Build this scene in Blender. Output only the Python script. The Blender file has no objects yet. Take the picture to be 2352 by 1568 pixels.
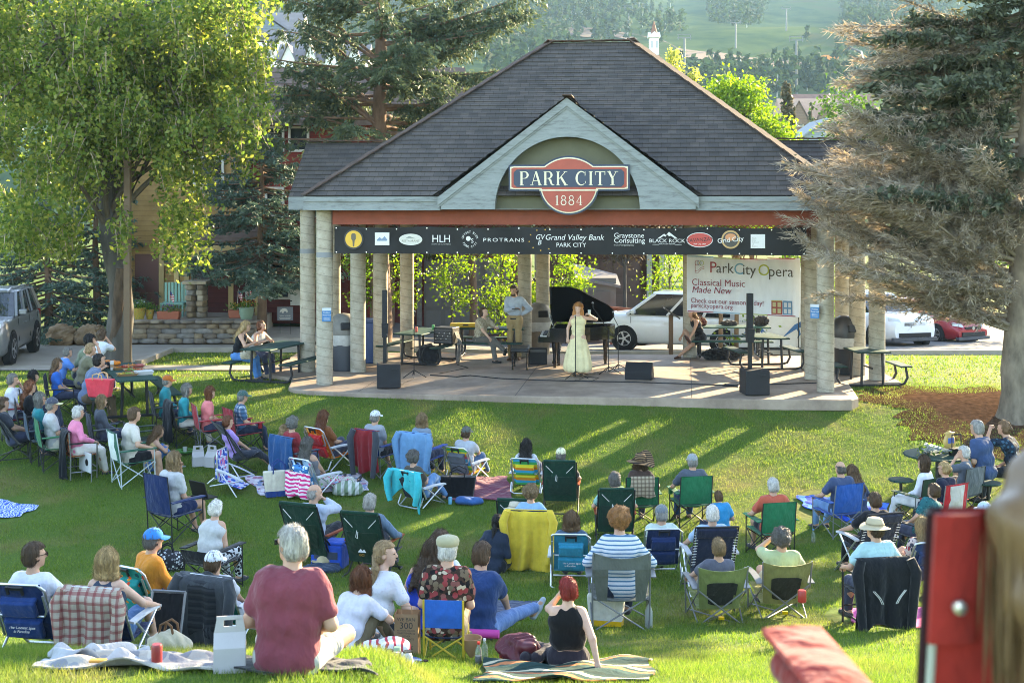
import bpy,math,random
import numpy as np
from mathutils import Vector,Matrix,noise as mnoise
R=math.radians
random.seed(7);rng=np.random.default_rng(7)
SC=bpy.context.scene;COL=SC.collection
# ---------------------------------------------------------------- camera, sky, sun, exposure
F,HX,HY,CZ=3000.,1176.,470.,3.87
cam=bpy.data.cameras.new('camera');camo=bpy.data.objects.new('camera',cam);COL.objects.link(camo)
cam.sensor_width=36;cam.lens=F/2352*36;cam.shift_y=-(784-HY)/2352
cam.clip_start=.1;cam.clip_end=5000
camo.location=(0,0,CZ);camo.rotation_euler=(R(90),0,0)
cam.dof.use_dof=True;cam.dof.focus_distance=20;cam.dof.aperture_fstop=4.2
SC.camera=camo
SUN_AZ,SUN_EL=40.,18.
w=bpy.data.worlds.new('World');SC.world=w;w.use_nodes=True
nt=w.node_tree;nt.nodes.clear()
sky=nt.nodes.new('ShaderNodeTexSky');sky.sky_type='NISHITA';sky.sun_disc=False
sky.sun_elevation=R(SUN_EL);sky.sun_rotation=R(SUN_AZ);sky.altitude=2000;sky.dust_density=1.5
bg=nt.nodes.new('ShaderNodeBackground');bg.inputs['Strength'].default_value=.15
wo=nt.nodes.new('ShaderNodeOutputWorld');nt.links.new(sky.outputs[0],bg.inputs[0]);nt.links.new(bg.outputs[0],wo.inputs[0])
sl=bpy.data.lights.new('sun','SUN');sl.energy=4.3;sl.angle=R(.7);sl.color=(1,.86,.6)
so=bpy.data.objects.new('sun',sl);COL.objects.link(so)
sd=Vector((math.sin(R(SUN_AZ))*math.cos(R(SUN_EL)),math.cos(R(SUN_AZ))*math.cos(R(SUN_EL)),math.sin(R(SUN_EL))))
so.rotation_euler=sd.to_track_quat('Z','Y').to_euler();so.location=(40,40,40)
SC.view_settings.view_transform='Standard';SC.view_settings.look='None'
SC.view_settings.exposure=3.0;SC.view_settings.gamma=1;SC.view_settings.use_white_balance=True;SC.view_settings.white_balance_temperature=7600
SC.render.engine='CYCLES';SC.cycles.use_denoising=True
SC.cycles.max_bounces=8;SC.cycles.transparent_max_bounces=8;SC.cycles.diffuse_bounces=3;SC.cycles.transmission_bounces=4
SC.cycles.volume_bounces=0;SC.cycles.caustics_reflective=False;SC.cycles.caustics_refractive=False
SC.cycles.sample_clamp_indirect=6;SC.cycles.filter_width=.95;SC.cycles.denoising_prefilter='ACCURATE'
# ---------------------------------------------------------------- ground and pixel helpers
_gy=np.array([-5,0,5,7,8,8.8,9.6,11,12.5,13.7,15,16.5,18,19.5,21,23,25,27,28.5,33,36,45,60,400])
_gl=np.array([2.7,2.6,1.75,1.2,1.05,.86,.5,.0,-.4,-.62,-.85,-1,-1.12,-1.15,-1.06,-.8,-.42,-.09,-.08,-.14,-.15,-.15,-.1,0])
_gr=np.array([2.7,2.6,1.6,.95,.65,.46,.26,-.06,-.4,-.62,-.85,-1,-1.12,-1.15,-1.06,-.8,-.42,-.09,-.08,-.16,-.3,-.95,-1.4,-1])
def _pch(x,y):
 h=np.diff(x);d=np.diff(y)/h;m=np.zeros_like(y)
 m[1:-1]=np.where(d[:-1]*d[1:]>0,2*d[:-1]*d[1:]/(d[:-1]+d[1:]+1e-12),0);m[0]=d[0];m[-1]=d[-1]
 return m
_ml,_mr=_pch(_gy,_gl),_pch(_gy,_gr)
def _ev(y,v,m):
 y=np.clip(y,_gy[0],_gy[-1]-1e-6);i=np.clip(np.searchsorted(_gy,y,'right')-1,0,len(_gy)-2)
 h=_gy[i+1]-_gy[i];t=(y-_gy[i])/h
 return(2*t**3-3*t**2+1)*v[i]+(t**3-2*t**2+t)*h*m[i]+(-2*t**3+3*t**2)*v[i+1]+(t**3-t**2)*h*m[i+1]
def sstep(a,b,x):
 t=np.clip((np.asarray(x,float)-a)/(b-a),0,1);return t*t*(3-2*t)
def ground(X,Y):
 X=np.asarray(X,float);Y=np.asarray(Y,float)
 wn=sstep(-.95,-.2,X);wf=sstep(-4.5,1,X);k=sstep(20,30,Y)
 w=wn*(1-k)+wf*k
 return _ev(Y,_gl,_ml)*(1-w)+_ev(Y,_gr,_mr)*w
def gz(X,Y):return float(ground(X,Y))
def at(x,y,Y):  # picture point at a known distance
 return Vector(((x-HX)/F*Y,Y,CZ-(y-HY)/F*Y))
def hit(x,y,dz=0,y0=8.):  # picture point on the ground
 Ys=np.arange(y0,60,.02);Xs=(x-HX)/F*Ys;zr=CZ-(y-HY)/F*Ys
 b=np.nonzero(zr<ground(Xs,Ys)+dz)[0]
 Y=Ys[b[0]] if len(b) else 60.
 return Vector(((x-HX)/F*Y,Y,gz((x-HX)/F*Y,Y)))
def gp(x,Y):  # picture column at a known distance, on the ground
 X=(x-HX)/F*Y;return Vector((X,Y,gz(X,Y)))
 # ---------------------------------------------------------------- objects
def tag(o,label=None,cat=None,group=None,kind=None):
 if label:o['label']=label
 if cat:o['category']=cat
 if group:o['group']=group
 if kind:o['kind']=kind
 return o
def thing(name,label,cat,loc=(0,0,0),rz=0,group=None,kind=None):
 o=bpy.data.objects.new(name,None);COL.objects.link(o);o.empty_display_size=.2
 o.location=loc;o.rotation_euler=(0,0,rz)
 return tag(o,label,cat,group,kind)
def link(name,me,parent=None,loc=None):
 o=bpy.data.objects.new(name,me);COL.objects.link(o)
 if parent is not None:o.parent=parent
 if loc is not None:o.location=loc
 return o
def dup(o,parent=None,label=None,loc=None,rz=None):
 c=o.copy();COL.objects.link(c);c.parent=parent
 if label:c['label']=label
 if loc is not None:c.location=loc
 if rz is not None:c.rotation_euler=(0,0,rz)
 for ch in list(o.children):dup(ch,c)
 return c
def np_mesh(name,V,Fq,mat=None,smooth=True,n=4):
 me=bpy.data.meshes.new(name);V=np.asarray(V,np.float32);Fq=np.asarray(Fq,np.int32)
 me.vertices.add(len(V));me.vertices.foreach_set('co',V.ravel())
 nf=len(Fq);me.loops.add(nf*n);me.loops.foreach_set('vertex_index',Fq.ravel())
 me.polygons.add(nf);me.polygons.foreach_set('loop_start',np.arange(0,nf*n,n,dtype=np.int32))
 me.polygons.foreach_set('use_smooth',np.full(nf,smooth))
 me.update(calc_edges=True)
 if mat:me.materials.append(mat)
 return me
class MB:
 def __init__(s):s.v=[];s.f=[];s.mi=[];s.cur=0
 def add(s,vs,fs):
  b=len(s.v);s.v+=[tuple(p) for p in vs];s.f+=[[i+b for i in q] for q in fs];s.mi+=[s.cur]*len(fs);return s
 def box(s,c,d,rz=0,rot=None,taper=1.):
  m=rot if rot is not None else Matrix.Rotation(rz,3,'Z');c=Vector(c);vs=[]
  for z in(-.5,.5):
   t=taper if z>0 else 1
   for x,y in((-.5,-.5),(.5,-.5),(.5,.5),(-.5,.5)):vs.append(c+m@Vector((x*d[0]*t,y*d[1]*t,z*d[2])))
  return s.add(vs,[[3,2,1,0],[4,5,6,7],[0,1,5,4],[1,2,6,5],[2,3,7,6],[3,0,4,7]])
 def bar(s,a,b,w,h=None):
  a=Vector(a);b=Vector(b);d=b-a;L=d.length;h=h or w
  q=d.to_track_quat('X','Z').to_matrix();return s.box((a+b)/2,(L,w,h),rot=q)
 def tube(s,pts,r,n=8,caps=True):
  pts=[Vector(p) for p in pts];m=len(pts);rs=r if isinstance(r,(list,tuple)) else[r]*m
  vs=[];fs=[];up=None
  for i,p in enumerate(pts):
   t=(pts[min(i+1,m-1)]-pts[max(i-1,0)]).normalized()
   if up is None:up=t.orthogonal().normalized()
   up=(up-t*up.dot(t));up=up.normalized() if up.length>1e-6 else t.orthogonal().normalized();sd_=t.cross(up)
   for k in range(n):
    a=2*math.pi*k/n;vs.append(p+(up*math.cos(a)+sd_*math.sin(a))*rs[i])
  for i in range(m-1):
   for k in range(n):
    k2=(k+1)%n;fs.append([i*n+k,i*n+k2,(i+1)*n+k2,(i+1)*n+k])
  if caps:fs+=[list(range(n))[::-1],[(m-1)*n+k for k in range(n)]]
  return s.add(vs,fs)
 def lathe(s,prof,c=(0,0,0),n=20,sx=1.,sy=1.):
  c=Vector(c);vs=[];fs=[];m=len(prof)
  for r,z in prof:
   for k in range(n):
    a=2*math.pi*k/n;vs.append(c+Vector((r*math.cos(a)*sx,r*math.sin(a)*sy,z)))
  for i in range(m-1):
   for k in range(n):
    k2=(k+1)%n;fs.append([i*n+k,i*n+k2,(i+1)*n+k2,(i+1)*n+k])
  fs+=[list(range(n))[::-1],[(m-1)*n+k for k in range(n)]]
  return s.add(vs,fs)
 def prism(s,poly,a,b,fn=None):  # poly in 2D extruded along 3rd axis from a to b; fn maps (p, q, t) -> xyz
  fn=fn or(lambda p,q,t:(p,q,t));n=len(poly)
  vs=[fn(p,q,a) for p,q in poly]+[fn(p,q,b) for p,q in poly]
  return s.add(vs,[list(range(n))[::-1],list(range(n,2*n))]+[[i,(i+1)%n,n+(i+1)%n,n+i] for i in range(n)])
 def grid(s,fn,nu,nv,thick=None):
  vs=[Vector(fn(i/nu,j/nv)) for j in range(nv+1) for i in range(nu+1)];N=len(vs)
  q=[[j*(nu+1)+i,j*(nu+1)+i+1,(j+1)*(nu+1)+i+1,(j+1)*(nu+1)+i] for j in range(nv) for i in range(nu)]
  if not thick:return s.add(vs,q)
  th=Vector(thick);vs2=[p+th for p in vs]
  rim=[i for i in range(nu+1)]+[j*(nu+1)+nu for j in range(1,nv+1)]+[nv*(nu+1)+i for i in range(nu-1,-1,-1)]+[j*(nu+1) for j in range(nv-1,0,-1)]
  e=[[rim[k],rim[(k+1)%len(rim)],rim[(k+1)%len(rim)]+N,rim[k]+N] for k in range(len(rim))]
  return s.add(vs+vs2,[c[::-1] for c in q]+[[i+N for i in c] for c in q]+e)
 def build(s,name,mat,parent=None,smooth=False,bevel=0,sub=0,loc=None,ang=38):
  me=bpy.data.meshes.new(name);me.from_pydata(s.v,[],s.f)
  for m in(mat if isinstance(mat,(list,tuple)) else[mat]):me.materials.append(m)
  if any(s.mi):me.polygons.foreach_set('material_index',s.mi)
  if smooth:
   me.polygons.foreach_set('use_smooth',[True]*len(s.f));me.set_sharp_from_angle(angle=R(ang))
  me.update();o=link(name,me,parent,loc)
  if bevel:b=o.modifiers.new('bevel','BEVEL');b.width=bevel;b.segments=2;b.limit_method='ANGLE';b.angle_limit=R(35)
  if sub:b=o.modifiers.new('sub','SUBSURF');b.levels=sub;b.render_levels=sub
  return o
  # ---------------------------------------------------------------- materials
_mats={}
def hexc(h):
 h=h.lstrip('#');c=[int(h[i:i+2],16)/255 for i in(0,2,4)]
 return tuple(x/12.92 if x<=.04045 else((x+.055)/1.055)**2.4 for x in c)
def C3(c):return hexc(c) if isinstance(c,str) else tuple(c)
class NT:
 def __init__(s,name):
  s.m=bpy.data.materials.new(name);s.m.use_nodes=True;s.t=s.m.node_tree;s.t.nodes.clear()
  s.out=s.n('OutputMaterial');s.b=s.n('BsdfPrincipled');s.l(s.b,0,s.out,0)
 def n(s,k,**kw):
  x=s.t.nodes.new('ShaderNode'+k)
  for a,v in kw.items():
   if a.startswith('i_'):x.inputs[int(a[2:]) if a[2:].isdigit() else a[2:].replace('_',' ')].default_value=v
   else:setattr(x,a,v)
  return x
 def l(s,a,i,b,j):s.t.links.new(a.outputs[i],b.inputs[j])
 def coord(s,scale=(1,1,1),rot=(0,0,0),gen='Object'):
  c=s.n('TexCoord');m=s.n('Mapping');m.inputs['Scale'].default_value=scale;m.inputs['Rotation'].default_value=rot
  s.l(c,gen,m,0);return m
 def noise(s,co,scale,detail=4,rough=.6):
  x=s.n('TexNoise');x.inputs['Scale'].default_value=scale;x.inputs['Detail'].default_value=detail;x.inputs['Roughness'].default_value=rough
  if co is not None:s.l(co,0,x,'Vector')
  return x
 def ramp(s,src,stops,o=0,interp='LINEAR'):
  r=s.n('ValToRGB');r.color_ramp.interpolation=interp;e=r.color_ramp.elements
  while len(e)>1:e.remove(e[-1])
  e[0].position=stops[0][0];e[0].color=(*C3(stops[0][1]),1)
  for p,c in stops[1:]:k=e.new(p);k.color=(*C3(c),1)
  s.l(src,o,r,0);return r
 def mix(s,fac,a,b,mode='MIX'):
  x=s.n('MixRGB',blend_type=mode)
  for i,v in((0,fac),(1,a),(2,b)):
   if isinstance(v,tuple) and len(v)==2 and not isinstance(v[0],(int,float)):s.l(v[0],v[1],x,i)
   elif hasattr(v,'outputs'):s.l(v,0,x,i)
   elif i==0:x.inputs[0].default_value=v
   else:x.inputs[i].default_value=(*C3(v),1)
  return x
 def math(s,op,a,b=None):
  x=s.n('Math',operation=op)
  for i,v in((0,a),(1,b)):
   if v is None:continue
   if isinstance(v,tuple):s.l(v[0],v[1],x,i)
   elif hasattr(v,'outputs'):s.l(v,0,x,i)
   else:x.inputs[i].default_value=v
  return x
 def bump(s,src,strength=.3,dist=.01,o=0):
  b=s.n('Bump');b.inputs['Strength'].default_value=strength;b.inputs['Distance'].default_value=dist
  s.l(src,o,b,'Height');s.l(b,0,s.b,'Normal');return b
 def set(s,rough=.6,spec=.3,metal=0,coat=0,sheen=0):
  i=s.b.inputs;i['Roughness'].default_value=rough;i['Specular IOR Level'].default_value=spec;i['Metallic'].default_value=metal
  i['Coat Weight'].default_value=coat;i['Coat Roughness'].default_value=.05;i['Sheen Weight'].default_value=sheen;return s
def scl(c,k):return tuple(min(1,x*k) for x in C3(c))
def mat(name,col,rough=.6,var=.18,scale=6,bump=0,bscale=60,spec=.3,metal=0,coat=0,sheen=0,stretch=(1,1,1)):
 key=(name,str(col),rough,var,scale,bump,metal)
 if key in _mats:return _mats[key]
 N=NT(name).set(rough,spec,metal,coat,sheen);co=N.coord(stretch)
 n=N.noise(co,scale,5)
 r=N.ramp(n,[(.3,scl(col,1-var)),(.7,scl(col,1+var))]);N.l(r,0,N.b,'Base Color')
 if bump:N.bump(N.noise(co,bscale,3),bump,.01)
 _mats[key]=N.m;return N.m
def cloth(col,rough=.9,wr=.85):  # woven cloth with soft creases
 key=('cloth',str(col),rough,wr)
 if key in _mats:return _mats[key]
 N=NT('cloth').set(rough,.15,0,0,.15);co=N.coord()
 n=N.noise(co,9,4);r=N.ramp(n,[(.3,scl(col,.86)),(.7,scl(col,1.1))]);N.l(r,0,N.b,'Base Color')
 w=N.noise(N.coord((1,1,.55)),11,3,.45);N.bump(w,wr,.045)
 _mats[key]=N.m;return N.m
def stripes(cols,per,axis=2,wob=0.,rough=.9):  # repeating bands of the given colours
 key=('str',str(cols),per,axis,wob)
 if key in _mats:return _mats[key]
 N=NT('striped_cloth').set(rough,.15);co=N.coord();x=N.n('SeparateXYZ');N.l(co,0,x,0)
 v=(x,axis)
 if wob:
  nn=N.noise(co,5,2);v=N.math('ADD',v,N.math('MULTIPLY',nn,wob))
 f=N.math('FRACT',N.math('MULTIPLY',v,1/per));k=len(cols)
 r=N.ramp(f,[(i/k,c) for i,c in enumerate(cols)],0,'CONSTANT');N.l(r,0,N.b,'Base Color')
 N.bump(N.noise(co,11,3),.4,.04);_mats[key]=N.m;return N.m
def plaid(base,c1,c2,per,ax=(0,2)):
 key=('plaid',str(base),str(c1),str(c2),per,ax)
 if key in _mats:return _mats[key]
 N=NT('plaid_cloth').set(.95,.1);co=N.coord();x=N.n('SeparateXYZ');N.l(co,0,x,0);cur=None
 for k,a in enumerate(ax):
  f=N.math('FRACT',N.math('MULTIPLY',(x,a),1/per))
  g=N.ramp(f,[(0,(0,0,0)),(.45,(.62,.62,.62)),(.8,(0,0,0)),(.86,(.3,.3,.3)),(.92,(0,0,0))],0,'CONSTANT')
  cur=N.mix(g,cur if cur else base,c1 if k==0 else c2)
 N.l(cur,0,N.b,'Base Color');N.bump(N.noise(co,12,3),.5,.04);_mats[key]=N.m;return N.m
def spots(base,cols,scale,cover=.45,rough=.9):  # printed flowers, dots, patches
 key=('spots',str(base),str(cols),scale,cover)
 if key in _mats:return _mats[key]
 N=NT('printed_cloth').set(rough,.15);co=N.coord();v=N.n('TexVoronoi');v.inputs['Scale'].default_value=scale;N.l(co,0,v,'Vector')
 n2=N.noise(co,scale*1.6,2);d=N.math('ADD',(v,'Distance'),N.math('MULTIPLY',n2,.35))
 m=N.ramp(d,[(0,(1,1,1)),(cover+.17,(0,0,0))],0,'CONSTANT')
 sp=N.n('SeparateColor');N.l(v,'Color',sp,0);k=len(cols)
 c=N.ramp(sp,[(i/k,q) for i,q in enumerate(cols)],0,'CONSTANT');x=N.mix(m,base,c);N.l(x,0,N.b,'Base Color')
 N.bump(N.noise(co,11,3),.4,.04);_mats[key]=N.m;return N.m
def leafm(name,c1,c2,c3,trans=.45,rough=.5):
 key=(name,str(c1),str(c2),str(c3))
 if key in _mats:return _mats[key]
 N=NT(name).set(rough,.25);g=N.n('NewGeometry')
 r=N.ramp(g,[(0,c1),(.5,c2),(1,c3)],'Random Per Island');N.l(r,0,N.b,'Base Color')
 tr=N.n('BsdfTranslucent');br=N.mix(1.,r,(1,1,1),'MULTIPLY');hs=N.n('HueSaturation');hs.inputs['Value'].default_value=1.5;hs.inputs['Saturation'].default_value=1.1
 N.l(br,0,hs,'Color');N.l(hs,0,tr,'Color')
 mx=N.n('MixShader');mx.inputs[0].default_value=trans;N.l(N.b,0,mx,1);N.l(tr,0,mx,2);N.l(mx,0,N.out,0)
 _mats[key]=N.m;return N.m
def metal(col=(.55,.56,.57),rough=.35):return mat('metal',col,rough,.08,20,spec=.5,metal=.9)
def paint(col,rough=.35,var=.06):return mat('paint',col,rough,var,5,spec=.45)
def glassm(col=(.02,.025,.03),rough=.06):
 return mat('window_glass',col,rough,.3,2,spec=.6,coat=.3)
def clearm(col=(.9,.95,.95)):
 key=('clear',str(col))
 if key in _mats:return _mats[key]
 N=NT('clear_plastic').set(.08,.5);N.b.inputs['Transmission Weight'].default_value=.85;N.b.inputs['Base Color'].default_value=(*col,1);N.b.inputs['IOR'].default_value=1.1
 _mats[key]=N.m;return N.m
BLACK=(.012,.012,.013)
def text(s,body,size,mtl,parent,loc,rot=(R(90),0,0),ext=.002,align='LEFT',name='lettering',space=1.,sx=1.,shear=0):
 cu=bpy.data.curves.new(name,'FONT');cu.body=body;cu.size=size;cu.extrude=ext;cu.align_x=align;cu.space_character=space;cu.shear=shear;cu.resolution_u=3
 tmp=bpy.data.objects.new('tmp',cu);COL.objects.link(tmp);bpy.context.view_layer.update()
 me=bpy.data.meshes.new_from_object(tmp.evaluated_get(bpy.context.evaluated_depsgraph_get()));bpy.data.objects.remove(tmp);bpy.data.curves.remove(cu)
 me.materials.clear();me.materials.append(mtl);o=link(name,me,parent,loc);o.rotation_euler=rot;o.scale=(sx,1,1);return o
 # ================================================================ ground, paths, hill
EXC=[]  # places without grass: (x, y, rx, ry, angle)
def axis_pts(a,b,step,far,lo=-1500,hi=1500):
 m=list(np.arange(a,b+1e-6,step));x=b;s=step
 while x<hi:s*=1.5;x+=s;m.append(x)
 x=a;s=step
 while x>lo:s*=1.5;x-=s;m.insert(0,x)
 return np.array(m)
gx=axis_pts(-16,16,.25,0);gyy=axis_pts(2,44,.25,0,-200,1400)
GX,GY=np.meshgrid(gx,gyy);GZ=ground(GX,GY)
nx,ny=len(gx),len(gyy);ii=np.arange(nx*ny).reshape(ny,nx)
N=NT('lawn_soil').set(.95,.1);co=N.coord()
n1=N.noise(co,.7,5);n2=N.noise(co,14,4)
c=N.mix(n2,(.045,.09,.014),(.095,.145,.026));c2=N.mix(N.ramp(n1,[(.5,(0,0,0)),(.72,(1,1,1))]),c,(.15,.13,.045));N.l(c2,0,N.b,'Base Color')
N.bump(n2,.6,.03)
lawn=link('lawn',np_mesh('lawn',np.stack([GX,GY,GZ],-1).reshape(-1,3),np.stack([ii[:-1,:-1],ii[:-1,1:],ii[1:,1:],ii[1:,:-1]],-1).reshape(-1,4),N.m))
tag(lawn,kind='structure')
CONC=mat('concrete',(.33,.29,.245),.85,.14,3,.25,40);ASPH=mat('asphalt',(.15,.14,.135),.9,.15,2,.4,90)
PAVE=mat('pale_street',(.30,.26,.22),.9,.12,1.5,.3,60)
def sheet(name,m,quads,dz,nu=40,nv=10):
 b=MB()
 for(x0,y0),(x1,y1),(x2,y2),(x3,y3) in quads:
  def fn(u,v):
   X=(x0*(1-u)+x1*u)*(1-v)+(x3*(1-u)+x2*u)*v;Y=(y0*(1-u)+y1*u)*(1-v)+(y3*(1-u)+y2*u)*v
   return X,Y,gz(X,Y)+dz
  b.grid(fn,nu,nv)
 o=b.build(name,m,smooth=True);tag(o,kind='structure');return o
sheet('street',PAVE,[((-60,32.45),(-9.3,32.45),(-9.3,37.4),(-60,37.4)),((-9.3,35.7),(-4.6,35.7),(-4.6,37.4),(-9.3,37.4))],.018)
sheet('parking_lot',ASPH,[((-4.6,36.2),(24,37.2),(34,62),(-4.6,46))],.02,60,30)
sheet('path',CONC,[((-60,31.2),(-4.9,31.35),(-4.9,32.4),(-60,32.4))],.026,80,6)
kb=MB()
for(x0,y0,x1,y1) in((-9.3,35.6,-4.6,35.6),(-4.6,36.1,24,37.1),(-9.3,32.5,-9.3,35.6)):
 n=30
 for i in range(n):
  a,b=i/n,(i+1)/n
  p=Vector((x0+(x1-x0)*a,y0+(y1-y0)*a,0));q=Vector((x0+(x1-x0)*b,y0+(y1-y0)*b,0));p.z=gz(p.x,p.y)+.05;q.z=gz(q.x,q.y)+.05
  kb.bar(p,q,.16,.16)
tag(kb.build('kerb',CONC),kind='structure')
# bare soil under the big spruce
SOIL=mat('bark_mulch',(.075,.043,.026),1.,.45,9,.9,40,spec=0)
mc=hit(2235,930);b=MB()
def soilf(u,v):
 a=u*2*math.pi;r=v*(1+.16*math.sin(3*a+1)+.1*math.sin(7*a)+.07*math.sin(13*a)+.05*math.sin(29*a+2)+.03*math.sin(47*a))
 X=mc.x+r*2.15*math.cos(a);Y=mc.y+r*2.3*math.sin(a);return X,Y,gz(X,Y)+.012+.015*(1-v)
b.grid(soilf,180,10);tag(b.build('soil',SOIL,smooth=True),kind='structure');EXC.append((mc.x+.35,mc.y-.15,1.25,1.15,0));EXC.append((mc.x+1.3,mc.y+.2,1.2,1.1,0));EXC.append((mc.x-.5,mc.y+.5,.8,.5,0))
b=MB()
def soil2(u,v):
 X=-12.5+8.2*u;Y=37.42+2.2*v;return X,Y,gz(X,Y)+.03+.02*math.sin(X*9)*math.sin(Y*11)
b.grid(soil2,60,8);b.grid(lambda u,v:(-2.6+u*12,34.7+v*1.1+.15*math.sin(u*40),gz(-2.6+u*12,34.7+v)+.03),60,6)
tag(b.build('planting_bed',SOIL,smooth=True),kind='structure')
# ---------------------------------------------------------------- far ski hill
def hz(X,Y):
 X=np.asarray(X,float);Y=np.asarray(Y,float);d=np.maximum(Y-150,0)
 return-3+.205*d*sstep(0,60,d)+np.minimum(d/200,1)*(9*np.sin(X/130+1.3+Y/260)+5*np.sin(X/61+Y/90)+2.2*np.sin(X/27-Y/35))*.7
hx=np.linspace(-420,560,150);hy=np.concatenate([np.linspace(130,400,60),np.linspace(408,960,70)])
HXg,HYg=np.meshgrid(hx,hy);ii=np.arange(HXg.size).reshape(HXg.shape)
def fnoise(X,Y,s,o=0):
 return np.array([mnoise.fractal(Vector((x/s+o,y/s,o)),1.,2.,4) for x,y in zip(np.ravel(X),np.ravel(Y))]).reshape(np.shape(X))
N=NT('hill_ground').set(1,0);co=N.coord((1,.6,1))
n1=N.noise(co,.012,6,.65);n2=N.noise(co,.07,5,.7)
c=N.ramp(N.mix(.35,n1,n2),[(.36,(.018,.042,.028)),(.44,(.04,.07,.036)),(.55,(.078,.108,.045)),(.66,(.10,.095,.052))]);N.l(c,0,N.b,'Base Color')
tag(link('hill',np_mesh('hill',np.stack([HXg,HYg,hz(HXg,HYg)],-1).reshape(-1,3),np.stack([ii[:-1,:-1],ii[:-1,1:],ii[1:,1:],ii[1:,:-1]],-1).reshape(-1,4),N.m)),kind='structure')
def hhit(x,y):
 Ys=np.arange(165,1300,1.);Xs=(x-HX)/F*Ys;zr=CZ-(y-HY)/F*Ys;bb=np.nonzero(zr<hz(Xs,Ys))[0]
 Y=Ys[bb[0]] if len(bb) else 1300.;X=(x-HX)/F*Y;return Vector((X,Y,float(hz(X,Y))))
def rquads(C,L,Wd,D=None,r=None):  # many diamond leaves: centres, length, width, axis
 r=r or rng;n=len(C)
 if D is None:D=r.normal(size=(n,3))
 D=D/np.linalg.norm(D,axis=1,keepdims=True);S=np.cross(D,r.normal(size=(n,3)));S/=np.linalg.norm(S,axis=1,keepdims=True)+1e-9
 L=np.broadcast_to(np.asarray(L,float),(n,))[:,None]*.5;Wd=np.broadcast_to(np.asarray(Wd,float),(n,))[:,None]*.5
 V=np.stack([C-D*L,C+S*Wd,C+D*L,C-S*Wd],1).reshape(-1,3);return V,np.arange(n*4).reshape(n,4)
def scatter_mesh(name,V,Fq,m,parent=None,kind=None):
 o=link(name,np_mesh(name,V,Fq,m,smooth=False),parent);return tag(o,kind=kind) if kind else o
 # wooded parts of the hill
px=rng.uniform(-300,420,15000);py=rng.uniform(205,950,15000)
sx=HX+px/py*F;sy=HY-(hz(px,py)-CZ)/py*F
mask=np.zeros(len(px),bool)
for(x0,x1,y0,y1,dn) in((1080,1400,-60,62,1),(1130,1290,60,215,.7),(1640,1740,-50,62,1),(1940,2200,-60,130,1),(1500,1560,60,96,.8),(1690,2000,178,232,.9),(1550,1700,165,240,.6),(500,1100,-60,130,1),(0,520,-60,200,1),(1400,1480,20,70,.4),(1300,1420,85,112,.5),(1750,1940,95,135,.12),(1450,1640,-60,30,.06)):
 jx=rng.normal(0,14,len(px));jy=rng.normal(0,6,len(px))
 mask|=(sx+jx>x0)&(sx+jx<x1)&(sy+jy>y0)&(sy+jy<y1)&(rng.random(len(px))<dn)
px,py=px[mask],py[mask];hh=rng.uniform(5,11,len(px));K=22
bz=hz(px,py);t=rng.random((len(px),K));an=rng.uniform(0,6.28,(len(px),K));rr=np.sqrt(rng.random((len(px),K)))*(1-t*.75)*(hh*.27)[:,None]
Cn=np.stack([px[:,None]+rr*np.cos(an),py[:,None]+rr*np.sin(an),bz[:,None]+hh[:,None]*(.18+.85*t)],-1).reshape(-1,3)
V,Q=rquads(Cn,2.6,1.5)
scatter_mesh('forest',V,Q,leafm('far_foliage',(.016,.034,.02),(.026,.05,.025),(.042,.068,.03),.2,1.),kind='stuff')
sel=rng.random(len(px))<.3;b=MB()
for x,y,h in zip(px[sel][:420],py[sel][:420],hh[sel][:420]):
 z=float(hz(x,y));b.tube([(x,y,z-.3),(x+.3,y,z+h*.9)],[.2,.08],4,False)
tag(b.build('forest_trunks',mat('aspen_bark',(.6,.58,.52))),kind='stuff')
DIRT=mat('hill_dirt',(.085,.05,.038),.95,.3,.08)
def strip(name,pts,wd):
 b=MB();P=[hhit(*p) for p in pts];Q=[]
 for i in range(len(P)-1):
  for k in range(8):
   q=P[i].lerp(P[i+1],k/8);q.z=float(hz(q.x,q.y));Q.append(q)
 n=len(Q)-1
 def fn(u,v):
  i=min(int(u*n+1e-6),n);q=Q[i];y=q.y+(v-.5)*wd*(1+.5*math.sin(i*.7));return q.x,y,float(hz(q.x,y))+.5
 b.grid(fn,n,3);tag(b.build(name,DIRT,smooth=True),kind='structure')
strip('dirt_road',[(1150,48),(1270,62),(1380,70),(1460,82),(1530,100),(1560,118),(1680,134),(1800,146),(1960,160)],8)
strip('dirt_track',[(1560,128),(1700,140),(1830,156),(1990,172)],12)
strip('dirt_patch',[(1230,78),(1300,76),(1400,82),(1470,92)],22)
WH=paint((.75,.76,.76));LTW=paint((.09,.10,.11))
def lift_tower(x,yb,h,label):
 p=hhit(x,yb);t=thing('lift_tower',label,'lift tower',p,0,'ski lift towers on the far hill')
 MB().tube([(0,0,-1),(0,0,h)],[.34,.26],8).build('mast',LTW,t)
 b=MB();b.bar((-1.9,0,h),(1.9,0,h),.22);b.bar((-1.9,0,h+.9),(1.9,0,h+.9),.12)
 for s in(-1.7,1.7):b.bar((s,0,h-.5),(s,0,h+1),.18)
 b.build('crossarm',LTW,t)
for a in((1829,224,15,'tall pale ski lift tower directly left of the brown spruce'),(1806,72,9,'small ski lift tower on the open meadow high on the hill'),(1690,112,9,'ski lift tower below the wooded knoll on the hill'),(1572,205,14,'ski lift tower rising behind the pavilion ridge beside the steeple'),(1444,66,9,'thin ski lift tower at the edge of the left wood')):lift_tower(*a)
p=hhit(1322,44);t=thing('lift_hut','small white hut among the trees on the far hill','hut',p)
MB().box((0,0,1.6),(6,4,3.4)).build('wall',WH,t);MB().box((0,0,3.5),(6.8,4.8,.35)).build('roof',paint((.6,.62,.64)),t)
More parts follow.
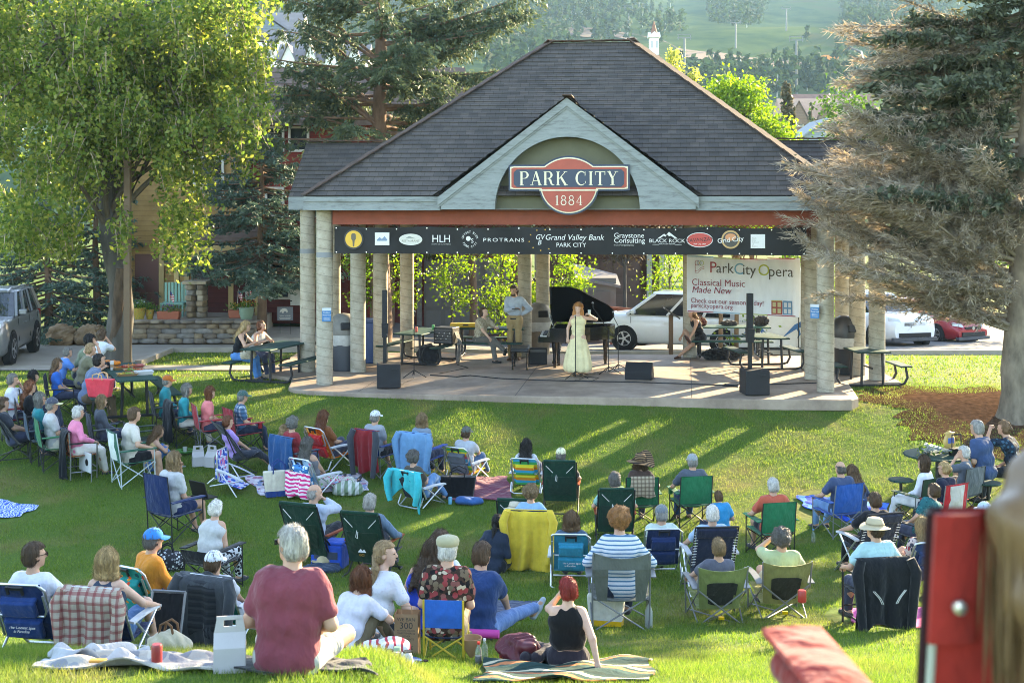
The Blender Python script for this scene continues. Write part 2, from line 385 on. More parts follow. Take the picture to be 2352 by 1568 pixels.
p=hhit(1934,153);t=thing('excavator','orange excavator with dark arm working on the hill dirt road','excavator',p)
OR=paint((.6,.2,.03));DK=paint((.03,.03,.035));MB().box((-4,0,2.4),(5,3,2.2)).build('body',OR,t)
for s in(-1.2,1.2):MB().box((-3,s,.7),(6.5,.9,1.2)).build('track',DK,t)
MB().tube([(-2,0,2.6),(2.5,0,6),(6,0,4.6),(7,0,1.6)],.45,6).build('arm',DK,t);MB().box((7.2,0,1),(2,1.6,1.2)).build('bucket',DK,t)
# ================================================================ the pavilion
TH=R(-6.5);PX0,PY0=-4.03,28.1;CU,SU=math.cos(-TH),math.sin(-TH)
pav=thing('pavilion','open park pavilion with dark shingled hip roof and gabled town sign','pavilion',(PX0,PY0,0),TH)
def loc(X,Y):dx,dy=X-PX0,Y-PY0;return dx*CU-dy*SU,dx*SU+dy*CU
def wld(u,v):return PX0+u*CU+v*SU,PY0-u*SU+v*CU
def pu(px_,v):  # local u of a picture column on the plane v
 a=(px_-HX)/F;return(a*(PY0+v*CU)-PX0-v*SU)/(CU+a*SU)
def pz(y_,u,v):return CZ-(y_-HY)*wld(u,v)[1]/F
# slab
sp=[(-4.75,27.75),(-4.62,27.45),(-4.3,27.2),(-3.2,26.9),(-2,26.7),(-.4,26.5),(1.1,26.35),(3,26.2),(5,26.0),(6.5,25.9),(6.75,25.95),(6.95,26.2),(7.15,27.4),(7.3,28.35),(8.5,28.5),(8.7,33.4),(-5.6,34.4),(-5.75,30),(-4.9,29.2)]
N=NT('slab_concrete').set(.7,.3);co=N.coord();n=N.noise(co,.8,6,.7);n2=N.noise(co,9,4)
c=N.mix(n2,(.30,.225,.17),(.40,.31,.235));c=N.mix(N.ramp(n,[(.42,(0,0,0)),(.6,(.8,.8,.8))]),c,(.2,.145,.11));N.l(c,0,N.b,'Base Color');N.bump(n2,.2,.01)
b=MB();b.prism(sp,-.22,0);b.v=b.v
slab=b.build('stage_slab',N.m,bevel=.02);tag(slab,kind='structure')
def in_poly(X,Y,P):
 r=np.zeros(np.shape(X),bool);j=len(P)-1
 for i in range(len(P)):
  xi,yi=P[i];xj,yj=P[j]
  cnd=((yi>Y)!=(yj>Y))&(X<(xj-xi)*(Y-yi)/(yj-yi+1e-12)+xi);r^=cnd;j=i
 return r
b=MB()  # saw joints in the slab
for(x0,y0,x1,y1) in((.05,26.43,.9,33.9),(3.6,26.2,4.6,33.7),(-5,30.4,9.2,29.3),(-3.2,27,-2.4,34)):b.grid(lambda u,v:(x0+(x1-x0)*u+v*.018,y0+(y1-y0)*u+v*.018,.004),1,1)
tag(b.build('slab_joints',mat('joint',(.07,.055,.045))),kind='structure')
# roof covering with real laps
def shingle_mat(ax):
 N=NT('roof_shingles').set(.9,.2);co=N.coord();s=N.n('SeparateXYZ');N.l(co,0,s,0);cm=N.n('CombineXYZ');N.l(s,ax,cm,0);N.l(s,2,cm,1)
 br=N.n('TexBrick');br.offset=.37;br.inputs['Scale'].default_value=1;br.inputs['Mortar Size'].default_value=.004;br.inputs['Brick Width'].default_value=.2;br.inputs['Row Height'].default_value=.104;br.inputs['Bias'].default_value=-.1
 for i,cc in((1,(.066,.063,.062)),(2,(.096,.088,.084)),(3,(.035,.033,.032))):br.inputs[i].default_value=(*cc,1)
 N.l(cm,0,br,0);n=N.noise(co,2.2,5,.7);n3=N.noise(co,70,2)
 x=N.mix(.5,br,N.ramp(n,[(.3,(.5,.48,.5)),(.7,(1,.96,.94))]),'MULTIPLY');x=N.mix(.35,x,N.ramp(n3,[(.3,(.3,.3,.3)),(.7,(1.0,1.0,1.0))]),'MULTIPLY')
 N.l(N.mix(1.,x,(1.32,1.26,1.2),'MULTIPLY'),0,N.b,'Base Color');N.bump(N.noise(co,55,2),.35,.01);return N.m
SHX,SHY=shingle_mat(0),shingle_mat(1);CAP=mat('ridge_cap',(.085,.056,.044),.9,.3,4,.4,40)
def slope(b,p00,p10,p11,p01,n):  # bottom-left, bottom-right, top-right, top-left
 p00,p10,p11,p01=map(Vector,(p00,p10,p11,p01));nn=(p10-p00).cross(p01-p00)
 if nn.length<1e-6:nn=(p10-p00).cross(p11-p00)
 nn.normalize()
 if nn.z<0:nn=-nn
 for j in range(n):
  a,c=j/n,min((j+1.25)/n,1.0);L0,R0=p00.lerp(p01,a),p10.lerp(p11,a);L1,R1=p00.lerp(p01,c),p10.lerp(p11,c)
  e=nn*.022;b.add([L0,R0,R0+e,L0+e,L1,R1],[[0,1,2,3],[3,2,5,4]])
E0,ER=4.05,7.71;RU0,RU1,RV=4.56,6.52,3.5;UL,UR,VF,VB=-.3,10.95,-.62,7.6
roof_parts=[]
b=MB();slope(b,(UL,VF,E0),(UR,VF,E0),(RU1,RV,ER),(RU0,RV,ER),36);slope(b,(UR,VB,E0),(UL,VB,E0),(RU0,RV,ER),(RU1,RV,ER),36)
roof=b.build('roof',SHX,pav)
b=MB();slope(b,(UL,VB,E0),(UL,VF,E0),(RU0,RV,ER),(RU0,RV,ER),36);slope(b,(UR,VF,E0),(UR,VB,E0),(RU1,RV,ER),(RU1,RV,ER),36);b.build('hip_slope',SHY,roof)
b=MB();up=Vector((0,0,.035))
def capline(b,p,q,wd=.24):
 p,q=Vector(p)+up,Vector(q)+up;n=max(2,int((q-p).length/.22));
 for i in range(n):b.bar(p.lerp(q,i/n),p.lerp(q,(i+1.3)/n)+Vector((0,0,.012 if i%2 else 0)),wd,.022)
for p,q in(((UL,VF,E0),(RU0,RV,ER)),((UR,VF,E0),(RU1,RV,ER)),((UL,VB,E0),(RU0,RV,ER)),((UR,VB,E0),(RU1,RV,ER)),((RU0,RV,ER),(RU1,RV,ER))):capline(b,p,q)
b.build('ridge_cap',CAP,roof)
# side wings
for(u0,u1) in((-1.3,1.6),(12.7,9.0)):
 s=1 if u0<u1 else-1;wf,wr,wb,wz,wt=1.75,3.3,4.85,4.05,5.36
 b=MB();a,c=(u0,u1) if s>0 else(u1,u0)
 slope(b,(a,wf,wz),(c,wf,wz),(c,wr,wt),(a,wr,wt),13);slope(b,(c,wb,wz),(a,wb,wz),(a,wr,wt),(c,wr,wt),13)
 wr_=b.build('wing_roof',SHX,pav);b=MB();capline(b,(u0+.02*s,wr,wt),(u1,wr,wt));b.build('ridge_cap',CAP,wr_)
 b=MB();b.prism([(wf+.06,wz-.02),(wb-.06,wz-.02),(wr,wt-.05)],u0+.1*s,u0+.16*s,lambda p,q,t:(t,p,q));b.build('wing_gable',mat('weathered_paint',(.24,.27,.27),.75,.12,5),wr_)
 # gray fascia and soffit
WP=NT('weathered_paint_boards').set(.75,.25);co=WP.coord((1,1,6));n=WP.noise(co,2.5,6,.75)
WP.l(WP.ramp(n,[(.36,(.14,.15,.145)),(.47,(.2,.222,.22)),(.62,(.235,.258,.252))]),0,WP.b,'Base Color');WP.bump(n,.2,.01);WPM=WP.m
b=MB();g0,g1=2.62,7.9
for(a,c) in((UL,g0),(g1,UR)):
 b.box(((a+c)/2,VF+.03,3.845),(c-a,.05,.19));b.box(((a+c)/2,VF+.01,3.985),(c-a,.07,.1))
for u in(UL+.02,UR-.02):b.box((u,(VF+VB)/2,3.9),(.05,VB-VF-.12,.3))
b.box(((UL+UR)/2,VB-.02,3.9),(UR-UL,.05,.3))
for u0,u1 in((-1.3,-.33),(12.7,10.98)):
 a,c=min(u0,u1),max(u0,u1)
 for v in(1.78,4.82):b.box(((a+c)/2,v,3.9),(c-a,.05,.3))
 b.box((u0,3.3,3.9),(.05,3.0,.3))
b.build('fascia',WPM,pav)
b=MB();b.box(((UL+UR)/2,(VF+VB)/2,3.775),(UR-UL-.1,VB-VF-.16,.02))
for a,c in((-1.27,UL-.01),(UR+.01,12.67)):b.box(((a+c)/2,3.3,3.77),(c-a,3.0,.02))
b.build('soffit',mat('soffit_paint',(.16,.15,.13),.8),pav)
# front gable with the arched recess
GU,GH,GA,AR,AZ=5.27,2.62,6.0,1.49,3.77
gw=MB()
def gout(th):
 dx,dz=math.cos(th),math.sin(th);t=9.
 if abs(dx)>1e-6:t=min(t,GH/abs(dx))
 k=(GA-4.06)/GH;t=min(t,(GA-AZ-.03)/(dz+k*abs(dx)+1e-9));return dx*t,AZ+dz*t
gw.grid(lambda u,v:tuple((GU+x,VF-.1,z) for x,z in[((1-v)*AR*math.cos(math.pi*(1-u))+v*gout(math.pi*(1-u))[0],(1-v)*(AZ+AR*math.sin(math.pi*(1-u)))+v*gout(math.pi*(1-u))[1])])[0],64,3,(0,.22,0))
gab=gw.build('gable',WPM,pav)
b=MB();b.prism([(GU+AR*1.02*math.cos(i*math.pi/40),AZ+AR*1.02*math.sin(i*math.pi/40)) for i in range(41)],VF+.22,VF+.26,lambda p,q,t:(p,t,q))
for z in(3.87,4.01,4.15):b.box((GU,VF+.215,z),(AR*1.92,.012,.012))
b.build('recess_wall',mat('recess_paint',(.115,.115,.075),.8,.1,3),gab)
b=MB()
for s in(-1,1):  # barge boards
 for(o,wd,pr) in((0,.17,.15),(.17,.05,.12)):
  p0,p1=Vector((GU+s*(GH+.06),VF-pr,4.02-o)),Vector((GU,VF-pr,GA+.06-o));dn=Vector((0,0,-wd));dy=Vector((0,.06,0))
  b.add([p0,p1,p1+dn,p0+dn,p0+dy,p1+dy,p1+dn+dy,p0+dn+dy],[[0,1,2,3],[7,6,5,4],[0,4,5,1],[2,6,7,3],[0,3,7,4],[1,5,6,2]])
b.build('barge_board',WPM,gab)
b=MB();vm=VF+(GA-4.05)/((ER-E0)/(RV-VF))+.15
slope(b,(GU-GH-.14,vm-1.9,4.05),(GU-GH-.14,VF-.2,4.05),(GU,VF-.2,GA+.07),(GU,vm,GA+.07),15);slope(b,(GU+GH+.14,VF-.2,4.05),(GU+GH+.14,vm-1.9,4.05),(GU,vm,GA+.07),(GU,VF-.2,GA+.07),15)
b.v=[(x,max(y,VF-.2),z) for x,y,z in b.v];b.build('gable_roof',SHY,gab)
b=MB();capline(b,(GU,VF-.15,GA+.08),(GU,vm,GA+.08),.2);b.build('ridge_cap',CAP,gab)
# columns, beams, lattice
N=NT('column_concrete').set(.8,.25);co=N.coord();s=N.n('SeparateXYZ');N.l(co,0,s,0);at2=N.math('ARCTAN2',(s,1),(s,0))
sp_=N.math('ADD',N.math('MULTIPLY',(s,2),5.2),N.math('MULTIPLY',at2,.159));fr=N.math('FRACT',sp_);ln=N.ramp(fr,[(0,(.5,.5,.5)),(.07,(1,1,1)),(.9,(1,1,1)),(1,(.8,.8,.8))])
n=N.noise(co,5,6,.7);c=N.ramp(n,[(.3,(.26,.225,.165)),(.5,(.36,.32,.25)),(.7,(.43,.39,.31))]);c=N.mix(1.,c,ln,'MULTIPLY')
nb=N.noise(co,26,3,.6);c=N.mix(N.ramp(nb,[(.62,(0,0,0)),(.72,(.7,.7,.7))]),c,(.16,.135,.1));N.l(c,0,N.b,'Base Color');N.bump(fr,.15,.01);COLM=N.m
BAND=paint((.2,.21,.22),.7)
def col_mesh():return MB().lathe([(.178,.01),(.178,3.755)],n=28)
colp=[(0,0),(10.57,.12)]+[loc(X,Y) for X,Y in((-3.56,30.2),(-4.74,30.3),(-3.2,31.8),(-4.4,32.2),(-2.67,33.2),(.32,33.2),(.8,34.0),(4.51,33.1),(6.99,30.8),(6.66,28.95),(8.06,28.85),(7.85,29.7),(7.75,30.6))]
c0=None
for i,(u,v) in enumerate(colp):
 if c0 is None:c0=col_mesh().build('column',COLM,pav,smooth=True);c0.location=(u,v,0)
 else:c=dup(c0,pav,loc=(u,v,0),rz=i*.8)
 if i in(0,1,2,3):MB().lathe([(.182,0),(.182,.11)],n=28).build('painted_band',BAND,pav,True,loc=(u,v,2.74))
RED=mat('red_stain',(.23,.058,.034),.7,.15,3,.1)
b=MB();b.box((5.3,.0,3.6),(10.2,.22,.31));b.build('beam',RED,pav)
for(x,y,dx,dy) in((.28,3,.2,5.5),(10.3,3,.2,5.5)):MB().box((x,y,3.6),(dx,dy,.31)).build('beam',RED,pav)
MB().box((5.3,5.85,3.6),(10.2,.2,.31)).build('beam',RED,pav)
LAT=mat('lattice_stain',(.13,.045,.03),.8)
def lattice(p,q,h):
 p,q=Vector(p),Vector(q);L=(q-p).length;d=(q-p)/L;b=MB();n=int(L/.14)
 for i in range(n):
  for s in(0,1):
   a=p+d*(i*.14)+Vector((0,0,0 if s else h));e=p+d*min(i*.14+h,L)+Vector((0,0,h if s else 0));off=Vector((0,.006 if s else-.006,0));b.bar(a+off,e+off,.012,.028)
 b.bar(p,q,.04);b.build('lattice',LAT,pav)
lattice((.3,5.85,3.12),(10.3,5.85,3.12),.33);lattice((.28,.3,3.12),(.28,5.6,3.12),.33);lattice((10.3,.3,3.12),(10.3,5.6,3.12),.33)
# ---------------------------------------------------------------- the town sign: serif letters drawn stroke by stroke
def arcp(cx,cy,rx,ry,a0,a1,n=14):return[(cx+rx*math.cos(R(a0+(a1-a0)*i/n)),cy+ry*math.sin(R(a0+(a1-a0)*i/n))) for i in range(n+1)]
GL={'P':(.66,[([(.14,0),(.14,1)],.15),([(.02,.02),(.3,.02)],.04),([(.02,.98),(.36,.98)],.04),([(.14,.5),(.34,.5)],.04),(arcp(.34,.74,.24,.24,-90,90),(.04,.16,.04))]),'A':(.84,[([(.4,1.0),(.12,0)],.045),([(.4,1.0),(.7,0)],.15),([(.2,.33),(.58,.33)],.04),([(0,.02),(.24,.02)],.04),([(.56,.02),(.84,.02)],.04)]),'R':(.8,[([(.14,0),(.14,1)],.15),([(.02,.02),(.28,.02)],.04),([(.02,.98),(.36,.98)],.04),([(.14,.5),(.34,.5)],.04),(arcp(.34,.74,.24,.24,-90,90),(.04,.16,.04)),([(.38,.5),(.5,.36),(.58,.1),(.66,.03),(.78,.03)],(.1,.15,.12,.08,.04))]),'K':(.84,[([(.14,0),(.14,1)],.15),([(.02,.02),(.28,.02)],.04),([(.02,.98),(.28,.98)],.04),([(.16,.4),(.66,.97)],.05),([(.34,.6),(.7,0)],.15),([(.54,.98),(.8,.98)],.04),([(.56,.02),(.84,.02)],.04)]),'C':(.8,[(arcp(.42,.5,.34,.48,52,180),(.05,.1,.16)),(arcp(.42,.5,.34,.48,180,308),(.16,.1,.04)),([(.68,.68),(.68,.98)],.045),([(.7,.3),(.7,.14)],.04)]),'I':(.36,[([(.18,0),(.18,1)],.15),([(.04,.02),(.32,.02)],.04),([(.04,.98),(.32,.98)],.04)]),'T':(.76,[([(.38,0),(.38,1)],.15),([(.22,.02),(.54,.02)],.04),([(.03,.97),(.73,.97)],.05),([(.04,.99),(.04,.74)],.045),([(.72,.99),(.72,.74)],.045)]),'Y':(.8,[([(.14,1),(.4,.48)],.15),([(.66,1),(.4,.48)],.045),([(.4,.5),(.4,0)],.15),([(.24,.02),(.56,.02)],.04),([(0,.98),(.28,.98)],.04),([(.54,.98),(.8,.98)],.04)]),'1':(.44,[([(.24,0),(.24,1)],.12),([(.1,.02),(.38,.02)],.05),([(.1,.84),(.24,.96)],.05)]),'8':(.66,[(arcp(.32,.75,.19,.22,0,360,24),.075),(arcp(.32,.27,.25,.25,0,360,24),.09)]),'4':(.68,[([(.46,0),(.46,1)],.11),([(.46,.98),(.06,.3)],.045),([(.04,.28),(.64,.28)],.05),([(.32,.02),(.6,.02)],.05)]),' ':(.34,[])}
def serif(b,s,x,z,h,y,fn,depth=.006,gap=.1,ws=1.):
 for ch in s:
  wd,st=GL[ch]
  for pts,w_ in st:
   m=len(pts);ws_=[w_]*m if not isinstance(w_,tuple) else[float(np.interp(i/(m-1),np.linspace(0,1,len(w_)),w_)) for i in range(m)]
   P=[Vector((p[0]*ws,p[1])) for p in pts];Lf,Rt=[],[]
   for i in range(m):
    t=(P[min(i+1,m-1)]-P[max(i-1,0)]).normalized();nn=Vector((-t.y,t.x))*ws_[i]*.5;Lf.append(P[i]+nn);Rt.append(P[i]-nn)
   for i in range(m-1):
    q=[Lf[i],Lf[i+1],Rt[i+1],Rt[i]];b.add([fn(x+p.x*h,z+p.y*h,y) for p in q],[[0,1,2,3]])
  x+=(wd+gap)*h*ws
 return x
def serif_w(s,h,gap=.1,ws=1.):return sum((GL[c][0]+gap)*h*ws for c in s)-gap*h*ws
su=pu(1307,VF-.1)-0.0;zc=pz(408.5,su,VF-.1)
sign=thing('town_sign','red and navy painted town sign hung in the arched gable recess','sign',(*wld(su,VF-.16),zc),TH)
def sgn_out(ins):
 o=[]
 for i in range(240):
  th=2*math.pi*i/240;dx,dz=math.cos(th),math.sin(th);hw,hh2=1.24-ins,.27-ins
  t=min(hw/max(abs(dx),1e-6),hh2/max(abs(dz),1e-6))
  for(cz_,r_) in((-.14,.62-ins),(-.14,.62-ins)) if dz<0 else((-.36,.81-ins),):
   bq=-dz*cz_*-1;disc=(dz*cz_)**2-(cz_*cz_-r_*r_)
   if disc>0:t=max(t,dz*cz_+math.sqrt(disc))
  o.append((dx*t,dz*t))
 return o
NAVY=paint((.02,.035,.065),.5);CREAM=paint((.62,.56,.40),.5);SRED=paint((.33,.06,.035),.55,.12)
f3=lambda p,q,t:(p,t,q)
MB().prism(sgn_out(0),0,.06,f3).build('backing',NAVY,sign)
MB().prism(sgn_out(.035),-.012,0,f3).build('border',CREAM,sign);MB().prism(sgn_out(.06),-.024,-.012,f3).build('field',SRED,sign)
MB().prism([(-1.13,-.13),(-1.07,-.19),(1.07,-.19),(1.13,-.13),(1.13,.11),(1.07,.17),(-1.07,.17),(-1.13,.11)],-.036,-.024,f3).build('plaque',NAVY,sign)
b=MB();b.box((0,-.028,-.255),(1.2,.008,.026));b.build('divider',CREAM,sign)
b=MB();hgt=.285;wd=serif_w('PARK CITY',hgt,.1,1.0);k=2.02/wd;serif(b,'PARK CITY',-1.01,-.155,hgt,-.041,lambda x,z,y:(x,y,z),ws=k,gap=.1);b.build('lettering',CREAM,sign)
b=MB();hgt=.2;wd=serif_w('1884',hgt,.14);serif(b,'1884',-wd/2,-.56,hgt,-.03,lambda x,z,y:(x,y,z),gap=.14);b.build('lettering',paint((.62,.55,.42),.5),sign)
# ================================================================ people
def _sm(f,d,k):
 h=np.clip(.5+.5*(f-d)/k,0,1);return f*(1-h)+d*h-k*h*(1-h)
class SDF:
 def __init__(s):s.p=[]
 def rc(s,a,b,ra,rb=None,k=.03):s.p.append(('c',np.array(a,float),np.array(b,float),ra,ra if rb is None else rb,k));return s
 def el(s,c,r,M=None,k=.02):s.p.append(('e',np.array(c,float),np.array(r,float),np.eye(3) if M is None else np.array(M),0,k));return s
 def cut(s,fn):s.p.append(('x',fn));return s
 def mesh(s,vox,lump=0,seed=0):
  lo=np.full(3,9.);hi=-lo;bb=[]
  for p in s.p:
   if p[0]=='c':r=max(p[3],p[4]);l,h=np.minimum(p[1],p[2])-r,np.maximum(p[1],p[2])+r
   elif p[0]=='e':r=max(p[2]);l,h=p[1]-r,p[1]+r
   else:bb.append(None);continue
   bb.append((l,h));lo=np.minimum(lo,l);hi=np.maximum(hi,h)
  lo-=3*vox;hi+=3*vox;n=np.ceil((hi-lo)/vox).astype(int)+1;f=np.ones(n,np.float32)
  ax=[lo[i]+vox*np.arange(n[i]) for i in range(3)]
  for p,q in zip(s.p,bb):
   if q is None:
    X,Y,Z=np.meshgrid(*ax,indexing='ij',sparse=True);f=np.maximum(f,p[1](X,Y,Z));continue
   m=p[5]+2.5*vox;i0=np.maximum(((q[0]-m-lo)/vox).astype(int),0);i1=np.minimum(np.ceil((q[1]+m-lo)/vox).astype(int)+1,n)
   sl=tuple(slice(a,b) for a,b in zip(i0,i1));X,Y,Z=np.meshgrid(*[ax[i][sl[i]] for i in range(3)],indexing='ij',sparse=True)
   if p[0]=='c':
    a,b=p[1],p[2];d=b-a;L2=max(float(d@d),1e-9);t=np.clip(((X-a[0])*d[0]+(Y-a[1])*d[1]+(Z-a[2])*d[2])/L2,0,1)
    D=np.sqrt((X-a[0]-t*d[0])**2+(Y-a[1]-t*d[1])**2+(Z-a[2]-t*d[2])**2)-(p[3]+(p[4]-p[3])*t)
   else:
    c,r,M=p[1],p[2],p[3];x,y,z=X-c[0],Y-c[1],Z-c[2]
    u=[(M[0][i]*x+M[1][i]*y+M[2][i]*z) for i in range(3)]
    k0=np.sqrt(sum((u[i]/r[i])**2 for i in range(3)));k1=np.sqrt(sum((u[i]/r[i]**2)**2 for i in range(3)))+1e-9;D=k0*(k0-1)/k1
   f[sl]=_sm(f[sl],D,p[5])
  ins=f<0;c=np.zeros(n-1,np.int8);O=[(i,j,k) for i in(0,1) for j in(0,1) for k in(0,1)]
  sh=lambda A,o:A[o[0]:n[0]-1+o[0],o[1]:n[1]-1+o[1],o[2]:n[2]-1+o[2]]
  for o in O:c+=sh(ins,o)
  mk=(c>0)&(c<8);idx=np.full(mk.shape,-1,np.int32);ce=np.argwhere(mk);idx[mk]=np.arange(len(ce))
  pos=np.zeros((len(ce),3));cnt=np.zeros(len(ce));cv={o:sh(f,o)[mk] for o in O}
  for o in O:
   for a in range(3):
    if o[a]:continue
    o2=list(o);o2[a]=1;o2=tuple(o2);A,B=cv[o],cv[o2];cr=(A<0)!=(B<0);t=np.where(cr,A/(A-B+1e-12),0)
    pt=np.tile(np.array(o,float),(len(ce),1));pt[:,a]=t;pos+=pt*cr[:,None];cnt+=cr
  V=lo+vox*(ce+pos/np.maximum(cnt,1)[:,None]);Q=[]
  for a in range(3):
   b_,c_=(a+1)%3,(a+2)%3
   s0=[slice(1,n[i]-1) for i in range(3)];s0[a]=slice(0,n[a]-1);s1=list(s0);s1[a]=slice(1,n[a])
   A,B=ins[tuple(s0)],ins[tuple(s1)];e=np.argwhere(A!=B);fl=A[A!=B]
   if not len(e):continue
   base=e+np.array([0 if i==a else 1 for i in range(3)])
   def cell(db,dc):
    q=base.copy();q[:,b_]+=db;q[:,c_]+=dc;return idx[q[:,0],q[:,1],q[:,2]]
   q=np.stack([cell(-1,-1),cell(0,-1),cell(0,0),cell(-1,0)],1);q[~fl]=q[~fl][:,::-1];Q.append(q)
  Q=np.concatenate(Q) if Q else np.zeros((0,4),int);Q=Q[(Q>=0).all(1)]
  if lump:
   g=np.random.default_rng(abs(int(seed)));K=g.normal(size=(6,3));ph=g.uniform(0,6,6);s_=0
   for i in range(6):s_=s_+np.sin(V@(K[i]*(10+6*i))+ph[i])
   V=V+(V-V.mean(0))/(np.linalg.norm(V-V.mean(0),axis=1,keepdims=True)+1e-6)*(s_[:,None]*lump)
  return V,Q
def ik(a,c,l1,l2,pole):
 a,c=np.array(a,float),np.array(c,float);d=c-a;L=np.linalg.norm(d)+1e-9
 if L>.995*(l1+l2):c=a+d/L*.995*(l1+l2);d=c-a;L=np.linalg.norm(d)
 u=d/L;x=(l1*l1-l2*l2+L*L)/(2*L);h=math.sqrt(max(l1*l1-x*x,0));p=np.array(pole,float);p=p-u*(p@u);p/=np.linalg.norm(p)+1e-9
 return a+u*x+p*h,c
def rotm(ax,deg):return np.array(Matrix.Rotation(R(deg),3,ax))
SKINS={'l':(.50,.30,.205),'p':(.56,.36,.265),'t':(.40,.225,.14),'d':(.26,.14,.085)}
HAIRS={'gray':(.36,.34,.31),'white':(.62,.60,.56),'blond':(.44,.30,.14),'dblond':(.26,.17,.085),'brown':(.075,.042,.022),'lbrown':(.15,.085,.042),'auburn':(.16,.055,.022),'black':(.014,.011,.010),'red':(.30,.028,.022),'ginger':(.36,.16,.05),'sgray':(.20,.19,.17),'dgray':(.115,.105,.095)}
def skinm(k):
 key=('skin',k)
 if key not in _mats:
  N=NT('skin').set(.55,.3);n=N.noise(N.coord(),12,4);c=SKINS[k];N.l(N.ramp(n,[(.3,(c[0]*.9,c[1]*.82,c[2]*.8)),(.7,(c[0]*1.06,c[1]*1.06,c[2]*1.06))]),0,N.b,'Base Color')
  N.b.inputs['Subsurface Weight'].default_value=.08;N.b.inputs['Subsurface Radius'].default_value=(.02,.008,.004);_mats[key]=N.m
 return _mats[key]
def hairm(k):
 key=('hair',k)
 if key not in _mats:
  c=HAIRS[k];N=NT('hair').set(.5,.35);co=N.coord((1,1,.12));n=N.noise(co,90,4,.7);n2=N.noise(N.coord((1,1,.3)),26,3)
  x=N.mix(.45,n,n2);gi=N.n('NewGeometry');rv=N.ramp(gi,[(0,(.55,.55,.55)),(1,(1.25,1.22,1.18))],'Random Per Island');N.l(N.mix(1.,N.ramp(x,[(.3,scl(c,.5)),(.5,c),(.72,scl(c,1.6))]),rv,'MULTIPLY'),0,N.b,'Base Color');N.bump(x,.9,.025);_mats[key]=N.m
 return _mats[key]
SHOEM={}
DARKGL=mat('dark_lens',BLACK,.1,.05,4,spec=.6)
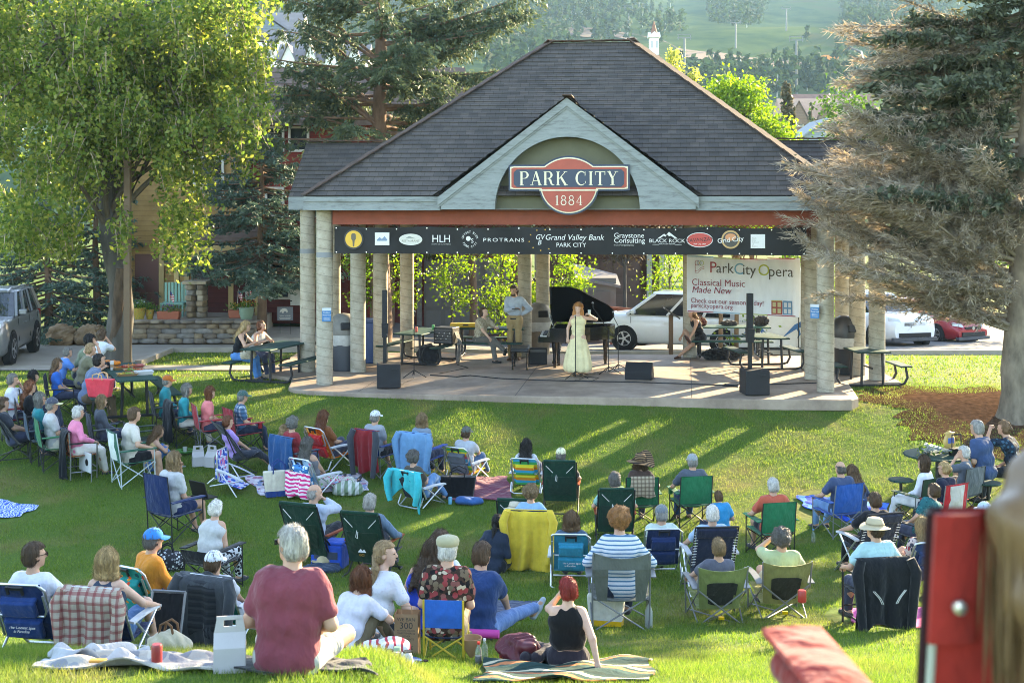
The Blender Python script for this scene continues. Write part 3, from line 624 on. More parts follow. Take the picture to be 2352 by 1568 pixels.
def person(loc_,yaw,label,pose='chair',top=('tee','w'),bottom=('pants',(.05,.06,.1)),hair=('short','brown'),hat=None,skin='l',H=1.7,girth=1.,fem=False,hs=.42,rc=15,arms='lap',head=(0,0),legs=None,shoes=(.05,.05,.055),vox=None,extra=None,bend=12,group=None,hand=None,lean=0,glasses=None,twist=0):
 """joints in a local frame: x right, y forward, z up, origin on the ground under the seat"""
 s=H/1.72;L=loc_;Yd=L[1];vx=vox or float(np.clip(Yd*.00092,.0095,.021))
 t=thing('person',label,'person',L,yaw,group or 'people in the audience')
 if pose=='chair':P=np.array([0,-.06,hs+.085*s])
 elif pose in('cross','knees','out','kneel'):P=np.array([0,0,.1*s])
 else:P=np.array([0,0,.93*s])
 if pose=='kneel':P=np.array([0,0,.26*s])
 tilt=-rc if pose!='stand' else rc
 def dirv(a,l=0):return rotm('Y',l)@rotm('X',-a)@np.array([0,0,1.])
 d1=dirv(tilt,lean);d2=dirv(tilt+bend,lean*1.3);TW=rotm('Z',twist)
 W_=P+d1*.2*s;Ch=P+d1*.28*s+d2*.1*s;Nk=P+d1*.28*s+d2*.235*s;sw=(.155 if fem else .178)*s;hw=.092*s
 rt=TW@np.array([math.cos(R(lean)),0,-math.sin(R(lean))]);fw=TW@rotm('X',-(tilt+bend))@np.array([0,1.,0])
 Sh={i:Nk-d2*.045*s+rt*i*sw for i in(-1,1)};Hp={i:P+np.array([i*hw,0,-.015*s]) for i in(-1,1)}
 hy,hp=head;MH=rotm('Z',twist+hy)@rotm('X',-hp);HC=Nk+d2*.075*s+fw*.012+(MH@np.array([0,.022,.105]))*s
 th,shn,ua,fa=.425*s,.42*s,.285*s,.25*s
 KN,AN={},{}
 if legs is None:legs={'chair':'sit','cross':'cross','knees':'knees','out':'out','stand':'stand','kneel':'kneel'}[pose]
 for i in(-1,1):
  h=Hp[i]
  if legs=='sit':an=np.array([i*.11*s,.44*s+(hs-.42)*-.25,.075]);pl=(i*.12,.35,1)
  elif legs=='fwd':an=np.array([i*.13*s,.66*s,.075]);pl=(i*.2,.1,1)
  elif legs=='crossed':an=np.array([.1*s,.5*s,.075]) if i<0 else np.array([-.12*s,.62*s,.26]);pl=(i*.15,.2,1)
  elif legs=='ankle':an=np.array([.13*s,.52*s,.075]) if i<0 else np.array([-.22*s,.44*s,hs+.06]);pl=(i*.9,.2,.6)
  elif legs=='cross':an=np.array([-i*.14*s,.36*s,.075]);pl=(i*1.,.18,.12)
  elif legs=='knees':an=np.array([i*.13*s,.52*s,.07]);pl=(i*.12,.1,1)
  elif legs=='out':an=np.array([i*.14*s,.82*s,.07]);pl=(i*.1,0,1)
  elif legs=='mixed':an=np.array([.2*s,.86*s,.07]) if i>0 else np.array([-.1*s,.45*s,.07]);pl=(i*.3,0,1)
  elif legs=='side':an=np.array([-.38*s+i*.05,-.05*s,.06]);pl=(.9,.8,.0)
  elif legs=='kneel':an=np.array([i*.1*s,-.1*s,.06]);pl=(0,1,-.2)
  elif legs=='step':an=np.array([i*.1*s,.05*i,.08]);pl=(0,1,.0)
  else:an=np.array([i*.105*s,-.02,.08]);pl=(i*.05,1,0)
  KN[i],AN[i]=ik(h,an,th,shn,pl)
 HD,EL={},{}
 for i in(-1,1):
  a=arms if isinstance(arms,str) else arms[0 if i<0 else 1];S=Sh[i];kn=KN[i]
  if isinstance(a,(tuple,list)):tg,pl=np.array(a[:3],float)*s+np.array([0,0,P[2]-.1*s]),(i*.7,-.6,-.5)
  elif a=='lap':tg,pl=(Hp[i]*.45+kn*.55)+np.array([-i*.07*s,.0,.10*s]),(i*.8,-.7,-.4)
  elif a=='rest':tg,pl=P+np.array([i*.30*s,.26*s,.17*s]),(i*.5,-.8,-.2)
  elif a=='chin':tg,pl=HC+MH@np.array([i*.03,.13,-.10])*s,(i*.6,.5,-1)
  elif a=='face':tg,pl=HC+MH@np.array([i*.05,.2,-.03])*s,(i*.9,.3,-.9)
  elif a=='fold':tg,pl=Ch+fw*.2*s+rt*(-i*.08*s)-d2*.1*s,(i*1.,.1,-.6)
  elif a=='knee':tg,pl=kn+np.array([-i*.05,.05,.03]),(i*1.,-.3,-.2)
  elif a=='wrap':tg,pl=(KN[-1]+KN[1])*.5+np.array([i*.05,.1,-.06]),(i*1.2,-.2,.1)
  elif a=='side':tg,pl=S+np.array([i*.09,.02,-.5*s]),(i*.6,-1,0)
  elif a=='back':tg,pl=np.array([i*.30*s,-.27*s,.1]),(i*.4,-1,.1)
  elif a=='hip':tg,pl=P+np.array([i*.16,-.02,.12*s]),(i*1.,-.35,.1)
  elif a=='table':tg,pl=P+np.array([i*.12*s,.45*s,.30*s]),(i*.9,-.3,-.6)
  EL[i],HD[i]=ik(S,tg,ua,fa,pl)
 g=girth;B=SDF();gm=g*(.94 if fem else 1.)
 B.rc(P-rt*.075*s,P+rt*.075*s,.112*s*g,k=.05);B.rc(W_-rt*.062*s*g,W_+rt*.062*s*g,.094*s*g,k=.06);B.rc(Ch-rt*.085*s,Ch+rt*.085*s,.102*s*gm,k=.06)
 B.rc(Sh[-1]*.8+Sh[1]*.2,Sh[-1]*.2+Sh[1]*.8,.066*s,k=.05)
 B.rc(Nk-d2*.03*s,HC-MH@np.array([0,.02,.06])*s,.064*s,.055*s*(.92 if fem else 1.06),.03)
 for i in(-1,1):
  B.rc(Sh[i]-rt*i*.012,EL[i],.052*s*gm**.5,.040*s*gm**.5,.035);B.rc(EL[i],HD[i],.039*s*gm**.4,.026*s,.012)
  B.rc(Hp[i],KN[i],.086*s*g**.7,.058*s*g**.4,.04);B.rc(KN[i],KN[i]*.62+AN[i]*.38-np.array([0,.012,0]),.054*s,.053*s,.015);B.rc(KN[i]*.62+AN[i]*.38-np.array([0,.012,0]),AN[i],.053*s,.036*s,.015)
  fd=np.array([i*.18,1.,0]);
  if legs in('kneel','side'):fd=np.array([-.6 if legs=='side' else 0,-1.,0])
  elif legs=='cross':fd=np.array([-i*.8,.6,0])
  elif legs in('out','fwd') or(legs=='mixed' and i>0) or(legs in('crossed','ankle') and i>0):fd=np.array([i*.3,.5,.75])
  fd=fd/np.linalg.norm(fd);B.rc(AN[i]-fd*.03+np.array([0,0,-.015]),AN[i]+fd*.13*s+np.array([0,0,-.04]),.036*s,.026*s,.02);AN[i,'f']=fd
  wd=HD[i]-EL[i];wd/=np.linalg.norm(wd)+1e-9;lat=np.cross(wd,[0,0,1.]);lat/=np.linalg.norm(lat)+1e-9;HD[i,'w']=(wd,lat)
  B.rc(HD[i]-lat*.014,HD[i]+wd*.07*s-lat*.018,.018,.016,.01);B.rc(HD[i]+lat*.014,HD[i]+wd*.07*s+lat*.018,.018,.016,.012)
 Hq=lambda x,y,z:HC+MH@np.array([x,y,z])*s
 B.el(Hq(0,-.012,.028),np.array([.074,.093,.086])*s,MH,.02);B.el(Hq(0,.022,-.035),np.array([.058,.068,.078])*s,MH,.03);B.rc(Hq(-.014,.06,-.088),Hq(.014,.06,-.088),.02*s,k=.02)
 B.rc(Hq(0,.088,.012),Hq(0,.103,-.022),.009*s,.013*s,.012);B.rc(Hq(-.035,.074,.02),Hq(.035,.074,.02),.014*s,k=.015);B.rc(Hq(-.018,.082,-.052),Hq(.018,.082,-.052),.0075*s,k=.008)
 for i in(-1,1):B.el(Hq(i*.076,-.008,-.008),np.array([.012,.02,.031])*s,MH,.006)
 V,Q=B.mesh(vx);me_v=[V];me_q=[Q];off=len(V)
 for i in(-1,1):  # fingers rooted inside the palm, curled, unequal
  wd,lat=HD[i,'w'];dn=np.cross(lat,wd);dn*=-1 if dn[2]>0 else 1;FB=MB()
  th_side=-i*np.sign(lat[0]+1e-6) if abs(lat[0])>.2 else 1;lt=lat*th_side*1.
  for k,(o,ln) in enumerate(((.026,.062),(.009,.072),(-.009,.067),(-.026,.052))):
   p0=HD[i]+wd*.06*s+lt*o;p1=p0+(wd*.75+dn*.45)*ln*.5*s;p2=p1+(wd*.25+dn*.9)*ln*.55*s;FB.tube([p0,(p0+p1)/2,p1,(p1+p2)/2,p2],[.0095,.0092,.0088,.008,.0055],6)
  p0=HD[i]+wd*.02*s+lt*.022;p1=p0+(lt*.7+wd*.6+dn*.3)*.035*s;p2=p1+(wd*.8+dn*.4)*.032*s;FB.tube([p0,p1,p2],[.0115,.0105,.007],6)
  fv=np.array(FB.v);fq=[(list(q)+[q[-1]])[:4] if len(q)<=4 else None for q in FB.f];fq=[q for q in fq if q]
  me_v.append(fv);me_q.append(np.array(fq)+off);off+=len(fv)
 body=link('body',np_mesh('body',np.concatenate(me_v),np.concatenate(me_q),skinm(skin)),t)
 # clothes
 G={'P':P,'Ch':Ch,'Nk':Nk,'HC':HC,'MH':MH,'s':s,'Sh':Sh,'EL':EL,'HD':HD,'KN':KN,'AN':AN,'t':t,'Hq':Hq,'d2':d2,'fw':fw}
 ct=cloth if not hasattr(top[1],'name') else None
 tm=top[1] if hasattr(top[1],'node_tree') else cloth(top[1]);o_=.016*(1 if fem else 1.25)
 T=SDF();kind=top[0]
 if kind!='none':
  T.rc(W_-rt*.062*s*g,W_+rt*.062*s*g,.094*s*g+o_*1.2,k=.06);T.rc(Ch-rt*.085*s,Ch+rt*.085*s,.102*s*gm+o_,k=.06)
  if kind not in('crop',) and len(top)<3:T.rc(P-rt*.072*s,P+rt*.072*s,.112*s*g+o_,k=.06)
  if kind in('tee','long','jacket'):
   T.rc(Sh[-1]*.84+Sh[1]*.16,Sh[-1]*.16+Sh[1]*.84,.066*s+o_*.8,k=.05)
   for i in(-1,1):
    S=Sh[i]-rt*i*.012
    if kind=='tee':E=S*.36+EL[i]*.64;T.rc(S,E,.054*s*gm**.5+o_,.05*s*gm**.5+o_,.03)
    else:T.rc(S,EL[i],.054*s*gm**.5+o_,.043*s+o_*.8,.03);T.rc(EL[i],EL[i]*.12+HD[i]*.88,.042*s+o_*.8,.030*s+o_*.7,.012)
   T.rc(Nk-d2*.035*s,Nk-d2*.005,.066*s,.058*s,.03)
  else:
   T.rc(Sh[-1]*.66+Sh[1]*.34,Sh[-1]*.34+Sh[1]*.66,.066*s+o_*.6,k=.05)
  if kind=='jacket':T.rc(Nk-d2*.03*s,Nk+d2*.02*s,.078*s,.07*s,.02)
  V,Q=T.mesh(vx,.002,int(L[0]*99)%999);sh_o=link({'tee':'shirt','long':'shirt','jacket':'jacket','tank':'tank_top','crop':'tank_top'}[kind],np_mesh('shirt',V,Q,tm),t)
 bk,bc=bottom[0],bottom[1];bm=bc if hasattr(bc,'node_tree') else cloth(bc)
 if bk!='none':
  D=SDF();D.rc(P-rt*.078*s,P+rt*.078*s,.112*s*g+.011,k=.05)
  if bk in('skirt','dress'):
   pass
  for i in(-1,1):
   e=KN[i] if bk!='shorts' else Hp[i]*.36+KN[i]*.64
   D.rc(Hp[i],e,.086*s*g**.7+.014,(.058 if bk!='shorts' else .066)*s*g**.4+.016,.04)
   if bk=='pants':D.rc(KN[i],AN[i]+np.array([0,0,.03]),.057*s+.014,.042*s+.014,.015)
  V,Q=D.mesh(vx,.0017,5);link({'pants':'trousers','shorts':'shorts','skirt':'skirt','dress':'skirt'}[bk],np_mesh('trousers',V,Q,bm),t)
 if shoes is not None:
  for i in(-1,1):
   fd=AN[i,'f'];D=SDF();a=AN[i]+np.array([0,0,-.02]);zz=np.array([0,0,-.045]) if fd[2]<.3 else fd*0-np.cross([1,0,0],fd)*.04
   D.rc(a-fd*.035+zz*.5,a+fd*.06*s+zz*.55,.042*s,.040*s,.03);D.rc(a+fd*.06*s+zz*.55,a+fd*.155*s+zz*.7,.039*s,.030*s,.03);V,Q=D.mesh(max(vx*.8,.009));link('shoe',np_mesh('shoe',V,Q,cloth(shoes,.7,.2)),t)
   # hair in the head's frame
 hk,hc=hair;hm=hairm(hc);D=SDF();q=lambda x,y,z:Hq(x,y,z);hv=min(vx,.014)
 IM=MH.T/s
 def hfr(X,Y,Z):
  x,y,z=X-HC[0],Y-HC[1],Z-HC[2];return[IM[i][0]*x+IM[i][1]*y+IM[i][2]*z for i in range(3)]
 up_={'bald':.004,'buzz':.008,'short':.016,'wavy':.022,'curly':.03,'bob':.022,'long':.018,'pony':.012,'bun':.013}.get(hk,.016)
 D.el(q(0,-.014,.03),np.array([.074+up_,.094+up_,.086+up_])*s,MH,.02)
 if hk in('short','buzz','wavy','bald'):D.rc(q(-.03,-.055,-.04),q(.03,-.055,-.04),(.05+up_*.5)*s,k=.03)
 if hk=='curly':D.el(q(0,-.02,.02),np.array([.115,.12,.12])*s,MH,.03)
 if hk=='bob':
  for x in(-.06,-.03,0,.03,.06):D.rc(q(x,-.045+abs(x)*.3,.02),q(x*1.45,-.05+abs(x)*.45,-.135),.055*s,.042*s,.03)
 if hk in('long','pony','bun'):D.rc(q(-.03,-.05,-.04),q(.03,-.05,-.04),.055*s,k=.03)
 if hk=='long':
  bk_=Nk-fw*.085*s;
  for x in(-.065,-.022,.022,.065):
   m=bk_+rt*x*1.15*s-d2*.02*s;e=bk_-d2*(.2+.03*math.sin(x*60))*s-fw*.03*s+rt*x*1.25*s;D.rc(q(x,-.05+abs(x)*.25,.0),m,.045*s,.042*s,.03);D.rc(m,e,.042*s,.022*s,.03)
 def facecut(X,Y,Z):
  x,y,z=hfr(X,Y,Z);hl=.062 if hk!='bald' else .5;yy=.028 if hk in('bob','long','curly') else .012
  f=-np.maximum(np.maximum(yy+np.maximum(0,-z)*.15-y,z-hl),-.16-z)
  if hk=='bald':f=np.maximum(f,z-.035+(np.abs(x)>.05)*-.01)
  return f.astype(np.float32)
 D.cut(facecut);V,Q=D.mesh(hv)
 if len(V):
  rel=(V-HC)@MH/s;az=np.arctan2(rel[:,0],-rel[:,1]);g_=np.random.default_rng(int(abs(L[0])*1000)%9999);rad=rel/(np.linalg.norm(rel,axis=1,keepdims=True)+1e-6)
  if hk=='curly' or hk=='wavy':
   K=g_.normal(size=(7,3));dsp=sum(np.sin(rel@(K[i]*(55 if hk=='curly' else 34))+i) for i in range(7))*(.0042 if hk=='curly' else .003)
  else:dsp=sum(np.sin(az*m+p+rel[:,2]*8) for m,p in((9,g_.uniform(0,6)),(17,2.),(29,4.)))*.0022
  V=V+(rad*dsp[:,None])@MH.T*s
  if hk in('pony','bun'):
   D=SDF()
   if hk=='pony':
    a=q(0,-.1,-.02);m=Nk-fw*.1*s+d2*.03;e=m-d2*.16*s;D.rc(a,m,.03*s,.036*s,.02);D.rc(m,e,.036*s,.014*s,.02)
   else:D.el(q(0,-.108,.0),np.array([.045,.036,.045])*s,MH)
   V2,Q2=D.mesh(hv);Q=np.concatenate([Q,Q2+len(V)]);V=np.concatenate([V,V2])
  nn=(V-HC)/(np.linalg.norm(V-HC,axis=1,keepdims=True)+1e-6);ns=int(np.clip(9500/max(Yd,3),240,1100))*(2 if hk in('long','bob','curly') else 1);si=g_.integers(0,len(V),ns);sn=nn[si]
  fl=np.tile(np.array([0,0,-1.]) if hk!='pony' else-fw*.8-d2*.3,(ns,1)) if hk not in('curly','wavy') else g_.normal(size=(ns,3));fl=fl+g_.normal(size=(ns,3))*.22;fl-=sn*(fl*sn).sum(1,keepdims=True)*.85
  ls={'long':.11,'bob':.09,'pony':.06,'bun':.05,'curly':.045,'wavy':.045}.get(hk,.036);V2,Q2=rquads(V[si]+sn*g_.uniform(-.002,.006,(ns,1)),g_.uniform(.6,1.3,ns)*ls,max(.0035,Yd*.00034),fl,g_);Q=np.concatenate([Q,Q2+len(V)]);V=np.concatenate([V,V2])
  link('hair',np_mesh('hair',V,Q,hm),t)
  # eyes
 E=MB()
 for i in(-1,1):
  c=Vector(Hq(i*.031,.082,.008));E.lathe([(.001,-.008*s),(.009*s,-.004*s),(.010*s,.0),(.009*s,.004*s),(.001,.008*s)],c,8)
 E.build('eyes',mat('eye',(.08,.06,.05),.2,.4,200),t,True)
 if glasses:
  E=MB()
  for i in(-1,1):E.tube([Hq(i*.012,.1,.008),Hq(i*.03,.103,.024),Hq(i*.052,.098,.008),Hq(i*.03,.103,-.01),Hq(i*.012,.1,.008)],.0025,4);E.tube([Hq(i*.055,.095,.01),Hq(i*.08,.02,.01),Hq(i*.08,-.01,.0)],.0025,4)
  if glasses=='sun':
   for i in(-1,1):E.box(Hq(i*.032,.101,.007),(.042*s,.006,.034*s),rot=Matrix(MH.tolist()))
  E.build('glasses',DARKGL,t)
 if hat:make_hat(hat,G)
 return G
def make_hat(hat,G):
 k,c=hat[0],hat[1];s,Hq,MH,t=G['s'],G['Hq'],G['MH'],G['t'];m=c if hasattr(c,'node_tree') else cloth(c,.85,.2)
 if k=='cap':
  D=SDF();D.el(Hq(0,-.012,.038),np.array([.094,.113,.098])*s,MH)
  IM=MH.T/s;HC=G['HC']
  D.cut(lambda X,Y,Z:(.022-(IM[2][0]*(X-HC[0])+IM[2][1]*(Y-HC[1])+IM[2][2]*(Z-HC[2]))*1.).astype(np.float32))
  V,Q=D.mesh(.011);o=link('cap',np_mesh('cap',V,Q,m),t)
  bmat=cloth(hat[2]) if len(hat)>2 else m;b=MB()
  def fn(u,v):
   a=R(-68+136*u);r0=.095+.085*v*math.cos(a*.95)**.6 if abs(a)<R(68) else .095;return tuple(Hq(math.sin(a)*(.088+.012*v),.0+math.cos(a)*.1+v*.085*math.cos(a*.8),.034-.02*v-.012*math.sin(a)**2))
  b.grid(fn,14,4,tuple(MH@np.array([0,0,-.006])));b.build('brim',bmat,o,True)
  b=MB();b.box(Hq(0,-.112,.04),(.05*s,.012,.022),rot=Matrix(MH.tolist()));b.build('strap',cloth(scl(c if not hasattr(c,'name') else(.1,.1,.1),.6)),o)
 else:
  rim,tilt,crown={'sun':(.25,1.,.1),'bucket':(.18,.6,.115),'flat':(.108,.0,.06)}[k];MM=Matrix(MH.tolist());b=MB();n=40
  prof=[(.001,.132),(.05,.13),(.085,.118),(.102,.07),(.106,.035),(.108,.03),(rim*.75,.018),(rim,.008),(rim,.002),(rim*.75,.010),(.1,.02)] if k!='flat' else[(.001,.118),(.06,.116),(.1,.1),(.113,.075),(.108,.035),(.1,.03)]
  rows=[]
  for r,z in prof:
   for i in range(n):
    a=2*math.pi*i/n;dz=(.035*math.sin(2*a+.6)+.016*math.sin(3*a))*max(0,(r-.1))/.1*(1.3 if k=='sun' else .6);b.v.append(tuple(Hq(r*math.sin(a),-.012+r*1.08*math.cos(a),z+.018+dz)))
  for j in range(len(prof)-1):
   for i in range(n):b.f.append([j*n+i,j*n+(i+1)%n,(j+1)*n+(i+1)%n,(j+1)*n+i])
  b.mi=[0]*len(b.f);o=b.build('hat',m,t,True,ang=60)
  if k=='bucket':
   b=MB();b.v=[];
   for z in(.045,.065):
    for i in range(n):a=2*math.pi*i/n;b.v.append(tuple(Hq(.1095*math.sin(a),-.012+.1095*1.08*math.cos(a),z+.018)))
   b.f=[[i,(i+1)%n,n+(i+1)%n,n+i] for i in range(n)];b.mi=[0]*n;b.build('band',cloth(scl(c,.6)),o,True)
   # ================================================================ folding chairs and things hung on them
ALU=metal((.62,.63,.64),.35);BLK=mat('black_steel',(.018,.018,.02),.45,.1,10,spec=.4);GRYST=mat('gray_steel',(.2,.205,.21),.4,.1,10,spec=.4,metal=.4)
def sag(b,A,B_,C,D_,dip,n=8,th=(0,0,-.012)):  # cloth panel between four corners, dipping along th direction
 A,B_,C,D_=map(Vector,(A,B_,C,D_));nrm=(B_-A).cross(D_-A).normalized()
 def fn(u,v):
  p=(A*(1-u)+B_*u)*(1-v)+(D_*(1-u)+C*u)*v;return p-nrm*dip*(4*u*(1-u))*(.35+.65*(1-abs(2*v-1)))
 b.grid(fn,n,n,th)
def chair(kind,p,yaw,label,c1='#1d4f8a',c2=None,frame=None,scale=1.,group=None,wood=None,cups=False,hb=.9):
 """kinds: quad, director, beach, low, sling, sport, lounge, moon, kid; returns empty and back-plane (left-top, right-top, left-bottom, right-bottom)"""
 k=scale;t=thing('folding_chair',label,'chair',p,yaw,group or 'folding chairs on the lawn');t.scale=(k,k,k)
 f1=c1 if hasattr(c1,'node_tree') else cloth(c1);f2=f1 if c2 is None else(c2 if hasattr(c2,'node_tree') else cloth(c2));fr=frame or BLK
 S=lambda name,mb,m,par=t,sm=True:mb.build(name,m,par,sm)
 if kind in('quad','sport'):
  w,sh,sd_,top,yb=.27,.40,.24,hb,-.36
  if kind=='sport':w,sh,top,yb=.29,.36,.86,-.40
  for s in(-1,1):
   a=MB();a.tube([(s*w,-.27,.0),(s*(w+.005),-.29,sh+.05),(s*w,yb,top)],.0095);S('leg',a,fr)
   a=MB();a.tube([(s*(w+.02),.27,0),(s*(w+.025),.25,.60)],.0095);S('leg',a,fr)
   a=MB();a.tube([(s*w,-.28,.03),(s*(w+.02),.25,sh)],.0085);a.tube([(s*w,.27,.03),(s*w,-.26,sh)],.0085);S('side_brace',a,fr)
   a=MB();sag(a,(s*(w-.03),-.31,.61),(s*(w+.07),-.31,.61),(s*(w+.075),.28,.62),(s*(w-.04),.28,.62),.012 if s<0 else-.012,6);ar=S('armrest',a,f1 if kind=='quad' else GRYST)
   if cups:a=MB();a.lathe([(.04,-.1),(.045,0),(.048,.004)],(s*(w+.02),.2,.6),12);S('cup_holder',a,f1,ar)
  for(y,z0,z1) in((-.275,.03,sh+.03),(.265,.03,sh-.02)):
   a=MB();a.tube([(-w,y,z0),(w,y+.012,z1)],.0085);a.tube([(w,y-.012,z0),(-w,y,z1)],.0085);S('cross_brace',a,fr)
  a=MB();sag(a,(-w,-.25,sh),(w,-.25,sh),(w+.015,.26,sh+.02),(-w-.015,.26,sh+.02),.035);S('seat',a,f1)
  T=[(-w,yb,top),(w,yb,top),(-w,-.29,sh+.03),(w,-.29,sh+.03)]
  if kind=='quad':
   a=MB();sag(a,T[2],T[3],T[1],T[0],-.045,10,(0,.01,0));bk=S('backrest',a,f1);a=MB();a.tube([(-w+2*w*i/8,yb-.006-.045*4*(i/8)*(1-i/8)*.35*0,top-.002) for i in range(9)],.009,6);S('hem',a,cloth(scl(c1,.55)) if not hasattr(c1,'node_tree') else f1,bk)
   if c2 is not None:
    a=MB();sag(a,(-w*.62,-.305,sh+.05),(w*.62,-.305,sh+.05),(w*.62,yb-.003,top-.02),(-w*.62,yb-.003,top-.02),-.05,8,(0,.012,0));a.v=[(x,y-.012,z) for x,y,z in a.v];S('back_panel',a,f2,bk)
  else:
   a=MB();n=14  # solid headrest band with dipped top, side straps and mesh centre
   def hd(u,v):x=-w*1.02+2.04*w*u;zt=top+.02-.055*(1-(2*u-1)**2)*1.;zb=top-.15;y0=yb-.05*(1-(2*u-1)**2)*-1;return x,-.40+.05*(4*u*(1-u))*-.9+.01,zb+(zt-zb)*v
   a.grid(hd,n,4,(0,.012,0));bk=S('backrest',a,f1)
   for s in(-1,1):
    a=MB();a.grid(lambda u,v:(s*(w*1.02-(.10+.06*v)*u-.05*(1-v)),-.3-.1*v-.03*u+.005,sh+(top-.15-sh)*v),3,6,(0,.01,0));S('side_panel',a,f1,bk)
   if f2 is not f1:a=MB();a.grid(lambda u,v:(-(w-.10)*(.75+.25*v)+2*(w-.10)*(.75+.25*v)*u,-.31-.09*v-.04*(4*u*(1-u)),sh+.02+(top-.15-sh)*v),8,6,(0,.008,0));S('mesh_panel',a,f2,bk)
 elif kind in('sling',):  # low chair with crossing rear legs running up to the back
  w,sh,top=.29,.27,.78
  for s in(-1,1):
   a=MB();a.tube([(s*w,-.44,top-.30),(-s*w*.9,-.34,.03),(-s*(w+.0),-.40,0)],.0105);S('leg',a,fr)
   a=MB();a.tube([(s*(w+.02),.26,0),(s*(w+.03),.22,.30),(s*(w+.04),.26,.50)],.0105);S('leg',a,fr)
   a=MB();a.tube([(s*(w-.02),-.40,.02),(s*(w+.02),.24,.3)],.0095);a.tube([(s*(w),.26,.02),(s*(w),-.43,top-.32)],.0095);S('side_brace',a,fr)
   a=MB();a.grid(lambda u,v:(s*(w-.02+.085*u),-.42+.72*v,.50+.025*math.sin(v*3.1)),2,6,(0,0,-.012));S('armrest',a,GRYST)
   a=MB();a.tube([(s*w,-.43,top-.34),(s*(w+.01),-.50,top)],.0105);S('back_post',a,fr)
  a=MB();a.tube([(-w,.26,.05),(w*.9,-.38,.04)],.009);a.tube([(w,.26,.05),(-w*.9,-.38,.04)],.009);S('cross_brace',a,fr)
  a=MB();sag(a,(-w+.02,-.26,sh-.05),(w-.02,-.26,sh-.05),(w,.26,sh+.06),(-w,.26,sh+.06),.04);S('seat',a,f1)
  def bkf(u,v):x=(2*u-1)*w*(.84+.2*v);zt=sh-.06+(top-.05*(1-(2*u-1)**2)*v-sh+.06)*v;return x,-.25-.27*v-.05*(4*u*(1-u))*(1-.6*v),zt
  a=MB();a.grid(bkf,12,12,(0,.012,0));bk=S('backrest',a,f1)
  a=MB()
  def ctr(u,v):uu=.17+.66*u;vv=.1+.58*v;x,y,z=bkf(uu,vv);c=.03*((2*u-1)**4);return x,y-.010,z+c*(1 if v<.5 else-1)
  a.grid(ctr,10,10,(0,.005,0));S('mesh_panel',a,f2,bk)
  T=[(-w,-.5,top),(w,-.5,top),(-w*.85,-.26,sh),(w*.85,-.26,sh)]
  a=MB();a.box((.02,-.3,.1),(.07,.025,.035));S('buckle',a,cloth('#c9a400'))
 elif kind in('beach','lowbeach'):
  w,sh,top,yb=(.265,.24,.80,-.46) if kind=='beach' else(.25,.16,.66,-.42)
  bt=Vector((0,yb,top));b0=Vector((0,-.17,sh));ln=lambda v:b0.lerp(bt,v)
  a=MB();pts=[]
  for s,rr in((-1,range(0,6)),(1,range(5,-1,-1))):
   for i in rr:
    v=i/5*.9;p_=ln(v);pts.append((s*w,p_.y,p_.z))
   if s<0:
    for q in(150,120,90,60,30):pts.append((-w+.07+.07*math.cos(R(180-(150-q)/1.0 if q>90 else 90)),ln(.96).y,ln(.93+.06*math.sin(R(q if q<=90 else 180-q))).z)) if q>90 else None
    pts.append((-w+.06,bt.y,bt.z));pts.append((w-.06,bt.y,bt.z))
  a.tube(pts,.0135);S('back_frame',a,ALU)
  a=MB();a.tube([(-w*.98,ln(.92).y-.02,ln(.92).z-.05),(-w*1.0,ln(.6).y-.05,ln(.55).z),(-w*.86,ln(.45).y-.055,ln(.44).z),(w*.86,ln(.45).y-.055,ln(.44).z),(w,ln(.6).y-.05,ln(.55).z),(w*.98,ln(.92).y-.02,ln(.92).z-.05)],.0115);S('pillow_bar',a,ALU)
  a=MB();sag(a,ln(-.02)-Vector((w-.02,0,0)),ln(-.02)+Vector((w-.02,0,0)),bt+Vector((w-.035,0,.005)),bt-Vector((w-.035,0,-.005)),-.03,10,(0,.012,0));bk=S('backrest',a,f1)
  rt_=Matrix.Rotation(math.atan2(-(yb+.17),top-sh),3,'X')
  for(v,hgt_,wd_) in((.60,.17,.34),(.22,.2,.36)):
   c=ln(v);a=MB();a.box((0,c.y-.055,c.z-.015),(wd_,.06,hgt_),rot=rt_);a.box((0,c.y-.062,c.z+hgt_*.42),(wd_+.01,.07,.045),rot=rt_);pk=a.build('pocket',f2,bk,bevel=.018)
  a=MB();a.box((0,yb-.02,top-.03),(.16,.02,.03),rot=rt_);
  for s in(-1,1):a.box((s*.07,yb-.02,top-.05),(.022,.02,.09),rot=rt_)
  S('strap',a,BLK,bk)
  for s in(-1,1):
   a=MB();a.grid(lambda u,v:(s*(w+.01+.055*u),-.28+.56*v,sh+.22+.015*math.sin(v*3)-.01*u),2,6,(0,0,-.022));S('armrest',a,mat('pale_plastic',(.5,.52,.55),.5))
   a=MB();a.tube([(s*(w+.035),.26,sh+.21),(s*(w+.02),-.28,.02)],.0125);S('leg',a,ALU);a=MB();a.tube([(s*(w+.03),-.22,sh+.21),(s*(w+.02),.30,.02)],.0125);S('leg',a,ALU)
  a=MB();a.tube([(-w-.02,-.26,.2),(-w-.02,-.34,.05),(-w+.05,-.37,.02),(w-.05,-.37,.02),(w+.02,-.34,.05),(w+.02,-.26,.2)],.0125);S('rear_loop',a,ALU);a=MB();a.tube([(-w-.02,.3,.02),(w+.02,.3,.02)],.0125);S('front_bar',a,ALU)
  a=MB();sag(a,(-w+.02,-.18,sh),(w-.02,-.18,sh),(w-.02,.27,sh+.04),(-w+.02,.27,sh+.04),.03);S('seat',a,f1)
  T=[(-w,yb,top),(w,yb,top),(-w,-.17,sh),(w,-.17,sh)]
 elif kind=='low':  # rocker style chair, tall padded back with cords and wooden arms
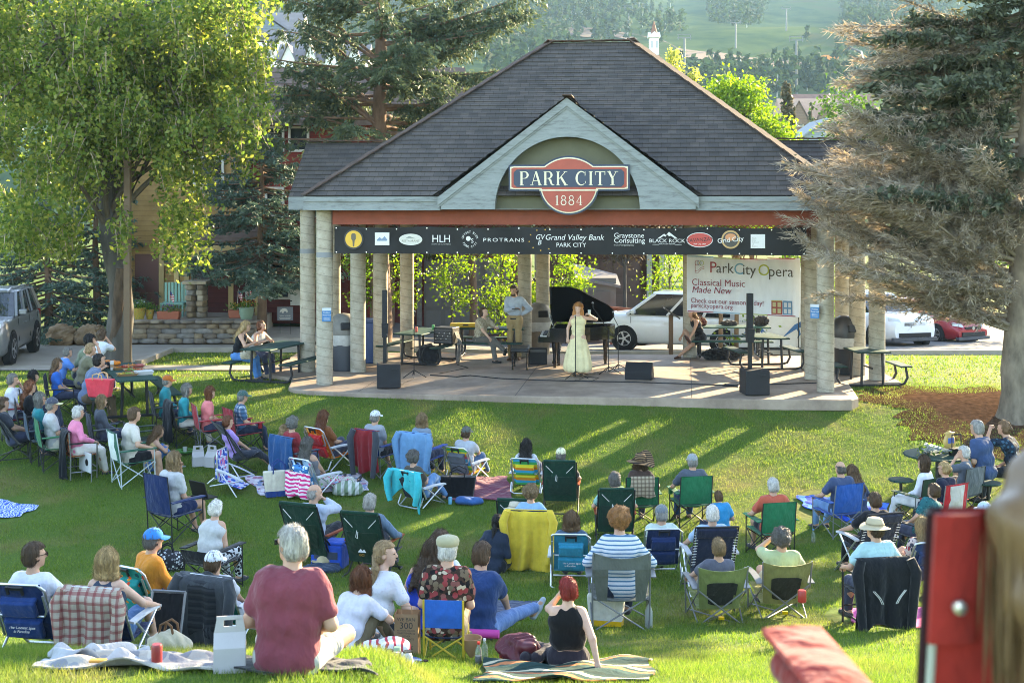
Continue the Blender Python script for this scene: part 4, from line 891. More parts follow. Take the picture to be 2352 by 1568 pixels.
  w,sh,top,yb=.28,.27,.94,-.50;b0=Vector((0,-.2,sh-.08));bt=Vector((0,yb,top));ln=lambda v:b0.lerp(bt,v)
  a=MB();sag(a,ln(0)-Vector((w,0,0)),ln(0)+Vector((w,0,0)),bt+Vector((w*.98,0,0)),bt-Vector((w*.98,0,0)),-.035,10,(0,.022,0));bk=S('backrest',a,f1)
  a=MB();a.tube([(-w*.98,yb,top-.005),(w*.98,yb,top-.005)],.026,10);S('head_roll',a,f1,bk)
  a=MB();sag(a,ln(.16)-Vector((w*.7,.03,0)),ln(.16)+Vector((w*.7,-.03,0)),ln(.62)+Vector((w*.85,-.035,0)),ln(.62)-Vector((w*.85,.035,0)),-.03,8,(0,.01,0));S('pocket',a,f2,bk)
  CORD=mat('white_cord',(.6,.6,.58))
  for s in(-1,1):
   a=MB();p0,p1=ln(.88),ln(.72);a.tube([(s*w*.84,p0.y-.02,p0.z),(s*w*.42,p1.y-.05,p1.z)],.006,5);S('cord',a,CORD,bk)
  a=MB();p0=ln(.66);a.tube([(-.06,p0.y-.05,p0.z),(-.075,p0.y-.055,p0.z-.09),(-.05,p0.y-.055,p0.z-.11),(-.045,p0.y-.05,p0.z-.02)],.005,5);S('cord',a,CORD,bk)
  for s in(-1,1):
   a=MB();a.tube([(s*(w+.01),yb+.01,top-.02),(s*(w+.01),-.18,sh-.03),(s*(w+.01),.3,sh+.04)],.0125);S('side_rail',a,fr)
   a=MB();a.tube([(s*(w+.02),-.30,sh+.2),(s*(w+.02),.2,.02),(s*(w+.02),.3,.02)],.012);S('leg',a,fr);a=MB();a.tube([(s*(w+.02),.26,sh+.2),(s*(w+.02),-.2,.03),(s*(w+.02),-.42,.015)],.012);S('leg',a,fr)
   a=MB();a.box((s*(w+.03),.02,sh+.215),(.05,.56,.022));S('armrest',a,wood or mat('red_wood',(.3,.07,.03),.45))
  a=MB();a.tube([(-w-.02,-.42,.015),(w+.02,-.42,.015)],.012);a.tube([(-w-.02,.3,.02),(w+.02,.3,.02)],.012);S('base_bar',a,fr)
  a=MB();sag(a,(-w,-.2,sh-.05),(w,-.2,sh-.05),(w,.27,sh+.04),(-w,.27,sh+.04),.03);S('seat',a,f1);T=[(-w,yb,top),(w,yb,top),(-w,-.2,sh),(w,-.2,sh)]
 elif kind=='lounge':  # laced recliner with tube frame
  w,sh,top,yb=.29,.40,1.0,-.48;b0=Vector((0,-.2,sh));bt=Vector((0,yb,top));ln=lambda v:b0.lerp(bt,v)
  for s in(-1,1):
   a=MB();a.tube([(s*w,yb,top),(s*w,-.2,sh),(s*w,.28,sh+.06)],.0125);S('side_rail',a,fr)
   a=MB()
   for i in range(13):p_=ln(.06+i*.068);a.bar((s*(w+.008),p_.y-.012,p_.z),(s*(w-.05),p_.y-.012,p_.z+.004),.008)
   S('lacing',a,mat('white_cord',(.6,.6,.58)))
   a=MB();a.tube([(s*(w+.03),-.34,0),(s*(w+.03),.24,.58)],.0125);S('leg',a,ALU);a=MB();a.tube([(s*(w+.03),.36,0),(s*(w+.03),-.22,.58)],.0125);S('leg',a,ALU)
   a=MB();a.grid(lambda u,v:(s*(w+.0+.065*u),-.26+.54*v,.60+.02*math.sin(v*3)),2,6,(0,0,-.025));S('armrest',a,mat('pale_plastic',(.5,.52,.55),.5))
  a=MB();a.tube([(-w,yb,top),(w,yb,top)],.0125);a.tube([(-w-.03,-.34,.015),(w+.03,-.34,.015)],.011);a.tube([(-w-.03,.36,.015),(w+.03,.36,.015)],.011);S('cross_bar',a,fr)
  a=MB();sag(a,ln(0)-Vector((w-.045,0,0)),ln(0)+Vector((w-.045,0,0)),bt+Vector((w-.02,0,0)),bt-Vector((w-.02,0,0)),-.025,10,(0,.01,0));bk=S('backrest',a,f1)
  p_=ln(.86);a=MB();a.box((0,p_.y-.012,p_.z),(2*w-.03,.07,.14),rot=Matrix.Rotation(.4,3,'X'));a.build('head_pillow',f2,bk,bevel=.025)
  a=MB();sag(a,(-w+.04,-.2,sh),(w-.04,-.2,sh),(w-.04,.28,sh+.05),(-w+.04,.28,sh+.05),.03);S('seat',a,f1);T=[(-w,yb,top),(w,yb,top),(-w,-.2,sh),(w,-.2,sh)]
 elif kind=='moon':
  w,sh,top=.36,.34,.92
  def bowl(u,v):a=(u-.5)*2;x=a*w*(.75+.3*v);y=.3-.85*v+.12*a*a*v;z=.40-.16*math.sin(min(v*1.5,1)*3.1)*(1-.6*a*a)+max(0,v-.35)**1.1*1.0-.06*a*a*v;return x,y,z
  a=MB();a.grid(bowl,12,16,(0,.012,-.012));S('sling',a,f1)
  for s in(-1,1):
   a=MB();a.tube([bowl(.5+.48*s,.98),(s*.12,-.06,.2),(s*-.25,.26,.0)],.011);S('leg',a,fr);a=MB();a.tube([bowl(.5+.48*s,.05),(s*.12,.02,.18),(s*-.26,-.3,0)],.011);S('leg',a,fr)
   a=MB();a.tube([(s*.26,.26,.02),(s*.27,-.3,.02)],.010);S('base_bar',a,fr)
  T=[bowl(.04,1),bowl(.96,1),bowl(.04,.45),bowl(.96,.45)]
 elif kind=='director':
  w,sh,top,yb=.28,.44,.88,-.27
  for s in(-1,1):
   a=MB();a.tube([(s*w,-.24,0),(s*w,-.24,.5),(s*w,yb,top)],.0135);S('leg',a,fr);a=MB();a.tube([(s*w,.24,0),(s*w,.24,.66)],.0135);S('leg',a,fr)
   a=MB();a.box((s*w,0,.67),(.05,.54,.022));S('armrest',a,f2 if c2 else BLK);a=MB();a.tube([(s*w,-.24,.14),(s*w,.24,.14)],.011);S('side_brace',a,fr)
  a=MB();a.tube([(-w,-.24,.2),(w,-.24,.2)],.010);a.tube([(-w,.24,.2),(w,.24,.2)],.010);S('cross_brace',a,fr)
  a=MB();sag(a,(-w,-.24,sh),(w,-.24,sh),(w,.24,sh+.01),(-w,.24,sh+.01),.02);S('seat',a,f1)
  a=MB();sag(a,(-w,-.26,.52),(w,-.26,.52),(w,yb,top),(-w,yb,top),-.02,8,(0,.012,0));S('backrest',a,f1);T=[(-w,yb,top),(w,yb,top),(-w,-.25,sh),(w,-.25,sh)]
 elif kind=='kid':
  w,sh,top,yb=.185,.26,.60,-.20
  for s in(-1,1):
   a=MB();a.tube([(s*w,-.18,0),(s*w,yb,top)],.0105);S('leg',a,fr);a=MB();a.tube([(s*w,.2,0),(s*w,.18,sh)],.0105);S('leg',a,fr)
   a=MB();a.tube([(s*w,-.18,.03),(s*w,.18,sh)],.009);S('side_brace',a,fr)
  for y in(-.185,.19):
   a=MB();a.tube([(-w,y,.02),(w,y+.01,sh)],.009);a.tube([(w,y-.01,.02),(-w,y,sh)],.009);S('cross_brace',a,fr)
  a=MB();sag(a,(-w,-.18,sh),(w,-.18,sh),(w,.18,sh),(-w,.18,sh),.03);S('seat',a,f2)
  a=MB();sag(a,(-w,-.19,sh+.08),(w,-.19,sh+.08),(w,yb,top),(-w,yb,top),-.03,8,(0,.01,0));S('backrest',a,f1);T=[(-w,yb,top),(w,yb,top),(-w,-.18,sh),(w,-.18,sh)]
 M=Matrix.Rotation(yaw,3,'Z');t['_b']=0;del t['_b']
 return t,[Vector(p)+M@(Vector(q)*k) for q in T],M
def drape(name,label,cat,T,M,m,over=.05,length=.6,wide=1.,off=.022,hem=0,sleeves=0,m2=None,slant=0.,seed=1,fold=.032,collar=False,inner=None,tri=False):
 """cloth hung over the top of a chair back, with folds; T is the back plane in world space"""
 TL,TR,BL,BR=T;c=(TL+TR)/2;r=(TR-TL).normalized();dn=((BL+BR)/2-c).normalized();out=M@Vector((0,-1,.0));W=(TR-TL).length*.5*wide
 t=thing(name,label,cat,c+Vector((0,0,-.001)),0,None);g=np.random.default_rng(seed);ph=g.uniform(0,6,4);MB_=MB()
 grav=Vector((0,0,-1))
 def fn(u,v):
  a=2*u-1;x=a*W*(1+.06*v);L=length*(1+slant*a+.05*math.sin(a*5+ph[0])+hem*(a*a-.35))
  if tri:L*=(.55+.9*abs(a+.15)) if v>0 else 1
  s=-over+v*(L+over);fo=fold*(math.sin(a*7+ph[1]+v*1.5)+.6*math.sin(a*13+ph[2]))*min(1,max(0,v)*1.3)
  if s<0:p=c+r*x+Vector((0,0,.012))-out*(-s)*.9+dn*(-s)*.3
  else:
   d_=dn.lerp(grav,min(1,s/.5)*.75).normalized();p=c+r*(x+.02*math.sin(v*6+ph[3])*v)+d_*s+out*(off*min(1,.25+s/.1)+.03*min(1,s/.12)+fo*.9)
   p=p+Vector((0,0,.012*(1-min(1,s/.05))))
  return p-t.location
 MB_.grid(fn,30,22);body=MB_.build('cloth',m,t,True,ang=80);so_=body.modifiers.new('thick','SOLIDIFY');so_.thickness=.008
 if sleeves:
  for s in(-1,1):
   p0=c+r*s*W*.9+out*.05+Vector((0,0,-.0));P=[p0-t.location,p0+r*s*.055+grav*.14+out*.03-t.location,p0+r*s*.03+grav*.32+out*.035-t.location,p0-r*s*.02+grav*sleeves+out*.03-t.location]
   a=MB();a.tube(P,[.05,.062,.055,.043],10);so2=a.build('sleeve',m2 or m,t,True);
 if inner:
  a=MB();a.grid(lambda u,v:fn(.5+(u-.5)*.5,.12+.7*v)+out*.012,10,10);a.build('lining',inner,t,True,ang=80)
 if collar:
  a=MB();a.grid(lambda u,v:fn(.36+.28*u,.0)+out*(.03*math.sin(u*3.14)+.01)+Vector((0,0,.05*v*math.sin(u*3.14)-.0)),10,3,tuple(out*.01));a.build('collar',m2 or m,t,True)
 return t
 # ================================================================ houses, walls, fences
def siding(name,col,per=.16):
 key=('siding',name)
 if key not in _mats:
  N=NT(name).set(.75,.2);co=N.coord();s=N.n('SeparateXYZ');N.l(co,0,s,0);f=N.math('FRACT',N.math('MULTIPLY',(s,2),1/per))
  l_=N.ramp(f,[(0,(.35,.35,.35)),(.1,(1,1,1)),(1,(.92,.92,.92))]);n=N.noise(co,3,4);c=N.ramp(n,[(.3,scl(col,.85)),(.7,scl(col,1.1))]);N.l(N.mix(1.,c,l_,'MULTIPLY'),0,N.b,'Base Color');N.bump(f,.4,.02);_mats[key]=N.m
 return _mats[key]
RSID=siding('red_siding',(.20,.035,.026));DRED=siding('dark_red_siding',(.10,.022,.020));TAN=siding('tan_siding',(.36,.22,.085));BRN=siding('brown_siding',(.09,.05,.036));GRY=siding('gray_siding',(.27,.30,.33));PINK=siding('maroon_siding',(.17,.05,.05))
TRIM=paint((.42,.30,.13),.6);WTR=paint((.5,.47,.42),.5);GLS=glassm();RFB=mat('brown_roof',(.13,.085,.065),.85,.25,5,.5,16)
def window(par,x0,x1,z0,z1,y,fm=WTR,nx=1,nz=2,gl=None):
 b=MB();w=.075
 for a,c in(((x0+x1)/2,z0),((x0+x1)/2,z1)):b.box((a,y-.03,c),(x1-x0+w,.07,w))
 for a in(x0,x1):b.box((a,y-.031,(z0+z1)/2),(w,.07,z1-z0+w))
 for i in range(1,nx):b.box((x0+(x1-x0)*i/nx,y-.02,(z0+z1)/2),(.04,.05,z1-z0))
 for i in range(1,nz):b.box(((x0+x1)/2,y-.02,z0+(z1-z0)*i/nz),(x1-x0,.05,.045))
 f=b.build('window',fm,par);b=MB();b.box(((x0+x1)/2,y-.006,(z0+z1)/2),(x1-x0-.02,.01,z1-z0-.02));b.build('pane',gl or GLS,f);return f
h=thing('red_house','red sided house with brown tiled roof and tan porch behind the spruces','house',(0,0,0))
b=MB();b.box((-6.5,44.5,3.3),(4.0,5,6.5));b.build('wall',RSID,h)
b=MB();b.box((-7.2,41.4,1.75),(4.6,1.2,3.1));b.build('lower_wall',DRED,h)
b=MB();b.box((-10.6,43.6,3.4),(4.0,4,6.6));b.build('porch_wall',TAN,h)
b=MB();slope(b,(-8.75,41.5,6.55),(-1.6,41.5,6.55),(-1.6,44.6,8.55),(-8.75,44.6,8.55),9);slope(b,(-1.6,47.7,6.55),(-8.75,47.7,6.55),(-8.75,44.6,8.55),(-1.6,44.6,8.55),9);rf=b.build('roof',RFB,h)
b=MB();b.prism([(42.,6.5),(47,6.5),(44.6,8.3)],-8.45,-8.4,lambda p,q,t:(t,p,q));b.build('gable_wall',RSID,h)
b=MB();b.bar((-8.75,41.45,6.5),(-8.75,44.6,8.5),.06,.2);b.bar((-8.75,41.46,6.48),(-1.6,41.46,6.48),.05,.18);b.build('rake_board',mat('brown_trim',(.12,.085,.07)),rf)
b=MB();slope(b,(-10.4,39.6,2.65),(-7.6,39.6,2.65),(-7.6,41.2,3.55),(-10.4,41.2,3.55),5);pr=b.build('porch_roof',RFB,h);b=MB();b.box((-9,39.62,2.55),(2.8,.06,.17));b.box((-9,39.7,2.36),(2.5,.1,.2));b.build('porch_beam',TRIM,pr)
b=MB();slope(b,(-13,41.2,6.75),(-8.4,41.2,6.75),(-8.4,43.6,8.2),(-13,43.6,8.2),8);b.build('roof',RFB,h)
for x in(-10.2,-8.55,-7.75):MB().box((x,39.75,1.3),(.14,.14,2.1)).build('porch_post',TRIM,h)
MB().box((-11.62,41.58,1.3),(.75,.06,2.0)).build('door',paint((.09,.02,.016),.5),h)
for x in(-11.15,-10.35):MB().box((x,41.56,1.6),(.16,.08,2.6)).build('trim_board',TRIM,h)
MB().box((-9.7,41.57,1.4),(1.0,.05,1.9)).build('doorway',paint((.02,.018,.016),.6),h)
for a in((-7.95,-7.35),(-7.15,-6.55)):window(h,*a,5.6,6.35,41.98)
for a in((-8.28,-7.72),(-7.55,-6.95)):window(h,*a,.95,2.1,40.8)
for a in((-7.9,-7.35),(-6.6,-6.0)):window(h,*a,3.5,4.4,41.98)
window(h,-10.1,-9.2,4.1,5.4,41.58,nz=1)
# house with the grey garage doors
h=thing('garage_house','maroon house with gray double garage doors seen through the pavilion','house',(0,0,0))
MB().box((-2.6,47,1.6),(6.4,5,4.8)).build('wall',PINK,h)
MB().box((-2.6,44.3,3.75),(6.9,.6,.4)).build('eave',mat('gray_trim',(.15,.14,.14)),h)
GD=paint((.12,.115,.12),.6)
for x in(-2.35,-.05-.95):
 b=MB();b.box((x,44.46,.75),(1.28,.07,2.6));d=b.build('garage_door',GD,h);b=MB()
 for zz in(-.1,.75,1.6):
  for xx in(-.33,.33):b.box((x+xx,44.41,zz),(.5,.03,.7))
 b.build('panel',paint((.135,.13,.135),.6),d)
for x in(-3.15,-1.67,-.2):MB().box((x,44.44,.8),(.17,.1,2.9)).build('door_trim',mat('gray_trim',(.15,.14,.14)),h)
window(h,-5.2,-4.5,.6,1.9,44.48)
ft=thing('wood_fence','dark brown board gate beside the gray garage doors','fence',(0,0,0));b=MB()
for i in range(13):b.box((-.05+i*.155,43.2,.35+.02*(i%2)),(.145,.04,2.15))
b.build('board_panel',mat('dark_boards',(.045,.034,.03),.8,.3,4),ft);b=MB()
for z in(-.3,1.0):b.box((.9,43.25,z),(1.95,.05,.12))
b.build('rail',mat('dark_boards',(.045,.034,.03),.8,.3,4),ft)
h=thing('brown_garage','dark brown building with paneled garage door behind the minivan','garage',(0,0,0))
MB().box((3.6,55.5,1.6),(5.2,5,6.4)).build('wall',BRN,h);b=MB();b.box((4.1,52.95,.3),(2.2,.08,2.7));d=b.build('garage_door',paint((.075,.045,.035),.6),h)
b=MB()
for i in range(4):
 for j in range(4):b.box((3.28+i*.54,52.9,-.7+j*.66),(.47,.03,.55))
b.build('panel',paint((.085,.052,.042),.6),d)
for x in(5.55,6.05):MB().box((x,52.8,1.1),(.2,.2,4.6)).build('corner_post',paint((.30,.33,.28),.6),h)
MB().box((5.8,53.2,1.1),(.35,.3,4.6)).build('green_panel',paint((.06,.10,.06),.6),h)
MB().box((3.6,52.7,4.9),(5.8,.7,.3)).build('eave',mat('gray_trim',(.15,.14,.14)),h)
sh=thing('storage_shed','small gray shed with sloping roof behind the piano','shed',(3.0,46.5,-1.1))
MB().box((0,0,1.2),(1.3,1.4,2.4)).build('wall',paint((.12,.115,.11),.7),sh);b=MB();b.add([(-.8,-.8,2.35),(.8,-.8,2.05),(.8,.9,2.35),(-.8,.9,2.75),(-.8,-.8,2.45),(.8,-.8,2.15),(.8,.9,2.45),(-.8,.9,2.85)],[[3,2,1,0],[4,5,6,7],[0,1,5,4],[1,2,6,5],[2,3,7,6],[3,0,4,7]]);b.build('roof',mat('gray_trim',(.15,.14,.14)),sh)
MB().box((.1,-.72,1.05),(.7,.05,1.8)).build('door',paint((.10,.095,.09),.7),sh)
ft=thing('redwood_fence','low reddish board fence between shed and minivan','fence',(0,0,0));b=MB()
for i in range(22):b.box((3.4+i*.09,44.8+i*.02,-.35-.01*i),(.08,.035,1.35))
b.build('board_panel',mat('redwood',(.22,.075,.05),.8,.2,4),ft);MB().bar((3.35,44.77,.36),(5.4,45.2,.16),.07,.05).build('rail',mat('redwood',(.22,.075,.05),.8,.2,4),ft)
# terrace with its dry stone wall
STN=[]
for i,c in enumerate(((.26,.20,.14),(.33,.27,.20),(.21,.17,.135),(.30,.22,.14),(.24,.22,.2))):STN.append(mat('field_stone_%s'%'abcde'[i],c,.9,.3,5,.7,22))
tw=thing('stone_wall','low dry stone retaining wall along the terrace','wall',(0,0,0));b=MB();g=random.Random(3)
def stone(b,c,d,rz=0):
 n=8;vs=[];m=Matrix.Rotation(rz,3,'Z')
 for z,k in((-.5,.86),(-.3,1.),(.3,1.),(.5,.86)):
  for i in range(n):
   a=2*math.pi*(i+.5)/n;q=[max(-.5,min(.5,.62*math.cos(a)))*d[0]*k,max(-.5,min(.5,.62*math.sin(a)))*d[1]*k,z*d[2]]
   vs.append(Vector(c)+m@Vector([w*(1+g.uniform(-.06,.06)) for w in q]))
 b.add(vs,[[j*n+i,j*n+(i+1)%n,(j+1)*n+(i+1)%n,(j+1)*n+i] for j in range(3) for i in range(n)]+[list(range(n))[::-1],[3*n+i for i in range(n)]])
for row in range(4):
 x=-11.4+g.uniform(-.3,0)
 while x<-7.75:
  w_=g.uniform(.28,.62);b.cur=g.randrange(5);stone(b,(x+w_/2,37.75+g.uniform(-.03,.03)+.02*row,-.06+row*.14),(w_*1.0,.34,.145));x+=w_*.97
x=-11.5
while x<-7.7:w_=g.uniform(.4,.75);b.cur=g.randrange(5);stone(b,(x+w_/2,37.72,.5),(w_,.5,.09));x+=w_*.98
b.build('stonework',STN,tw,True,ang=50)
MB().box((-9.6,39.4,.15),(4.2,3.2,.72)).build('terrace_top',mat('flagstone',(.33,.27,.22),.85,.25,2.2,.4,14),tw)
tag(MB().box((-5.9,39.2,.0),(3.3,3.6,.1)).build('house_walk',CONC),kind='structure')
for(x,y,sx,sy,lb) in((142,792,.85,.62,'rough brown boulder nearest the gray car'),(206,792,.92,.6,'tan rounded boulder beside the leaning tree')):
 p=hit(x,y);D=SDF();D.el((0,0,.26),(sx*.5,.38,sy*.52));D.el((.1,.05,.2),(sx*.42,.4,.3),k=.1);V,Q=D.mesh(.045,.02,int(x));o=link('boulder',np_mesh('boulder',V,Q,mat('boulder_rock',(.30,.2,.12),.9,.35,3,.8,12)));o.location=p;tag(o,lb,'boulder','boulders at the street edge')
st=thing('stone_pillar','square stone porch pillar with flat capstone','pillar',(*at(452,740,38.9).xy,.5));b=MB();g=random.Random(9)
for r_ in range(6):
 for sx in(-.14,.14):b.cur=g.randrange(5);stone(b,(sx*(1+.2*(r_%2)),0,.1+r_*.165),(.29,.52,.165))
b.build('stonework',STN,st,True,ang=50);MB().box((0,0,1.06),(.72,.68,.1)).build('capstone',STN[1],st,bevel=.02)
# distant houses on the right and left
h=thing('gray_house','pale gray gabled house behind the right wing of the roof','house',(*at(1880,330,95).xy,4));b=MB();b.box((0,0,2.4),(3.2,5,4.8));b.prism([(-1.6,4.8),(1.6,4.8),(0,5.9)],-2.5,2.5,lambda p,q,t:(p,t,q));b.build('wall',GRY,h)
b=MB();
for s in(-1,1):b.add([(s*2.1,-2.9,4.55),(0,-2.9,6.02),(0,2.9,6.02),(s*2.1,2.9,4.55),(s*2.1,-2.9,4.42),(0,-2.9,5.88),(0,2.9,5.88),(s*2.1,2.9,4.42)],[[0,1,2,3],[7,6,5,4],[0,4,5,1],[2,6,7,3],[0,3,7,4]])
b.build('roof',paint((.22,.24,.26),.8),h)
def far_block(name,label,x0,x1,y0,y1,Y,wm,rm,gables=1,base=None):
 a,c=at(x0,y1,Y),at(x1,y0,Y);W_=c.x-a.x;H_=c.z-a.z;t=thing(name,label,'house',(a.x,Y,a.z));d=W_*.6
 zw=H_*.55;MB().box((W_/2,d/2,zw/2-3),(W_,d,zw+6)).build('wall',wm,t);n=gables;b=MB();g=MB()
 b.add([(-.3,-.5,zw-.1),(W_+.3,-.5,zw-.1),(W_+.3,d*.5,H_),(-.3,d*.5,H_),(-.3,d+.5,zw-.1),(W_+.3,d+.5,zw-.1)],[[0,1,2,3],[3,2,5,4],[0,3,4],[1,5,2]]);r=b.build('roof',rm,t)
 for i in range(n):
  x=W_*(i+.5)/n;w=W_/n*.3;hh=(H_-zw)*.75;g=MB();g.add([(x-w,-.8,zw-1),(x+w,-.8,zw-1),(x+w,-.8,zw),(x,-.8,zw+hh),(x-w,-.8,zw),(x+w,d*.4,zw),(x,d*.4,zw+hh),(x-w,d*.4,zw)],[[0,1,2,3,4]]);g.build('dormer_wall',wm,t)
 for i in range(n):
  x=W_*(i+.5)/n;w=W_/n*.38;hh=(H_-zw)*.75;g=MB()
  for s in(-1,1):g.add([(x+s*w,-1.1,zw-.25),(x,-1.1,zw+hh+.15),(x,d*.45,zw+hh+.15),(x+s*w,d*.45,zw-.25)],[[0,1,2,3]])
  g.build('dormer_roof',rm,r)
 k=max(2,int(W_/4))
 for i in range(k):
  for lv in(0,1):
   xx=W_*(i+.5)/k;z_=zw*(.3+.45*lv);f=MB().box((xx,-.03,z_),(W_/k*.45,.08,zw*.2)).build('window',WTR,t);MB().box((xx,-.08,z_),(W_/k*.36,.04,zw*.15)).build('pane',GLS,f)
 return t
BLUE=siding('slate_siding',(.12,.16,.21),.3);WHT=paint((.62,.62,.60),.6);RTAN=mat('tan_roof',(.42,.27,.19),.85,.2,.6);RGRY=mat('gray_roof',(.20,.18,.18),.85,.2,.6);RWOOD=mat('far_brown_roof',(.22,.12,.09),.85,.2,.6)
far_block('condominium','slate blue condominium with white gables on the hillside behind the left tree',560,742,62,165,150,WHT,RGRY,3)
far_block('condominium','white trimmed condominium partly hidden by the tall left spruce',640,840,95,195,128,WHT,RGRY,4)
far_block('condominium','upper slate condominium with pale roof edge above the others',520,690,22,130,175,BLUE,RGRY,1)
far_block('condominium','small pink roofed house at the far left edge of the hill',-20,50,30,125,140,WHT,RWOOD,1)
far_block('lodge','long brown roofed lodge on the far right below the hill',1800,1990,222,330,190,siding('lodge_siding',(.2,.13,.09),.4),RTAN,3)
far_block('lodge','second brown lodge roof rising behind the first one',1835,2010,212,300,215,siding('lodge_siding',(.2,.13,.09),.4),RWOOD,2)
# church steeple
p=at(1502,140,120);t=thing('church_steeple','white church steeple with brown spire above the pavilion roof','steeple',p);t.scale=(.56,.56,.56)
MB().box((0,0,1.2),(1.5,1.5,5)).build('tower',WHT,t);b=MB();b.box((0,0,3.85),(1.95,1.95,.22));b.prism([(-.95,3.96),(.95,3.96),(0,4.7)],-.98,.98,lambda p,q,t:(p,t,q));b.prism([(-.95,3.961),(.95,3.961),(0,4.69)],-.97,.97,lambda p,q,t:(t,p,q));b.build('cornice',WHT,t)
b=MB();b.lathe([(.75,4.2),(.42,5.1),(.03,6.6)],n=8);b.build('spire',RWOOD,t);MB().tube([(0,0,6.5),(0,0,7.1)],.03,5).build('finial',ALU_ if 'ALU_' in globals() else paint((.3,.3,.3)),t)
for x in(-.4,.4):MB().box((x,-.77,2.6),(.28,.06,1.1)).build('louvre',paint((.35,.36,.38)),t)
b=MB();b.add([(-1.9,-1.9,-2.6),(1.9,-1.9,-2.6),(1.9,1.9,-2.6),(-1.9,1.9,-2.6),(-.8,-.8,.9),(.8,-.8,.9),(.8,.8,.9),(-.8,.8,.9)],[[0,1,5,4],[1,2,6,5],[2,3,7,6],[3,0,4,7]]);b.build('roof',RWOOD,t)
# ================================================================ cars
RUB=mat('tyre_rubber',(.016,.016,.017),.85,.2,20);RIM=metal((.5,.5,.52),.3);LENS=mat('lamp_glass',(.6,.62,.64),.1,.1,5,spec=.7);TAIL=paint((.35,.02,.02),.2)
def car(p,rz,name,label,col,L,W,H,hood,belt,ws,rs,wb0,wb1,rw=.34,gclr=.2,bands=(),rake=.25,nose=.12,grille='bar',steep=False):
 """forward is +y, wheels touch z=0. hood: hood height, belt: window base, ws/rs: y of windscreen base / rear window base, from the middle"""
 t=thing(name,label,'car',p,rz,'cars parked behind the pavilion');pm=mat('car_paint',col,.3,.04,3,spec=.5,coat=.6,metal=.0 if min(col)>.5 else .25)
 y0,y1=-L/2,L/2;st=[]
 for i in range(25):
  u=i/24;y=y0+L*u;e=min(u,1-u)*L
  hw=W/2*(1-.22*max(0,1-e/.55)**2.2);zt=belt
  if y>ws-.05:zt=belt+(hood-belt)*float(sstep(ws-.05,y1-.15,y));zt-=nose*max(0,(y-(y1-.7))/.7)**2*1.6
  if y<rs:zt=belt-.06*((rs-y)/max(rs-y0,.1))
  zb=gclr+.10*max(0,1-e/.4)**2;st.append((y,hw,zb,zt))
 b=MB();rows=[]
 for(y,hw,zb,zt) in st:
  h_=zt-zb;rows.append([(-hw*x,y,z) for x,z in((0,zb),(.86,zb),(.96,zb+.1*h_),(1.0,zb+.45*h_),(.985,zb+.7*h_),(.95,zb+.9*h_),(.86,zt),(.45,zt+.02),(0,zt+.03))])
 for r in rows:full=r+[(-x,y,z) for x,y,z in r[::-1][1:-1]];b.v+=full
 n=len(rows[0])*2-2
 for i in range(24):
  for k_ in range(n):b.f.append([i*n+k_,i*n+(k_+1)%n,(i+1)*n+(k_+1)%n,(i+1)*n+k_])
 b.f+=[list(range(n)),[24*n+k_ for k_ in range(n)][::-1]];b.mi=[0]*len(b.f);b.v=[(x,y,z) for x,y,z in b.v];bd=b.build('body',pm,t,True,ang=55)
 # glass house
 rf0,rf1=rs+rake*(.15 if steep else .6),ws-.85*min(1,(H-belt)/.55);GHt=MB()
 def ring(v,dz=0,inset=0):hwb,hwr=W/2*.93-inset,W/2*.74-inset;hw=hwb+(hwr-hwb)*v;ya,yb=rs+(rf0-rs)*v,ws+(rf1-ws)*v;z=belt-.01+(H-belt-.03)*v+dz;return[(-hw,ya,z),(hw,ya,z),(hw,yb,z),(-hw*.9,yb+.06,z),(-hw,yb,z)] if False else[(-hw,ya+.08,z),(-hw*.85,ya,z),(hw*.85,ya,z),(hw,ya+.08,z),(hw,yb-.12,z),(hw*.82,yb+.0,z),(-hw*.82,yb+.0,z),(-hw,yb-.12,z)]
 vs=ring(0)+ring(1);GHt.add(vs,[[i,(i+1)%8,8+(i+1)%8,8+i] for i in range(8)]);GHt.build('windows',GLS,t,True,ang=20)
 rfm=MB();A=ring(1,.0,-.012);Bq=ring(1.0,.05,.06);rfm.add(A+Bq,[[i,(i+1)%8,8+(i+1)%8,8+i] for i in range(8)]+[list(range(8,16))]);ro=rfm.build('roof',pm,t,True,ang=60)
 R0,R1=ring(-.01,0,-.008),ring(1.0,0,-.008)
 for i in(0,3,4,7):MB().bar(R0[i],R1[i],.07,.07).build('pillar',pm,t)
 for f in(.36,.66):
  for a,c in((0,7),(3,4)):MB().bar(Vector(R0[a]).lerp(Vector(R0[c]),f),Vector(R1[a]).lerp(Vector(R1[c]),f),.05,.07).build('pillar',pm,t)
 for y in(wb0,wb1):
  for s in(-1,1):
   x=s*(W/2-.1);b=MB();b.lathe([(rw+.07,-.06),(rw+.07,.11)],n=24);b.v=[(x+s*zz*1.02-s*.0,y+a,rw+c) for a,c,zz in b.v];b.build('wheel_arch',RUB,bd,True)
   b=MB();b.lathe([(rw*.6,-.1),(rw*.96,-.11),(rw,-.07),(rw,.09),(rw*.96,.125),(rw*.68,.13)],n=28);b.v=[(x+s*zz,y+a,rw+c) for a,c,zz in b.v];wh=b.build('wheel',RUB,t,True)
   b=MB();b.lathe([(rw*.7,.09),(rw*.7,.128),(rw*.6,.132),(rw*.58,.1)],n=24)
   for k_ in range(5):
    a=k_*2*math.pi/5
    for o in(-.09,.09):b.bar((.04*math.cos(a),.04*math.sin(a),.12),(rw*.62*math.cos(a+o),rw*.62*math.sin(a+o),.122),.035,.022)
   b.lathe([(.001,.135),(.06,.13),(.065,.1)],n=10);b.v=[(x+s*zz,y+a,rw+c) for a,c,zz in b.v];b.build('rim',RIM,wh,True)
